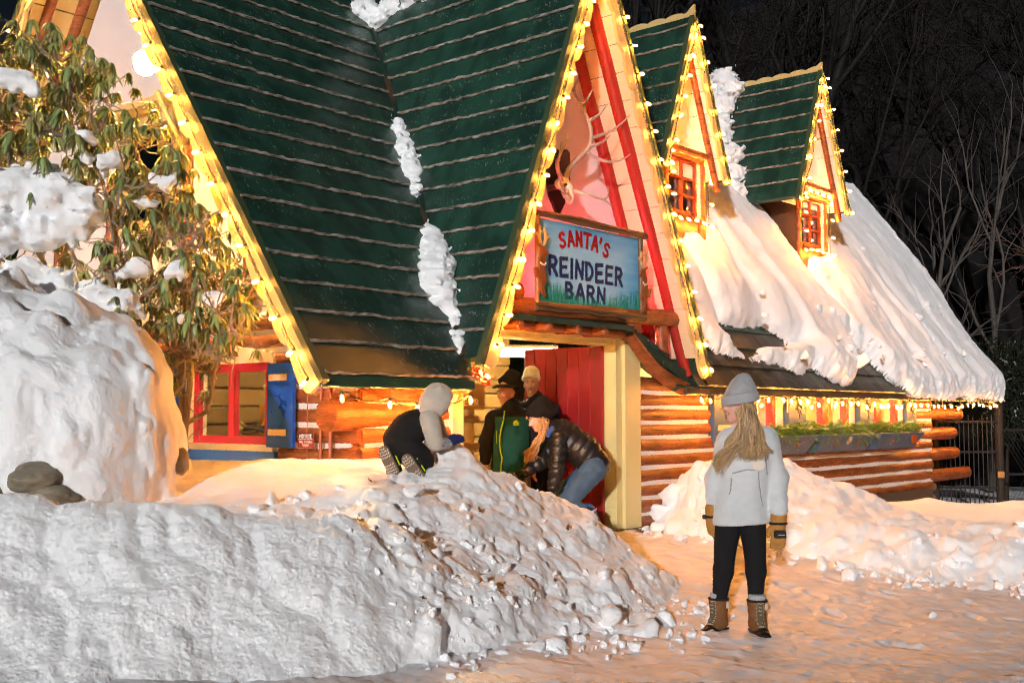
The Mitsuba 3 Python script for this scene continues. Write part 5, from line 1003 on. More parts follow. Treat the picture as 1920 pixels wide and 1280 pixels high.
while len(V) < 330:
    x, z = g.uniform(-4.4, -1.95), g.uniform(1.5, 4.75)
    if not RP.contains(sg.Point(x, z)) or (x < -3.2 and 2.7 < z < 3.4 and g.random() < 0.8): continue
    m, c = leaf_cluster(int(g.integers(1000))); a = g.uniform(0, 6.28); R_ = np.array([[math.cos(a), -math.sin(a), 0], [math.sin(a), math.cos(a), 0], [0, 0, 1]])
    p = np.array([x, g.uniform(8.6, 9.9), z]); V.append(m.vertices @ R_.T * g.uniform(0.8, 1.2) + p); F.append(np.asarray(m.faces) + n); C.append(c); n += len(c)
    b = nodes[np.linalg.norm(nodes - p, axis=1).argmin()]; TW.append(tube([b, (b + p) / 2 - [0, 0, 0.06], p], [0.008, 0.006, 0.005], 4))
k = rh + '__foliage'; scene[k] = mikit.ply(tm(np.vstack(V), np.vstack(F)), 'mat_leaf', True, color=np.clip(np.vstack(C), 0, 0.9)); tag(k, kind='stuff')
putc('twigs', cat(TW), BR, 'matte', parent=rh, kind='stuff')
clump([(-4.1, 8.6, 3.10), (-3.8, 8.5, 3.12), (-3.55, 8.5, 3.12), (-3.35, 8.55, 3.05), (-4.2, 8.5, 2.9), (-3.9, 8.45, 2.85), (-3.6, 8.5, 2.85), (-3.4, 8.55, 2.86)], [0.24, 0.22, 0.2, 0.16, 0.22, 0.2, 0.18, 0.13], 0.03, 91, 'broad load of snow lying in the rhododendron at the left edge', amp=1.2)
clump([(-4.1, 8.6, 2.45), (-3.75, 8.5, 2.42), (-3.45, 8.5, 2.36), (-3.15, 8.5, 2.28), (-4.3, 8.5, 2.55), (-2.95, 8.5, 2.3)], [0.22, 0.2, 0.18, 0.16, 0.2, 0.12], 0.03, 93, 'snow lying under the rhododendron on top of the mound', amp=1.2)
for i, (x, y, z, r) in enumerate(((-3.13, 8.6, 3.42, 0.10), (-2.72, 8.7, 3.28, 0.07), (-3.86, 8.5, 3.98, 0.12), (-4.2, 8.5, 3.75, 0.11), (-2.62, 8.6, 2.55, 0.06), (-2.95, 8.6, 2.55, 0.08), (-2.9, 8.7, 3.1, 0.05), (-2.5, 8.6, 2.2, 0.05), (-3.35, 8.6, 3.6, 0.06), (-2.3, 8.6, 2.35, 0.045))):
    q_ = np.random.default_rng(200 + i); clump([(x + q_.normal(0, 0.9 * r), y + q_.normal(0, 0.4 * r), z + q_.normal(0, 0.35 * r)) for _ in range(7)], q_.uniform(0.3, 0.6, 7) * r, 0.02, 95 + i, ('lump of snow caught high in the rhododendron, middle of the bush', 'small snow lump in the rhododendron near the gable edge lights', 'snow lump high at the upper left of the rhododendron', 'snow lump at the left edge, high in the rhododendron', 'small snow lump low in the rhododendron right of the mound', 'snow lump low in the rhododendron just above the mound', 'small snow lump in the middle right of the rhododendron', 'small lowest snow lump in the rhododendron above the window', 'small snow lump between leaves above the big snow load', 'tiny snow lump at the right tip of the rhododendron')[i], amp=0.5)

# ---------------------------------------------------------------- bare trees on the hillside
def tree_parts(seed, H, r0, lean=0.1, spread=0.75, depth=4, first=0.3, twig=1.0):
    h = np.random.default_rng(seed); trunk, crown = [], []
    def grow(p, d, L, r, lev):
        n = 6 if lev < 2 else 4; P = [p]; q = d.copy()
        for i in range(n):
            q = q + h.normal(0, 0.10 + 0.05 * lev, 3) + np.array([0, 0, 0.05 if lev else 0.02]); q /= np.linalg.norm(q); P.append(P[-1] + q * L / n)
        P = np.array(P); R = np.linspace(r, r * (0.45 if lev < depth else 0.3), n + 1)
        (trunk if lev == 0 else crown).append(tube(P, R, (7, 5, 4, 3, 3, 3)[lev], cap=lev == 0))
        if lev >= depth: return
        nb = (9 if depth > 2 else 6, 5, 5, 4)[lev] if lev < 4 else 3
        for k in range(nb):
            s = first + (1 - first) * (k + h.uniform(0, 0.9)) / nb if lev == 0 else h.uniform(0.25, 1.0)
            i = min(int(s * n), n - 1); b = P[i] + (P[i + 1] - P[i]) * (s * n - i); t = (P[i + 1] - P[i]); t /= np.linalg.norm(t)
            a = np.cross(t, h.normal(0, 1, 3)); a /= np.linalg.norm(a); ang = h.uniform(0.5, 1.1) * spread
            grow(b, t * math.cos(ang) + a * math.sin(ang), L * h.uniform(0.38, 0.62) * (1.05 - 0.4 * s if lev == 0 else 1), max(R[i] * 0.55, 0.006 * twig), lev + 1)
    grow(np.zeros(3), np.array([lean, 0, 1.0]) / np.hypot(1, lean), H, r0, 0)
    return cat(trunk), cat(crown)
KINDS = {}
def kind(name, seed, H, r0, col, **k):
    a, b = tree_parts(seed, H, r0, **k)
    f_ = lambda v: np.array(col) * (0.6 + 0.8 * meshkit.noise(v * np.array([6, 6, 3.0]), 4)[:, None])
    out = []
    for m in (a, b): out.append(mikit.ply(m, 'mat_matte', True, color=np.clip(f_(np.asarray(m.vertices)), 0.002, 0.9)))
    KINDS[name] = out
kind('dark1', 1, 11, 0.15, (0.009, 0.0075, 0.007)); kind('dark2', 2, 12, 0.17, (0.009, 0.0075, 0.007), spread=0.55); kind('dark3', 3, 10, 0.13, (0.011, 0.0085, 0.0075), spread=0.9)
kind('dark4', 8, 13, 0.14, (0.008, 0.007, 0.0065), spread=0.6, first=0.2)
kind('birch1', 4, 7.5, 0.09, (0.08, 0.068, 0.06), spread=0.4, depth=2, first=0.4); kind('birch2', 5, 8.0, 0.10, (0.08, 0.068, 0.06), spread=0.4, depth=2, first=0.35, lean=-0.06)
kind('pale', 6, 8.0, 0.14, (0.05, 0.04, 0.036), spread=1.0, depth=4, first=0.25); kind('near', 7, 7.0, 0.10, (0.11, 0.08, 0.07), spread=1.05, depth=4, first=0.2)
def tree(kd_, x, y, label, s=1.0, rot=0.0, z=None, group=None, name='bare_tree'):
    k = thing(name, label, 'tree', group); z = float(hill(np.array(x), np.array(y))) - 0.1 if z is None else z
    M_ = T().translate([x, y, z]).rotate([0, 0, 1], rot).scale(s)
    scene[k + '__trunk'] = {**KINDS[kd_][0], 'to_world': M_}; scene[k + '__crown'] = {**KINDS[kd_][1], 'to_world': M_}
    return k
h = np.random.default_rng(31)
tree('birch1', 9.4, 26.2, 'slender pale birch behind the roof end, nearest to the snowy roof edge', 0.9, 20, -0.4, name='birch_tree')
tree('birch2', 11.6, 27.2, 'forked pale birch standing right of the other slender trunks', 1.0, 200, -0.4, name='birch_tree')
tree('birch2', 10.2, 27.6, 'thin short pale birch between the two larger birches', 0.75, 80, -0.4, name='birch_tree')
tree('pale', 4.0, 28.0, 'grey crooked bare tree spreading above the ridge left of the farther dormer', 1.45, 100, -0.4)
tree('near', 11.2, 18.6, 'pinkish twiggy bare tree reaching in at the right edge of the picture', 0.8, 250, -0.4)
n_ = 0
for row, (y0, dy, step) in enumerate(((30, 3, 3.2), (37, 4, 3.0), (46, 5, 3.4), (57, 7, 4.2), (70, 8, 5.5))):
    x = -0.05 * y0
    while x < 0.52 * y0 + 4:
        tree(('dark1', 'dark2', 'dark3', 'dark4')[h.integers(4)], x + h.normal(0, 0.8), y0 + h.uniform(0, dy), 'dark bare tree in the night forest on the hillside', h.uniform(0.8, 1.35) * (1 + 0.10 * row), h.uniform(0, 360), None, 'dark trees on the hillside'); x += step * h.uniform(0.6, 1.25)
# dark evergreen shrub behind the roof end
def shrub(c, r, n, seed, col):
    q = np.random.default_rng(seed); u = q.normal(0, 1, (n, 3)); u /= np.linalg.norm(u, axis=1, keepdims=True); p = u * (q.random(n) ** 0.4)[:, None] * r + c
    d = q.normal(0, 1, (n, 3)) + u; d /= np.linalg.norm(d, axis=1, keepdims=True); s = np.cross(d, q.normal(0, 1, (n, 3))); s /= np.linalg.norm(s, axis=1, keepdims=True)
    V = np.stack([p - s * 0.02, p + s * 0.02, p + d * q.uniform(0.1, 0.22, n)[:, None]], 1).reshape(-1, 3)
    return tm(V, np.arange(3 * n).reshape(-1, 3))
for i, (c, r) in enumerate((((9.9, 22.6, 1.9), (1.1, 0.9, 1.1)), ((12.5, 24, 1.4), (1.6, 1.0, 1.4)))):
    k = thing('evergreen_shrub', ('dark evergreen shrub beside the roof end', 'dark evergreen shrub at the right edge behind the fence')[i], 'shrub')
    putc('leaves', shrub(np.array(c), np.array(r), 5000, i, None), (0.018, 0.024, 0.014), 'leaf', False, parent=k, kind='stuff')
    putc('stem', tube([(c[0], c[1], -0.5), (c[0] + 0.1, c[1], c[2])], [0.05, 0.02], 6), (0.03, 0.02, 0.015), 'matte', parent=k)

# ---------------------------------------------------------------- gate and fence beyond the barn
gt = thing('iron_gate', 'dark iron gate of upright bars beyond the log tails', 'gate')
IRON = (0.012, 0.011, 0.010)
for x in np.arange(7.86, 8.86, 0.085): putc('bar', tube([(x, 20.6, -0.5), (x, 20.6, 1.35 + 0.1 * ((int(x * 100) // 9) % 2))], 0.011, 6), IRON, 'satin', parent=gt)
for z in (-0.32, 0.1, 0.75, 1.3): putc('rail', box((7.8, 20.59, z), (8.9, 20.61, z + 0.04)), IRON, 'satin', False, parent=gt)
putc('latch', box((8.86, 20.52, 0.30), (8.98, 20.57, 0.42), 0.01), (0.45, 0.24, 0.08), 'satin', False, parent=gt)
for x, y, lab in ((8.95, 20.65, 'thick dark wooden post right of the iron gate'), (7.74, 20.6, 'dark wooden post left of the iron gate behind the log tails')):
    putc('gate_post', logm((x, y, -0.6), (x, y, 1.75), 0.075, int(x * 10)), (0.03, 0.024, 0.02), 'matte', label=lab, category='post')
cf = thing('chain_link_fence', 'chain-link fence running from the gate post to the right edge', 'fence')
W = []
for k in range(-20, 95):
    x = 9.05 + k * 0.07
    for s in (1, -1):
        z0, z1 = -0.5, 1.15; a, b = x, x + s * (z1 - z0) * 0.6
        if min(a, b) > 9.0 and max(a, b) < 15.2: W.append(tube([(a, 20.9, z0), (b, 20.9, z1)], 0.004, 3, cap=False))
putc('mesh', cat(W), (0.10, 0.10, 0.10), 'metal', parent=cf, kind='stuff')
for z in (1.17, 0.35, -0.45): putc('rail', tube([(9.02, 20.9, z), (15.3, 20.9, z)], 0.025, 7), (0.02, 0.02, 0.02), 'satin', parent=cf)
for x in (11.2, 13.4): putc('post', tube([(x, 20.93, -0.6), (x, 20.93, 1.25)], 0.03, 8), (0.03, 0.03, 0.03), 'satin', parent=cf)
# ---------------------------------------------------------------- log pen and sign inside the door, garland at the valley foot
pen = thing('log_pen', 'yellow-lit pen of upright logs and rungs just inside the barn door', 'pen')
PW = lambda v: np.array((0.26, 0.17, 0.07)) * (0.55 + 0.9 * meshkit.noise(v * [18, 18, 6], 2)[:, None])
for t, r in ((-2.70, 0.06), (-2.36, 0.05), (-2.05, 0.05)): putc('post', bw(logm((t, -0.55, 0.2), (t, -0.55, 1.78), r, int(-t * 50))), PW, 'matte', 40, parent=pen)
for z in (0.62, 0.88, 1.14, 1.40, 1.66): putc('rung', bw(logm((-2.75, -0.49, z), (-2.0, -0.49, z + 0.01), 0.035, int(z * 90))), PW, 'matte', 40, parent=pen)
ds = thing('wooden_notice', 'small brown wooden board with red and white lettering inside the door', 'sign')
putc('board', bw(extrude(sg.Polygon([(-2.62, 1.50), (-1.98, 1.50), (-1.98, 1.74), (-2.2, 1.755), (-2.4, 1.74), (-2.62, 1.75)]), -0.43, -0.41, 'tz')), (0.20, 0.11, 0.045), 'matte', False, 0.2, parent=ds)
painted('DO NOT', -2.60, -2.14, lambda x: 1.645, 0.062, 0.0075, (0.22, 0.012, 0.012), -0.4095, ds)
painted('REINDEER', -2.60, -2.06, lambda x: 1.54, 0.055, 0.0055, (0.66, 0.60, 0.50), -0.4095, ds)
gr = np.random.default_rng(8); V, F = [], []
for k in range(170):
    s = gr.random(); c = np.array([-3.06 + 0.28 * s, 0.42 - 0.05 * s, 1.84 - 0.12 * s]) + gr.normal(0, 0.022, 3); d = gr.normal(0, 1, 3); d /= np.linalg.norm(d); e = np.cross(d, gr.normal(0, 1, 3)); e /= np.linalg.norm(e)
    n = len(V); V += [c - e * 0.008, c + e * 0.008, c + d * 0.035]; F.append((n, n + 1, n + 2))
putc('red_tinsel', bw(tm(np.array(V), np.array(F))), (0.42, 0.012, 0.012), 'gloss', False, label='scrap of red tinsel at the foot of the roof valley', category='tinsel')
# ---------------------------------------------------------------- people
V3 = lambda *a: np.array(a, float)
def cap_d(p, c):
    a, b, ra, rb = c[:4]; a, b = np.asarray(a, float), np.asarray(b, float); fy = c[4] if len(c) > 4 else 1.0
    s = np.array([1, 1 / fy, 1]); q = (p - a) * s; d = (b - a) * s; h = np.clip(q @ d / (d @ d + 1e-12), 0, 1)
    return np.linalg.norm(q - h[:, None] * d, axis=1) - (ra + (rb - ra) * h)
def caps(cs, k=0.03):
    def f_(p):
        d = None
        for c in cs: e = cap_d(p, c); d = e if d is None else smin(d, e, k)
        return d
    return f_
def bounds(cs, pad=0.06):
    P = np.array([q for c in cs for q in (np.asarray(c[0]) - max(c[2], c[3]) * np.array([1, max(1, (c[4] if len(c) > 4 else 1)), 1]), np.asarray(c[0]) + max(c[2], c[3]) * np.array([1, max(1, (c[4] if len(c) > 4 else 1)), 1]), np.asarray(c[1]) - max(c[2], c[3]) * np.array([1, max(1, (c[4] if len(c) > 4 else 1)), 1]), np.asarray(c[1]) + max(c[2], c[3]) * np.array([1, max(1, (c[4] if len(c) > 4 else 1)), 1]))])
    return P.min(0) - pad, P.max(0) + pad
def sdf_part(name, cs, col, h=0.012, k=0.03, mat='cloth', parent=None, disp=None, cut=None, var=0.08, label=None):
    f0 = caps(cs, k)
    def f_(p):
        d = f0(p)
        if disp is not None: d = d + disp(p)
        if cut is not None:
            for o, n in cut: d = np.maximum(d, (p - np.asarray(o, float)) @ np.asarray(n, float))
        return d
    lo, hi = bounds(cs); m = nets(f_, lo, hi, h)
    putc(name, m, col, mat, True, var, parent=parent, label=label)
    return m
def folds(a, s=7.0, seed=1): return lambda p: a * fb(p * [1, 1, 1.4], s, 2, seed) + a * 0.5 * (np.abs(fb(p * [0.8, 0.8, 2.0], s * 1.7, 2, seed + 1)) - 0.25)

def head(c, face, up, s=1.0):
    """signed distance of a head with a face, and its frame; c: centre between the ears"""
    u = np.asarray(up, float) / np.linalg.norm(up); f = np.asarray(face, float); f = f - u * (f @ u); f /= np.linalg.norm(f); r = np.cross(f, u); R = np.stack([r, f, u], 1)
    c = np.asarray(c, float)
    def fn(p):
        q = (p - c) @ R / s
        d = smin(ell(q, (0, -0.012, 0.035), (0.074, 0.094, 0.086)), ell(q, (0, 0.030, -0.048), (0.054, 0.060, 0.074)), 0.03)
        d = smin(d, np.linalg.norm(q - [0, 0.070, -0.100], axis=1) - 0.017, 0.02)
        for sx in (-1, 1):
            d = smin(d, ell(q, (sx * 0.034, 0.062, -0.035), (0.022, 0.022, 0.02)), 0.02)
            d = smin(d, ell(q, (sx * 0.075, -0.012, -0.022), (0.010, 0.019, 0.030)), 0.008)
            d = -smin(-d, np.linalg.norm(q - [sx * 0.031, 0.096, 0.002], axis=1) - 0.012, 0.012)
            d = smin(d, cap_d(q, ((sx * 0.014, 0.088, 0.022), (sx * 0.045, 0.078, 0.020), 0.008, 0.006)), 0.012)
        d = smin(d, cap_d(q, ((0, 0.084, 0.010), (0, 0.110, -0.032), 0.008, 0.013)), 0.012)
        d = smin(d, cap_d(q, ((-0.012, 0.098, -0.036), (0.012, 0.098, -0.036), 0.009, 0.009)), 0.008)
        d = smin(d, cap_d(q, ((-0.018, 0.086, -0.064), (0.018, 0.086, -0.064), 0.007, 0.007)), 0.008)
        return d * s
    W = lambda q: c + R @ (np.asarray(q, float) * s)
    return fn, W, R
def face_parts(parent, W, s, R, lip=(0.42, 0.14, 0.12), brow=(0.16, 0.09, 0.05), iris=(0.05, 0.06, 0.06), smile=0.0):
    sp = trimesh.creation.icosphere(2, 1.0)
    for sx in (-1, 1):
        putc('eye', tm(sp.vertices * 0.0115 * s + W((sx * 0.031, 0.080, 0.002)), sp.faces), (0.72, 0.68, 0.65), 'gloss', True, 0, parent=parent)
        putc('iris', tm(sp.vertices * 0.006 * s + W((sx * 0.031, 0.0868, 0.002)), sp.faces), iris, 'gloss', True, 0, parent=parent)
        putc('eyebrow', tube([W((sx * 0.014, 0.0955, 0.021)), W((sx * 0.030, 0.092, 0.027)), W((sx * 0.047, 0.080, 0.021))], [0.003 * s, 0.004 * s, 0.002 * s], 5), brow, 'cloth', parent=parent)
        putc('upper_lid', tube([W((sx * 0.018, 0.089, 0.006)), W((sx * 0.031, 0.0925, 0.012)), W((sx * 0.044, 0.083, 0.005))], [0.002 * s, 0.0032 * s, 0.002 * s], 5), (0.30, 0.16, 0.12), 'skin', parent=parent)
    lp = [W((x, 0.0925 - 3.2 * x * x * 4, -0.0645 + smile * x * x * 12)) for x in np.linspace(-0.024, 0.024, 9)]
    putc('lips', cat([tube(np.array(lp) + R[:, 2] * 0.004 * s, np.array([0.001, .0025, .0038, .0045, .004, .0045, .0038, .0025, .001]) * s, 6), tube(np.array(lp) - R[:, 2] * 0.004 * s, np.array([0.001, .003, .0045, .0052, .0055, .0052, .0045, .003, .001]) * s, 6)]), lip, 'skin', parent=parent)
    if smile > 0.5: putc('teeth', tube(np.array(lp)[2:-2] + R[:, 1] * 0.002 * s, 0.0042 * s, 6), (0.75, 0.70, 0.62), 'gloss', parent=parent)
SKIN = (0.60, 0.33, 0.24)
def body(parent, cs, hd, col=SKIN, h=0.012, hands=(), shrink=0.55):
    hs = [(a, b, ra * shrink, rb * shrink) for a, b, ra, rb in hands]; fl, fh = caps(cs, 0.03), caps(hs, 0.006); f0 = (lambda p: smin(fl(p), fh(p), 0.012)); cs = list(cs) + hs; lo, hi = bounds(cs, 0.05)
    def f_(p):
        d = f0(p); d = smin(d, hd[0](p), 0.02)
        return d
    c0 = hd[1]((0, 0, 0)); lo = np.minimum(lo, c0 - 0.16); hi = np.maximum(hi, c0 + 0.16)
    putc('body', nets(f_, lo, hi, h), lambda v: np.array(col) * (0.94 + 0.12 * meshkit.noise(v * 25, 3)[:, None]) * np.where(meshkit.noise(v * 14, 6)[:, None] > 0.6, (1.04, 0.94, 0.92), (1, 1, 1)), 'skin', True, 0.04, parent=parent)
def hand_caps(w, d, spread, s=1.0, curl=0.35, thumb=1):
    """palm, four fingers and a thumb from the wrist w along d; spread: the direction across the palm; curls towards d x spread"""
    d = np.asarray(d, float) / np.linalg.norm(d); a = np.asarray(spread, float); a = a - d * (a @ d); a /= np.linalg.norm(a); n = np.cross(d, a); w = np.asarray(w, float); out = []
    P = lambda x, y, z=0.0: w + (d * x + a * y + n * z) * s
    out.append((P(0.02, 0), P(0.075, 0), 0.026 * s, 0.030 * s)); out.append((P(0.06, -0.022), P(0.08, 0.024), 0.017 * s, 0.017 * s))
    for i, (y, L) in enumerate(((-0.030, 0.072), (-0.010, 0.082), (0.011, 0.078), (0.031, 0.060))):
        p, q = P(0.085, y), d.copy()
        for j, l in enumerate((0.42, 0.33, 0.25)):
            ang = curl * (0.6 + 0.5 * j); q = d * math.cos(ang) + n * math.sin(ang); e = p + q * L * l * s
            out.append((p, e, (0.0105 - 0.0008 * j) * s, (0.0098 - 0.0008 * j) * s)); p = e
    t0, t1, t2 = P(0.025, thumb * 0.026, 0.004), P(0.058, thumb * 0.052, 0.014), P(0.088, thumb * 0.056, 0.020)
    out += [(t0, t1, 0.014 * s, 0.012 * s), (t1, t2, 0.012 * s, 0.010 * s)]
    return out
def hair_strands(parent, strands, col, r=0.007, seed=0, sides=4):
    g = np.random.default_rng(seed); M, C = [], []
    for P in strands:
        n = 14; Q = spl(P, n); L = np.linspace(0, 1, n); Q = Q + (0.006 * np.sin(L * g.uniform(5, 9) * 2 + g.uniform(0, 6)))[:, None] * g.normal(0, 1, 3)
        m = tube(Q, r * (0.8 + 0.4 * g.random()) * np.interp(L, [0, 0.1, 0.75, 1], [0.8, 1, 0.85, 0.15]), sides, cap=False); M.append(m); C.append(np.tile(np.array(col) * g.uniform(0.55, 1.3) * np.array([1, g.uniform(0.9, 1.04), g.uniform(0.8, 1.1)]), (len(m.vertices), 1)))
    k = uniq(parent + '__hair'); scene[k] = mikit.ply(cat(M), 'mat_satin', True, color=np.clip(np.vstack(C), 0.01, 0.9))

# ---- the woman on the path
wm = thing('person', 'woman in pale fleece and grey knit hat standing on the path, looking left', 'person')
Y = 7.42
hc = V3(1.50, Y - 0.01, 1.515); hd = head(hc, (-0.93, -0.36, -0.04), (0.04, 0, 1), 1.0)
nk = V3(1.535, Y, 1.33)
shL, shR = V3(1.415, Y, 1.275), V3(1.685, Y + 0.01, 1.285)
elL, elR, wrL, wrR = V3(1.352, Y + 0.05, 1.02), V3(1.742, Y + 0.04, 1.03), V3(1.322, Y + 0.02, 0.80), V3(1.738, Y - 0.06, 0.80)
hpL, hpR, knL, knR, anL, anR = V3(1.415, Y, 0.80), V3(1.585, Y, 0.80), V3(1.382, Y - 0.01, 0.43), V3(1.592, Y - 0.03, 0.43), V3(1.355, Y + 0.05, 0.10), V3(1.592, Y - 0.02, 0.10)
tz = 1.50
bd = [(nk + [0, 0, -0.03], hc + [0.01, 0.01, -0.03], 0.05, 0.048), (V3(tz + 0.03, Y, 1.2), V3(tz, Y, 0.85), 0.10, 0.095, 0.7), (shL, shR, 0.04, 0.04), (shL, elL, 0.035, 0.03), (elL, wrL, 0.026, 0.018), (shR, elR, 0.035, 0.03), (elR, wrR, 0.026, 0.018), (hpL, knL, 0.06, 0.04), (knL, anL, 0.038, 0.03), (hpR, knR, 0.06, 0.04), (knR, anR, 0.038, 0.03), (hpL, hpR, 0.07, 0.07, 0.8), (anL, anL + [-0.06, -0.06, -0.05], 0.03, 0.028), (anR, anR + [0.02, -0.1, -0.05], 0.03, 0.028)]
hdn = hand_caps(wrR, (-0.07, -0.10, -1), (1, 0.3, 0), 0.9, 0.4, -1) + hand_caps(wrL, (-0.05, 0.05, -1), (0.2, 1, 0), 0.9, 0.4, 1)
body(wm, bd, hd, (0.66, 0.38, 0.29), hands=hdn); face_parts(wm, hd[1], 1.0, hd[2], smile=0.7, brow=(0.3, 0.2, 0.1))
FL = (0.58, 0.60, 0.615)
sdf_part('fleece', [(V3(tz + 0.045, Y, 1.235), V3(tz + 0.01, Y, 0.83), 0.165, 0.168, 0.70), (V3(1.505, Y, 0.86), V3(1.50, Y - 0.01, 0.76), 0.180, 0.196, 0.70), (shL + [0.02, 0, -0.01], shR + [-0.02, 0, -0.01], 0.075, 0.078), (nk + [0.0, 0, -0.06], nk + [0.005, 0.0, 0.03], 0.085, 0.07), (shL + [0.01, 0, 0], elL, 0.072, 0.060), (elL, wrL + [0, 0, 0.05], 0.062, 0.05), (shR + [-0.01, 0, 0], elR, 0.086, 0.082), (elR, wrR + [0, 0, 0.04], 0.080, 0.064)],
         FL, 0.011, 0.035, 'cloth', wm, lambda p: folds(0.012, 5.5, 3)(p) + 0.006 * np.sin(p[:, 0] * 38 + 5 * fb(p, 2.5, 2, 12)) * sst(1.15, 0.85, p[:, 2]) + 0.005 * np.sin(p[:, 2] * 62 + 4 * fb(p, 6, 2, 8)) * sst(1.02, 0.9, p[:, 2]) * sst(1.66, 1.70, p[:, 0]) + 0.0022 * np.abs(fb(p, 60, 2, 6)) + 0.004 * np.exp(-((p[:, 2] - 0.785) / 0.006) ** 2) + 0.007 * np.exp(-((p[:, 0] - 1.60 - 0.05 * (1.1 - p[:, 2])) / 0.005) ** 2) * (p[:, 1] < Y) * sst(1.18, 1.1, p[:, 2]), cut=[((1.5, Y, 0.735), (0.05, 0, -1)), (nk + [0, 0, 0.075], (0, 0, 1))])
putc('chest_patch', tm(*(lambda b: (b.vertices, b.faces))(trimesh.creation.icosphere(2, 1.0).apply_scale([0.046, 0.006, 0.042]).apply_translation((1.600, Y - 0.121, 1.125)))), (0.70, 0.63, 0.55), 'cloth', True, parent=wm)
def fl_y(x, z): xc = 1.51 + 0.035 * (z - 0.83) / 0.4; return Y - 0.70 * math.sqrt(max(0.0, 0.172 ** 2 - (x - xc) ** 2)) - 0.006
for P_ in (((1.645, 1.31), (1.648, 1.22), (1.655, 1.13), (1.662, 1.06)), ((1.598, 1.085), (1.603, 1.0), (1.615, 0.92), (1.63, 0.84), (1.635, 0.80)), ((1.425, 1.04), (1.42, 0.97), (1.405, 0.90), (1.40, 0.83)), ((1.60, 1.09), (1.52, 1.095), (1.43, 1.07))):
    putc('seam', tube([(x, fl_y(x, z), z) for x, z in P_], 0.0035, 5), (0.26, 0.27, 0.28), 'cloth', parent=wm)
putc('zip_pull', box((1.545, Y - 0.150, 1.20), (1.562, Y - 0.135, 1.212), 0.003), (0.05, 0.05, 0.05), 'satin', False, parent=wm)
sdf_part('leggings', [(hpL + [0.01, 0, 0.03], hpR + [-0.01, 0, 0.03], 0.095, 0.095, 0.9), (hpL + [0.005, 0, -0.03], knL, 0.088, 0.064), (knL, V3(1.357, Y + 0.01, 0.24), 0.064, 0.047), (hpR + [-0.005, 0, -0.03], knR, 0.088, 0.064), (knR, V3(1.592, Y - 0.01, 0.24), 0.064, 0.048)], (0.014, 0.014, 0.015), 0.011, 0.025, 'cloth', wm, folds(0.003, 8, 5), cut=[((0, 0, 0.82), (0, 0, 1))])
for nm, an_, kn_ in (('left', anL, knL), ('right', anR, knR)):
    sdf_part('sock', [(V3(an_[0] + 0.0, an_[1] - 0.035, 0.29), V3(an_[0], an_[1] - 0.03, 0.20), 0.056, 0.052)], (0.40, 0.41, 0.42), 0.010, 0.02, 'cloth', wm, lambda p: 0.002 * np.sin(p[:, 2] * 500), cut=[((0, 0, 0.287), (0, 0, 1))])
for an_, td in ((anL, V3(-0.75, -0.66, 0)), (anR, V3(0.10, -1, 0))):
    td = td / np.linalg.norm(td); a0 = V3(an_[0], an_[1] - 0.03, 0); sd = V3(-td[1], td[0], 0); bt = uniq(wm + '__boot')
    sdf_part('boot', [(a0 + [0, 0, 0.235], a0 + [0, 0, 0.10], 0.064, 0.055), (a0 + [0, 0, 0.10], a0 + td * 0.07 + [0, 0, 0.055], 0.056, 0.050)], lambda v: np.array((0.19, 0.080, 0.028)) * (0.8 + 0.4 * meshkit.noise(v * 30, 3)[:, None]), 0.009, 0.025, 'matte', wm, folds(0.004, 12, 7), cut=[((0, 0, 0.252), (0, 0, 1))])
    sdf_part('rubber_foot', [(a0 - td * 0.035 + [0, 0, 0.035], a0 + td * 0.135 + [0, 0, 0.028], 0.050, 0.048), (a0 - td * 0.03 + [0, 0, 0.05], a0 + td * 0.08 + [0, 0, 0.045], 0.050, 0.052)], (0.012, 0.010, 0.009), 0.009, 0.02, 'satin', bt, cut=[((0, 0, 0.0), (0, 0, -1)), (a0 + [0, 0, 0.075], (-0.25 * td[0], -0.25 * td[1], 1))])
    M_ = np.linspace(0, 1, 7); fr = lambda s, x: a0 + td * (0.062 + 0.035 * max(0, 0.35 - s) / 0.35) + sd * x + V3(0, 0, 0.095 + 0.14 * s)
    putc('tongue', tube([fr(s, 0) - td * 0.012 for s in (0.0, 0.3, 0.6, 1.0, 1.1)], [0.022, 0.024, 0.024, 0.024, 0.018], 8), (0.13, 0.09, 0.055), 'cloth', parent=bt)
    L_ = []
    for s in M_: L_.append(tube([fr(s, -0.024) - td * 0.006, fr(s, 0) + td * 0.013, fr(min(s + 0.12, 1.05), 0.024) - td * 0.006], 0.0035, 5)); L_.append(tube([fr(s, 0.024) - td * 0.006, fr(s, 0) + td * 0.013, fr(min(s + 0.12, 1.05), -0.024) - td * 0.006], 0.0035, 5))
    putc('laces', cat(L_), (0.38, 0.33, 0.24), 'cloth', parent=bt, kind='stuff')
    q = np.linspace(0, 2 * np.pi, 25); putc('collar', tube(np.column_stack([a0[0] + 0.062 * np.cos(q), a0[1] + 0.062 * np.sin(q), 0.248 + 0 * q]), 0.008, 6, cap=False), (0.03, 0.022, 0.02), 'cloth', parent=bt)
    putc('cuff', box(a0 + [0.034, -0.052, 0.19], a0 + [0.066, -0.0, 0.238], 0.008), (0.52, 0.40, 0.27), 'matte', parent=bt)
TAN = (0.42, 0.19, 0.045)
gl = uniq(wm + '__glove')
hR = [(a, b, ra * 1.32, rb * 1.28) for a, b, ra, rb in hand_caps(wrR + [0, -0.005, -0.045], (-0.10, -0.12, -1), (1, -0.25, 0), 1.12, 0.42, -1)]
sdf_part('glove', hR + [(wrR + [0, 0, 0.005], wrR + [-0.005, -0.01, -0.10], 0.055, 0.046)], TAN, 0.008, 0.010, 'matte', wm, folds(0.003, 14, 9), label=None)
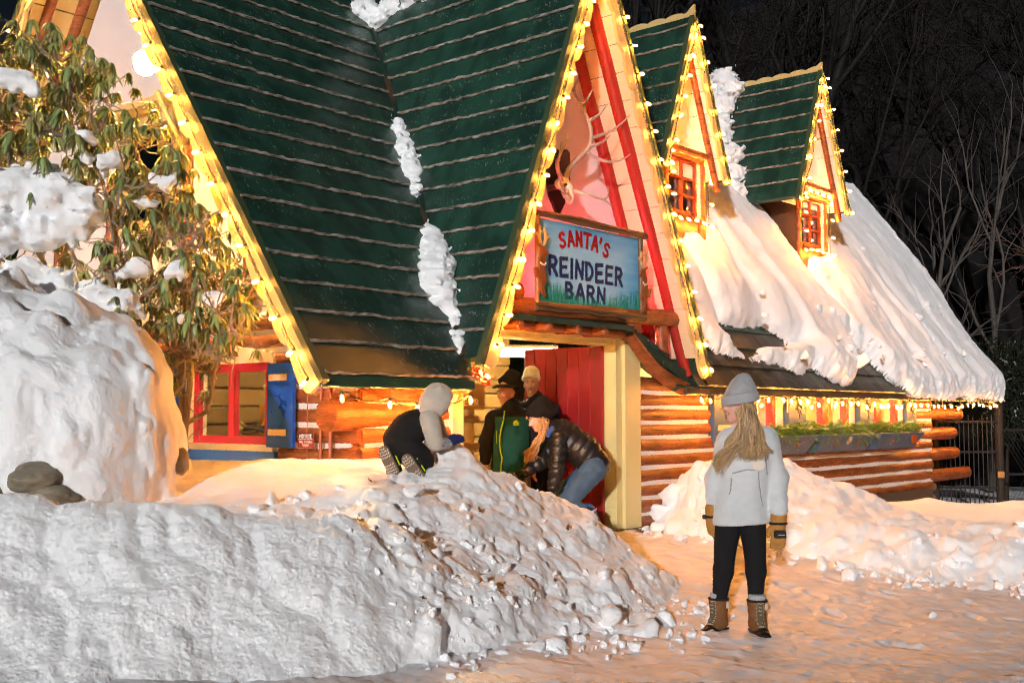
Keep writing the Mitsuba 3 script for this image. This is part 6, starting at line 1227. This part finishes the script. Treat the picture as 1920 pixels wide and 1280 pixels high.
q = np.linspace(0, 2 * np.pi, 25); rg = lambda c, r, w: tube(np.column_stack([c[0] + r * np.cos(q), c[1] + r * 0.95 * np.sin(q), c[2] + 0 * q]), w, 6, cap=False)
putc('strap', rg(wrR + [-0.004, -0.005, -0.055], 0.052, 0.009), (0.015, 0.014, 0.014), 'satin', parent=gl)
putc('knuckle_panel', box(wrR + [-0.045, -0.075, -0.145], wrR + [0.030, -0.05, -0.095], 0.006), (0.02, 0.018, 0.018), 'matte', parent=gl)
putc('lettering', box(wrR + [-0.02, -0.0765, -0.126], wrR + [0.022, -0.0755, -0.121]), (0.5, 0.5, 0.5), 'matte', False, parent=gl)
putc('cuff_edge', rg(wrR + [0, 0, 0.028], 0.055, 0.008), (0.015, 0.013, 0.015), 'cloth', parent=gl)
gl2 = uniq(wm + '__glove')
sdf_part('glove', [(a, b, ra * 1.3, rb * 1.25) for a, b, ra, rb in hand_caps(wrL + [0, 0.01, -0.03], (0.06, 0.10, -1), (0.1, 1, 0), 1.05, 0.4, 1)] + [(wrL + [0, 0, 0.03], wrL + [0, 0.01, -0.08], 0.05, 0.042)], TAN, 0.008, 0.010, 'matte', wm, folds(0.003, 14, 10))
putc('strap', rg(wrL + [0, 0.005, -0.02], 0.050, 0.009), (0.015, 0.014, 0.014), 'satin', parent=gl2)
putc('buckle', box(wrL + [-0.07, -0.03, -0.035], wrL + [-0.045, 0.0, -0.005], 0.006), (0.015, 0.014, 0.014), 'satin', parent=gl2)
GREY = (0.36, 0.36, 0.37)
HT = lambda q: hd[1](q)
hat_c = [(hc + [0.005, 0.0, 0.035], hc + [0.02, 0.01, 0.085], 0.108, 0.098), (hc + [0.02, 0.01, 0.09], hc + [0.035, 0.01, 0.155], 0.088, 0.058)]
tilt = np.array([0.16, 0.0, -1.0]) * -1; tilt /= np.linalg.norm(tilt)
sdf_part('knit_hat', hat_c, GREY, 0.009, 0.03, 'cloth', wm, lambda p: 0.0022 * np.sin(np.arctan2(p[:, 1] - hc[1], p[:, 0] - hc[0] - 0.01) * 60) + folds(0.006, 7, 15)(p) * sst(1.56, 1.64, p[:, 2]), cut=[(hc + [0, 0, 0.018], -tilt)])
q = np.linspace(0, 2 * np.pi, 40); e1, e2 = np.array([1, 0, 0.16]), np.array([0, 1, 0])
bandc = hc + [0.006, 0, 0.042]
bm = [tube(bandc + np.outer(np.cos(q), e1) * 0.109 + np.outer(np.sin(q), e2) * 0.110 + tilt * dz, 0.016, 8, cap=False) for dz in (-0.020, -0.008, 0.006, 0.018)]
putc('hat_brim', cat(bm), np.array(GREY) * 1.03, 'cloth', True, parent=wm)
g = np.random.default_rng(77); S = []
for k in range(330):
    a = g.uniform(-0.95, 1.6)       # angle round the head, 0 = towards the right of the picture, pi/2 = towards the camera
    if k < 210: a = g.uniform(0.35, 1.72)
    r0 = 0.092; st0 = hc + [0.01 + r0 * math.cos(a), -r0 * math.sin(a), 0.01 - 0.02 * abs(math.cos(a))]
    if math.cos(a) < -0.35 and g.random() < 0.75: continue
    L = g.uniform(0.26, 0.37); cx = (1.58 if math.cos(a) > 0.5 else 1.535) + g.normal(0, 0.03); cx = max(1.465, cx)
    S.append([st0, st0 + [0.25 * (cx - st0[0]), -0.035, -0.10], V3(st0[0] + 0.55 * (cx - st0[0]), Y - 0.135 + g.normal(0, 0.012), 1.30), V3(cx - 0.01 + g.normal(0, 0.015), Y - 0.15 + g.normal(0, 0.012), 1.22), V3(cx - 0.02 + g.normal(0, 0.025), Y - 0.155 + g.normal(0, 0.012), hc[2] - L)])
for k in range(95):          # the lock over her right shoulder
    st0 = hc + [0.0 + g.normal(0, 0.008), -0.085 + g.normal(0, 0.01), -0.03]
    S.append([st0, st0 + [-0.005, -0.01, -0.08], V3(1.462 + g.normal(0, 0.02), Y - 0.12 + g.normal(0, 0.01), 1.29), V3(1.385 + g.normal(0, 0.022), Y - 0.13 + g.normal(0, 0.012), 1.20), V3(1.35 + g.normal(0, 0.02), Y - 0.12 + g.normal(0, 0.012), 1.12 + g.normal(0, 0.03))])
hair_strands(wm, S, (0.46, 0.30, 0.15), 0.0055, 4)

# ---- the kneeling child on the pile
kd = thing('person', 'child in fuzzy cream hood and black overalls kneeling on the snow pile, patting snow', 'person')
Y = 8.22
hc = V3(-0.535, Y + 0.02, 1.535); hd = head(hc, (0.8, 0.55, -0.5), (0.45, 0.1, 0.9), 0.84)
sh, sh2, el, wr = V3(-0.60, Y - 0.06, 1.40), V3(-0.58, Y + 0.16, 1.40), V3(-0.555, Y - 0.10, 1.25), V3(-0.50, Y - 0.06, 1.245)
bt_ = V3(-0.815, Y + 0.02, 1.27); k1, k2 = V3(-0.70, Y + 0.12, 1.10), V3(-0.645, Y - 0.06, 1.12); f1, f2 = V3(-0.885, Y - 0.05, 1.14), V3(-0.70, Y - 0.16, 1.09)
hk = hand_caps(wr + [0.03, 0, 0.005], (0.8, 0.1, 0.25), (-0.2, -0.3, 0.9), 0.72, 0.3, 1)
body(kd, [(V3(-0.60, Y, 1.42), V3(-0.80, Y, 1.28), 0.07, 0.07), (V3(-0.57, Y + 0.02, 1.44), hc, 0.04, 0.04), (sh, el, 0.025, 0.022), (el, wr + [0.02, 0, 0], 0.022, 0.018), (sh2, V3(-0.52, Y + 0.15, 1.25), 0.025, 0.022), (bt_, k1, 0.04, 0.03), (bt_, k2, 0.04, 0.03), (k1, f1, 0.03, 0.02), (k2, f2, 0.03, 0.02)], hd, (0.52, 0.27, 0.18), 0.010, hands=hk)
face_parts(kd, hd[1], 0.84, hd[2])
BLK = (0.018, 0.017, 0.017)
sdf_part('overalls', [(V3(-0.635, Y + 0.02, 1.405), V3(-0.76, Y + 0.02, 1.34), 0.105, 0.125, 0.95), (V3(-0.76, Y + 0.02, 1.33), bt_, 0.125, 0.13), (bt_ + [0.03, 0.06, -0.01], k1, 0.085, 0.065), (bt_ + [0.03, -0.05, -0.02], k2, 0.10, 0.080), (k1, f1 + [0.03, 0.02, 0.02], 0.06, 0.048), (k2, f2 + [0.03, 0.02, 0.02], 0.075, 0.055)], BLK, 0.010, 0.03, 'cloth', kd, folds(0.009, 7, 21))
sdf_part('sleeve', [(sh + [0, 0, 0.02], el, 0.072, 0.064), (sh2, V3(-0.52, Y + 0.15, 1.27), 0.066, 0.055)], (0.50, 0.44, 0.37), 0.009, 0.02, 'cloth', kd, lambda p: folds(0.006, 9, 24)(p) + 0.005 * np.abs(fb(p, 45, 2, 25)))
sdf_part('hood', [(hc + [-0.022, -0.005, 0.015], hc + [-0.012, -0.005, 0.035], 0.118, 0.112), (hc + [-0.05, -0.01, -0.05], V3(-0.62, Y, 1.42), 0.085, 0.08), (hc + [0.005, -0.085, 0.095], hc + [0.012, -0.09, 0.118], 0.020, 0.014)], (0.52, 0.46, 0.39), 0.009, 0.03, 'cloth', kd, lambda p: 0.006 * np.abs(fb(p, 45, 2, 27)) - 0.004 + folds(0.010, 7, 29)(p) - 0.006 * np.exp(-((p[:, 1] - hc[1] + 0.03 + 0.4 * (p[:, 0] - hc[0])) / 0.008) ** 2), cut=[(hc + [0.055, 0.0, -0.015], np.array([0.75, 0.35, -0.56]))])
sdf_part('cuff', [(el + [0.0, 0, -0.02], wr + [0.035, 0.0, 0.0], 0.047, 0.040), (V3(-0.60, Y + 0.02, 1.235), V3(-0.555, Y + 0.06, 1.22), 0.05, 0.045)], lambda v: np.where(meshkit.noise(v * 120, 2)[:, None] > 0.5, (0.36, 0.34, 0.34), (0.16, 0.15, 0.16)), 0.008, 0.02, 'cloth', kd)
sdf_part('mitten', [(a, b, ra * 1.45, rb * 1.5) for a, b, ra, rb in hk], (0.018, 0.022, 0.085), 0.007, 0.016, 'cloth', kd)
for f_, d_ in ((f1, V3(0.40, 0.0, -0.9)), (f2, V3(0.55, 0.0, -0.85))):
    d_ = d_ / np.linalg.norm(d_); b_ = uniq(kd + '__boot'); n_ = V3(-0.25, -0.95, -0.15); n_ /= np.linalg.norm(n_)
    sdf_part('boot', [(f_ - d_ * 0.04, f_ + d_ * 0.10, 0.046, 0.050)], (0.02, 0.02, 0.02), 0.009, 0.02, 'satin', kd)
    A_ = np.cross(n_, d_); pts = []
    out = sg.LineString([(-0.055, 0), (0.02, 0.0), (0.105, 0.006)]).buffer(0.044).union(sg.Point(0.095, 0.0).buffer(0.051)).simplify(0.002)
    m = trimesh.creation.extrude_polygon(out, 0.022, engine='earcut'); R_ = np.stack([d_, A_, n_], 1)
    so = f_ + n_ * 0.040
    putc('sole', tm(np.asarray(m.vertices) @ R_.T + so, m.faces if np.linalg.det(R_) > 0 else m.faces[:, ::-1]), (0.17, 0.12, 0.08), 'matte', False, parent=b_)
    lug = []
    gg = np.random.default_rng(6)
    for ix_ in range(11):
        x = -0.078 + 0.021 * ix_
        if 0.0 < x < 0.03: continue
        for y in (-0.03, -0.01, 0.01, 0.03):
            if not out.buffer(-0.008).contains(sg.Point(x, y)): continue
            w_ = trimesh.creation.box(extents=(0.007, 0.019, 0.006)); w_.apply_transform(trimesh.transformations.rotation_matrix(0.6 * (1 if y > 0 else -1) + gg.normal(0, 0.15), [0, 0, 1])); v = np.asarray(w_.vertices) + [x, y, 0.024]
            lug.append(tm(v @ R_.T + so, w_.faces if np.linalg.det(R_) > 0 else w_.faces[:, ::-1]))
    putc('sole_lugs', cat(lug), (0.55, 0.50, 0.45), 'matte', False, parent=b_, kind='stuff')
    putc('trim', tube([f_ + d_ * s + A_ * 0.050 + n_ * 0.01 for s in (-0.03, 0.03, 0.08)], 0.006, 6), (0.55, 0.65, 0.02), 'satin', parent=b_)

# ---- the man in the green jacket
gm = thing('person', 'grinning man in green and black jacket and black brimmed hat in the barn doorway', 'person')
Y = 11.45
hc = V3(-0.05, Y, 1.675); hd = head(hc, (-0.80, -0.60, -0.12), (-0.12, 0, 1), 1.05)
shL, shR, elL, wrL, elR, wrR = V3(-0.185, Y, 1.42), V3(0.195, Y, 1.42), V3(-0.262, Y, 1.17), V3(-0.27, Y - 0.03, 0.97), V3(0.26, Y + 0.05, 1.16), V3(0.22, Y - 0.05, 0.95)
hL, hR_ = V3(-0.09, Y, 0.93), V3(0.09, Y, 0.93); fz = 0.27
hm = hand_caps(wrL + [0, 0, -0.02], (0.05, -0.1, -1), (0.3, 1, 0), 1.0, 0.5, 1) + hand_caps(wrR + [0, 0, -0.02], (-0.05, -0.1, -1), (-0.3, 1, 0), 1.0, 0.5, 1)
body(gm, [(V3(0.0, Y, 1.46), hc, 0.055, 0.055), (V3(0, Y, 1.35), V3(0, Y, 0.95), 0.12, 0.11, 0.7), (shL, elL, 0.04, 0.034), (elL, wrL, 0.034, 0.026), (shR, elR, 0.04, 0.034), (elR, wrR, 0.034, 0.026), (hL, V3(-0.10, Y, 0.6), 0.07, 0.05), (V3(-0.10, Y, 0.6), V3(-0.1, Y + 0.03, fz + 0.06), 0.05, 0.035), (hR_, V3(0.10, Y, 0.6), 0.07, 0.05), (V3(0.10, Y, 0.6), V3(0.1, Y + 0.03, fz + 0.06), 0.05, 0.035)], hd, (0.44, 0.20, 0.13), 0.011, hands=hm, shrink=0.95)
face_parts(gm, hd[1], 1.05, hd[2], smile=1.0, brow=(0.03, 0.02, 0.02))
jd = [(V3(0.0, Y, 1.34), V3(-0.02, Y, 0.86), 0.195, 0.20, 0.72), (shL + [0.03, 0, 0.0], shR + [-0.03, 0, 0.0], 0.085, 0.085), (V3(0.0, Y, 1.44), V3(-0.01, Y - 0.01, 1.545), 0.10, 0.085)]
def jcol(v):
    dark = (v[:, 2] > 1.44 + 0.10 * np.abs(v[:, 0] - 0.0) * -1) | (v[:, 0] > 0.17) | (v[:, 0] < -0.19) | (v[:, 2] > 1.43)
    return np.where(dark[:, None], (0.014, 0.013, 0.013), np.where((v[:, 0] < -0.10)[:, None], (0.020, 0.075, 0.052), (0.010, 0.052, 0.038)))
sdf_part('jacket', jd, jcol, 0.012, 0.04, 'cloth', gm, folds(0.010, 5, 31))
sdf_part('sleeve', [(shL, elL, 0.082, 0.074), (elL, wrL + [0, 0, 0.02], 0.074, 0.058)], (0.016, 0.013, 0.012), 0.012, 0.03, 'cloth', gm, folds(0.010, 7, 33))
sdf_part('sleeve', [(shR, elR, 0.082, 0.074), (elR, wrR + [0, 0, 0.02], 0.074, 0.058)], (0.016, 0.013, 0.012), 0.012, 0.03, 'cloth', gm, folds(0.010, 7, 34))
sdf_part('trousers', [(hL, V3(-0.10, Y, 0.6), 0.11, 0.085), (V3(-0.10, Y, 0.6), V3(-0.1, Y, fz + 0.1), 0.085, 0.07), (hR_, V3(0.10, Y, 0.6), 0.11, 0.085), (V3(0.10, Y, 0.6), V3(0.1, Y, fz + 0.1), 0.085, 0.07)], (0.16, 0.13, 0.10), 0.014, 0.02, 'cloth', gm, folds(0.008, 6, 35))
for sx in (-0.1, 0.1): sdf_part('boot', [(V3(sx, Y + 0.04, fz + 0.06), V3(sx - 0.03, Y - 0.13, fz + 0.05), 0.055, 0.05)], (0.02, 0.018, 0.016), 0.013, 0.02, 'matte', gm, cut=[((0, 0, fz), (0, 0, -1))])
LIME = (0.42, 0.55, 0.02)
def jfront(x, z): return Y - 0.72 * math.sqrt(max(0.0, 0.198 ** 2 - (x + 0.01) ** 2)) - 0.012
putc('zip', tube([(x, jfront(x, z), z) for x, z in ((-0.075, 1.49), (-0.085, 1.40), (-0.11, 1.30), (-0.125, 1.20), (-0.12, 1.10), (-0.10, 1.02), (-0.115, 0.88))], 0.0075, 6), LIME, 'satin', parent=gm)
putc('pocket_zip', tube([(x, jfront(x, z) + 0.004, z) for x, z in ((-0.155, 1.29), (-0.158, 1.16))], 0.005, 6), LIME, 'satin', parent=gm)
lg = shapely.union_all([sg.Point(0.012, 0).buffer(0.03).intersection(sg.box(-0.03, -0.002, 0.05, 0.03)), sg.box(-0.018, -0.012, 0.042, -0.006), sg.box(-0.018, -0.022, 0.042, -0.016)]).difference(shapely.union_all([sg.Point(0.042, 0).buffer(0.022).boundary.buffer(0.002), sg.Point(0.042, 0).buffer(0.013).boundary.buffer(0.002)]))
m = extrude(lg, -0.002, 0.002, 'tz'); v = np.array(m.vertices); putc('chest_emblem', tm(np.column_stack([0.03 + v[:, 0], jfront(0.035, 1.36) - 0.004 - v[:, 1], 1.363 + v[:, 2]]), m.faces), LIME, 'matte', False, 0, parent=gm)
HB = (0.016, 0.014, 0.013)
sdf_part('hat', [(hc + [0.015, 0.0, 0.085], hc + [0.05, 0.0, 0.155], 0.120, 0.085), (hc + [0.05, 0.03, 0.05], hc + [0.10, 0.05, -0.06], 0.105, 0.07)], HB, 0.011, 0.03, 'cloth', gm, folds(0.006, 8, 37), cut=[(hc + [0, 0, 0.06], np.array([-0.75, -0.45, -0.5]) * [0.5, 0.5, 1])])
q = np.linspace(-1.9, 1.9, 22); br = []
fdv = np.array([-0.80, -0.60, 0]); rdv = np.array([0.60, -0.80, 0]); R0, R1 = 0.112, 0.158
rows = []
for rr_, zz_ in ((R0, 0.080), (0.135, 0.070), (R1, 0.050)): rows.append(np.array([hc + [0.005, 0, zz_ + 0.02 * (math.cos(x) < 0.2)] + fdv * math.cos(x) * rr_ + rdv * math.sin(x) * rr_ for x in q]))
v = np.vstack(rows + [r_ - [0, 0, 0.008] for r_ in rows]); n_ = len(q); F = []
for a in (0, 1):
    for i in range(n_ - 1): F += [(a * n_ + i, a * n_ + i + 1, (a + 1) * n_ + i + 1, (a + 1) * n_ + i), ((a + 3) * n_ + i, (a + 4) * n_ + i, (a + 4) * n_ + i + 1, (a + 3) * n_ + i + 1)]
for i in range(n_ - 1): F.append((2 * n_ + i, 2 * n_ + i + 1, 5 * n_ + i + 1, 5 * n_ + i))
putc('hat_brim', tm(v, np.array(F)), HB, 'cloth', 50, parent=gm)

# ---- the man in the white knit hat
wh = thing('person', 'older man in white knit hat and navy jacket before the red door', 'person')
Y = 12.05
hc = V3(0.205, Y, 1.785); hd = head(hc, (-0.12, -1, -0.02), (0, 0, 1), 1.0)
body(wh, [(V3(0.24, Y + 0.02, 1.56), hc, 0.06, 0.055), (V3(0.255, Y, 1.42), V3(0.25, Y, 1.05), 0.12, 0.11, 0.7), (V3(0.08, Y, 1.5), V3(0.42, Y, 1.5), 0.045, 0.045), (V3(0.07, Y, 1.5), V3(0.03, Y, 1.1), 0.04, 0.03), (V3(0.43, Y, 1.5), V3(0.48, Y, 1.1), 0.04, 0.03), (V3(0.17, Y, 1.05), V3(0.15, Y, 0.33), 0.07, 0.035), (V3(0.33, Y, 1.05), V3(0.35, Y, 0.33), 0.07, 0.035)], hd, (0.52, 0.28, 0.21), 0.010, hands=hand_caps(V3(0.02, Y, 1.08), (0, -0.1, -1), (0.2, 1, 0), 1.0, 0.4, 1) + hand_caps(V3(0.49, Y, 1.08), (0, -0.1, -1), (-0.2, 1, 0), 1.0, 0.4, 1), shrink=0.95)
face_parts(wh, hd[1], 1.0, hd[2], lip=(0.34, 0.14, 0.12))
NV = (0.014, 0.014, 0.022)
sdf_part('jacket', [(V3(0.255, Y, 1.44), V3(0.25, Y, 1.0), 0.185, 0.19, 0.7), (V3(0.10, Y, 1.50), V3(0.41, Y, 1.50), 0.085, 0.085), (V3(0.25, Y + 0.02, 1.53), V3(0.25, Y + 0.03, 1.63), 0.10, 0.085), (V3(0.07, Y, 1.50), V3(0.03, Y, 1.12), 0.08, 0.06), (V3(0.43, Y, 1.50), V3(0.48, Y, 1.12), 0.08, 0.06)], NV, 0.013, 0.04, 'cloth', wh, folds(0.008, 6, 41), cut=[(hc + [0.02, -0.07, -0.10], np.array([-0.05, -0.75, 0.65]))])
sdf_part('trousers', [(V3(0.17, Y, 1.03), V3(0.15, Y, 0.36), 0.11, 0.075), (V3(0.33, Y, 1.03), V3(0.35, Y, 0.36), 0.11, 0.075)], (0.02, 0.02, 0.025), 0.015, 0.02, 'cloth', wh)
for sx in (0.15, 0.35): sdf_part('shoe', [(V3(sx, Y + 0.03, 0.32), V3(sx, Y - 0.13, 0.31), 0.05, 0.045)], (0.02, 0.02, 0.02), 0.014, 0.02, 'matte', wh, cut=[((0, 0, 0.265), (0, 0, -1))])
sdf_part('knit_hat', [(hc + [0, 0.0, 0.05], hc + [0.005, 0.015, 0.105], 0.103, 0.088)], lambda v: np.where((np.sin(v[:, 2] * 260) > 0.6)[:, None], (0.52, 0.48, 0.40), (0.70, 0.66, 0.58)), 0.010, 0.02, 'cloth', wh, lambda p: 0.002 * np.sin(np.arctan2(p[:, 1] - hc[1], p[:, 0] - hc[0]) * 50), cut=[(hc + [0, -0.05, 0.055], np.array([0, -0.35, -1]))])
putc('zip', tube([(0.235, Y - 0.105, 1.585), (0.245, Y - 0.125, 1.52), (0.25, Y - 0.14, 1.40)], 0.005, 6), (0.4, 0.38, 0.3), 'metal', parent=wh)
putc('chest_emblem', box((0.34, Y - 0.135, 1.43), (0.375, Y - 0.125, 1.475), 0.002), (0.35, 0.06, 0.08), 'matte', parent=wh)

# ---- the woman bending down
bw_ = thing('person', 'young woman in black puffer jacket, black hat and jeans crouching beside the red door', 'person')
Y = 11.05
hc = V3(0.262, Y, 1.415); hd = head(hc, (-0.95, -0.28, -0.30), (-0.36, 0, 0.93), 1.0)
sh, sh2 = V3(0.46, Y - 0.13, 1.22), V3(0.44, Y + 0.16, 1.22); el, wr = V3(0.435, Y - 0.20, 0.94), V3(0.385, Y - 0.18, 0.74); el2, wr2 = V3(0.28, Y + 0.02, 0.98), V3(0.10, Y - 0.05, 0.875)
hp1, hp2 = V3(0.79, Y - 0.08, 0.90), V3(0.79, Y + 0.10, 0.90); kn1, kn2 = V3(0.53, Y - 0.12, 0.60), V3(0.42, Y + 0.16, 0.62); ft1, ft2 = V3(0.76, Y - 0.06, 0.42), V3(0.46, Y + 0.18, 0.33)
hb = hand_caps(wr2, (-0.9, -0.1, -0.35), (0.1, 1, 0), 0.95, 0.35, -1) + hand_caps(wr, (-0.2, 0.0, -1), (0.2, 1, 0), 0.95, 0.35, 1)
body(bw_, [(V3(0.40, Y, 1.29), hc, 0.05, 0.048), (V3(0.48, Y, 1.20), V3(0.76, Y, 0.95), 0.10, 0.10), (sh, el, 0.035, 0.03), (el, wr, 0.03, 0.024), (sh2, el2, 0.035, 0.03), (el2, wr2, 0.03, 0.024), (hp1, kn1, 0.06, 0.045), (hp2, kn2, 0.06, 0.045), (kn1, ft1, 0.042, 0.03), (kn2, ft2, 0.042, 0.03)], hd, (0.66, 0.37, 0.29), 0.010, hands=hb)
face_parts(bw_, hd[1], 1.0, hd[2], smile=0.4, brow=(0.2, 0.13, 0.07))
PF = (0.012, 0.012, 0.014)
def quilt(ax, f=78.0, a=0.011): return lambda p: a * (0.5 - np.abs(np.sin((p @ np.asarray(ax)) * f * 0.5))) + folds(0.005, 9, 45)(p)
sdf_part('puffer_jacket', [(V3(0.47, Y, 1.235), V3(0.70, Y, 1.10), 0.155, 0.165), (V3(0.70, Y, 1.09), V3(0.81, Y, 0.97), 0.165, 0.15), (V3(0.42, Y, 1.28), V3(0.385, Y, 1.31), 0.115, 0.095), (V3(0.50, Y + 0.02, 1.33), V3(0.58, Y + 0.02, 1.28), 0.08, 0.09)], PF, 0.010, 0.03, 'satin', bw_, quilt((0.82, 0, -0.57)), cut=[((0.86, Y, 0.86), np.array([0.25, 0, -0.97]))])
sdf_part('sleeve', [(sh, el, 0.085, 0.075), (el, wr + [0.01, 0, 0.03], 0.075, 0.058)], PF, 0.010, 0.03, 'satin', bw_, quilt((0.1, 0, -1)))
sdf_part('sleeve', [(sh2, el2, 0.085, 0.07), (el2, wr2 + [0.04, 0, 0.02], 0.07, 0.055)], PF, 0.010, 0.03, 'satin', bw_, quilt((-0.85, 0, -0.4)))
for h_ in (hb[:len(hb) // 2], hb[len(hb) // 2:]): sdf_part('glove', [(a, b, ra * 1.3, rb * 1.3) for a, b, ra, rb in h_], (0.014, 0.013, 0.013), 0.008, 0.01, 'cloth', bw_)
putc('blue_collar', tube([V3(0.345, Y - 0.115, 1.23), V3(0.365, Y - 0.118, 1.28), V3(0.40, Y - 0.115, 1.335)], [0.016, 0.020, 0.014], 8), (0.03, 0.10, 0.42), 'cloth', parent=bw_)
DEN = lambda v: np.array((0.060, 0.115, 0.20)) * (0.65 + 0.7 * meshkit.fbm(v * 14, 3, 4)[:, None])
sdf_part('jeans', [(hp1 + [0, 0, 0.03], hp2 + [0, 0, 0.03], 0.125, 0.125), (hp1, kn1, 0.118, 0.088), (kn1, ft1 + [0, 0, 0.06], 0.080, 0.066), (hp2, kn2, 0.11, 0.085), (kn2, ft2 + [0, 0, 0.08], 0.08, 0.065)], DEN, 0.010, 0.03, 'cloth', bw_, folds(0.016, 7, 47))
for f_, d_ in ((ft1, V3(0.72, -0.1, -0.60)), (ft2, V3(-0.9, -0.2, -0.1))):
    d_ = d_ / np.linalg.norm(d_); b_ = uniq(bw_ + '__boot')
    lift = V3(0.0, 0, 0.02) if f_ is ft1 else V3(0, 0, 0)
    sdf_part('boot', [(f_ + [-0.02, 0, 0.09], f_ + [0.01, 0, 0.02], 0.078, 0.07), (f_ + [0.01, 0, 0.02], f_ + d_ * 0.11, 0.066, 0.052)], lambda v: np.where(meshkit.noise(v * 26, 3)[:, None] > 0.56, (0.012, 0.014, 0.02), (0.02, 0.11, 0.36)), 0.010, 0.02, 'satin', bw_)
    q = np.linspace(0, 2 * np.pi, 22); putc('reflective_band', tube(np.column_stack([f_[0] - 0.018 + 0.082 * np.cos(q), f_[1] + 0.082 * np.sin(q), f_[2] + 0.085 + 0.03 * np.cos(q)]), 0.006, 6, cap=False), (0.70, 0.55, 0.80), 'gloss', parent=b_)
    n2 = np.cross(d_, V3(0, 1, 0)); n2 = n2 if n2[2] < 0 else -n2
    putc('sole', tube([f_ + n2 * 0.052 + d_ * s for s in (-0.05, 0.0, 0.06, 0.13)], [0.03, 0.038, 0.042, 0.03], 9), (0.03, 0.03, 0.03), 'matte', parent=b_)
up = np.array([-0.36, 0, 0.93]); up /= np.linalg.norm(up); bk = np.array([0.93, 0, 0.36])
sdf_part('knit_hat', [(hc + up * 0.045 + bk * 0.005, hc + up * 0.075 + bk * 0.055, 0.112, 0.108), (hc + up * 0.08 + bk * 0.055, hc + up * 0.13 + bk * 0.10, 0.098, 0.066), (hc + bk * 0.075 + up * 0.02, hc + bk * 0.10 + up * 0.03, 0.08, 0.08)], (0.013, 0.012, 0.012), 0.009, 0.03, 'cloth', bw_, lambda p: folds(0.006, 9, 49)(p), cut=[(hc + up * 0.002, (-up * 1.0 - bk * 0.55) / np.linalg.norm(up + bk * 0.55))])
putc('hat_label', box(hc + up * 0.045 - bk * 0.112 + [-0.006, -0.045, -0.012], hc + up * 0.045 - bk * 0.112 + [0.012, -0.02, 0.016], 0.003), (0.42, 0.22, 0.09), 'matte', parent=bw_)
g = np.random.default_rng(91); S = []
for k in range(170):
    st0 = hc + V3(0.035 + g.normal(0, 0.016), -0.082 + g.normal(0, 0.010), -0.03 + g.normal(0, 0.02)); ex = 0.085 + abs(g.normal(0, 0.055))
    S.append([st0, st0 + V3(0.005, -0.025, -0.09), V3(0.255 + g.normal(0, 0.018), Y - 0.12 + g.normal(0, 0.02), 1.20), V3(0.20 + g.normal(0, 0.022), Y - 0.12 + g.normal(0, 0.02), 1.10), V3(ex + 0.03, Y - 0.12 + g.normal(0, 0.02), 1.015 + g.normal(0, 0.02))])
hair_strands(bw_, S, (0.50, 0.31, 0.145), 0.0055, 4)
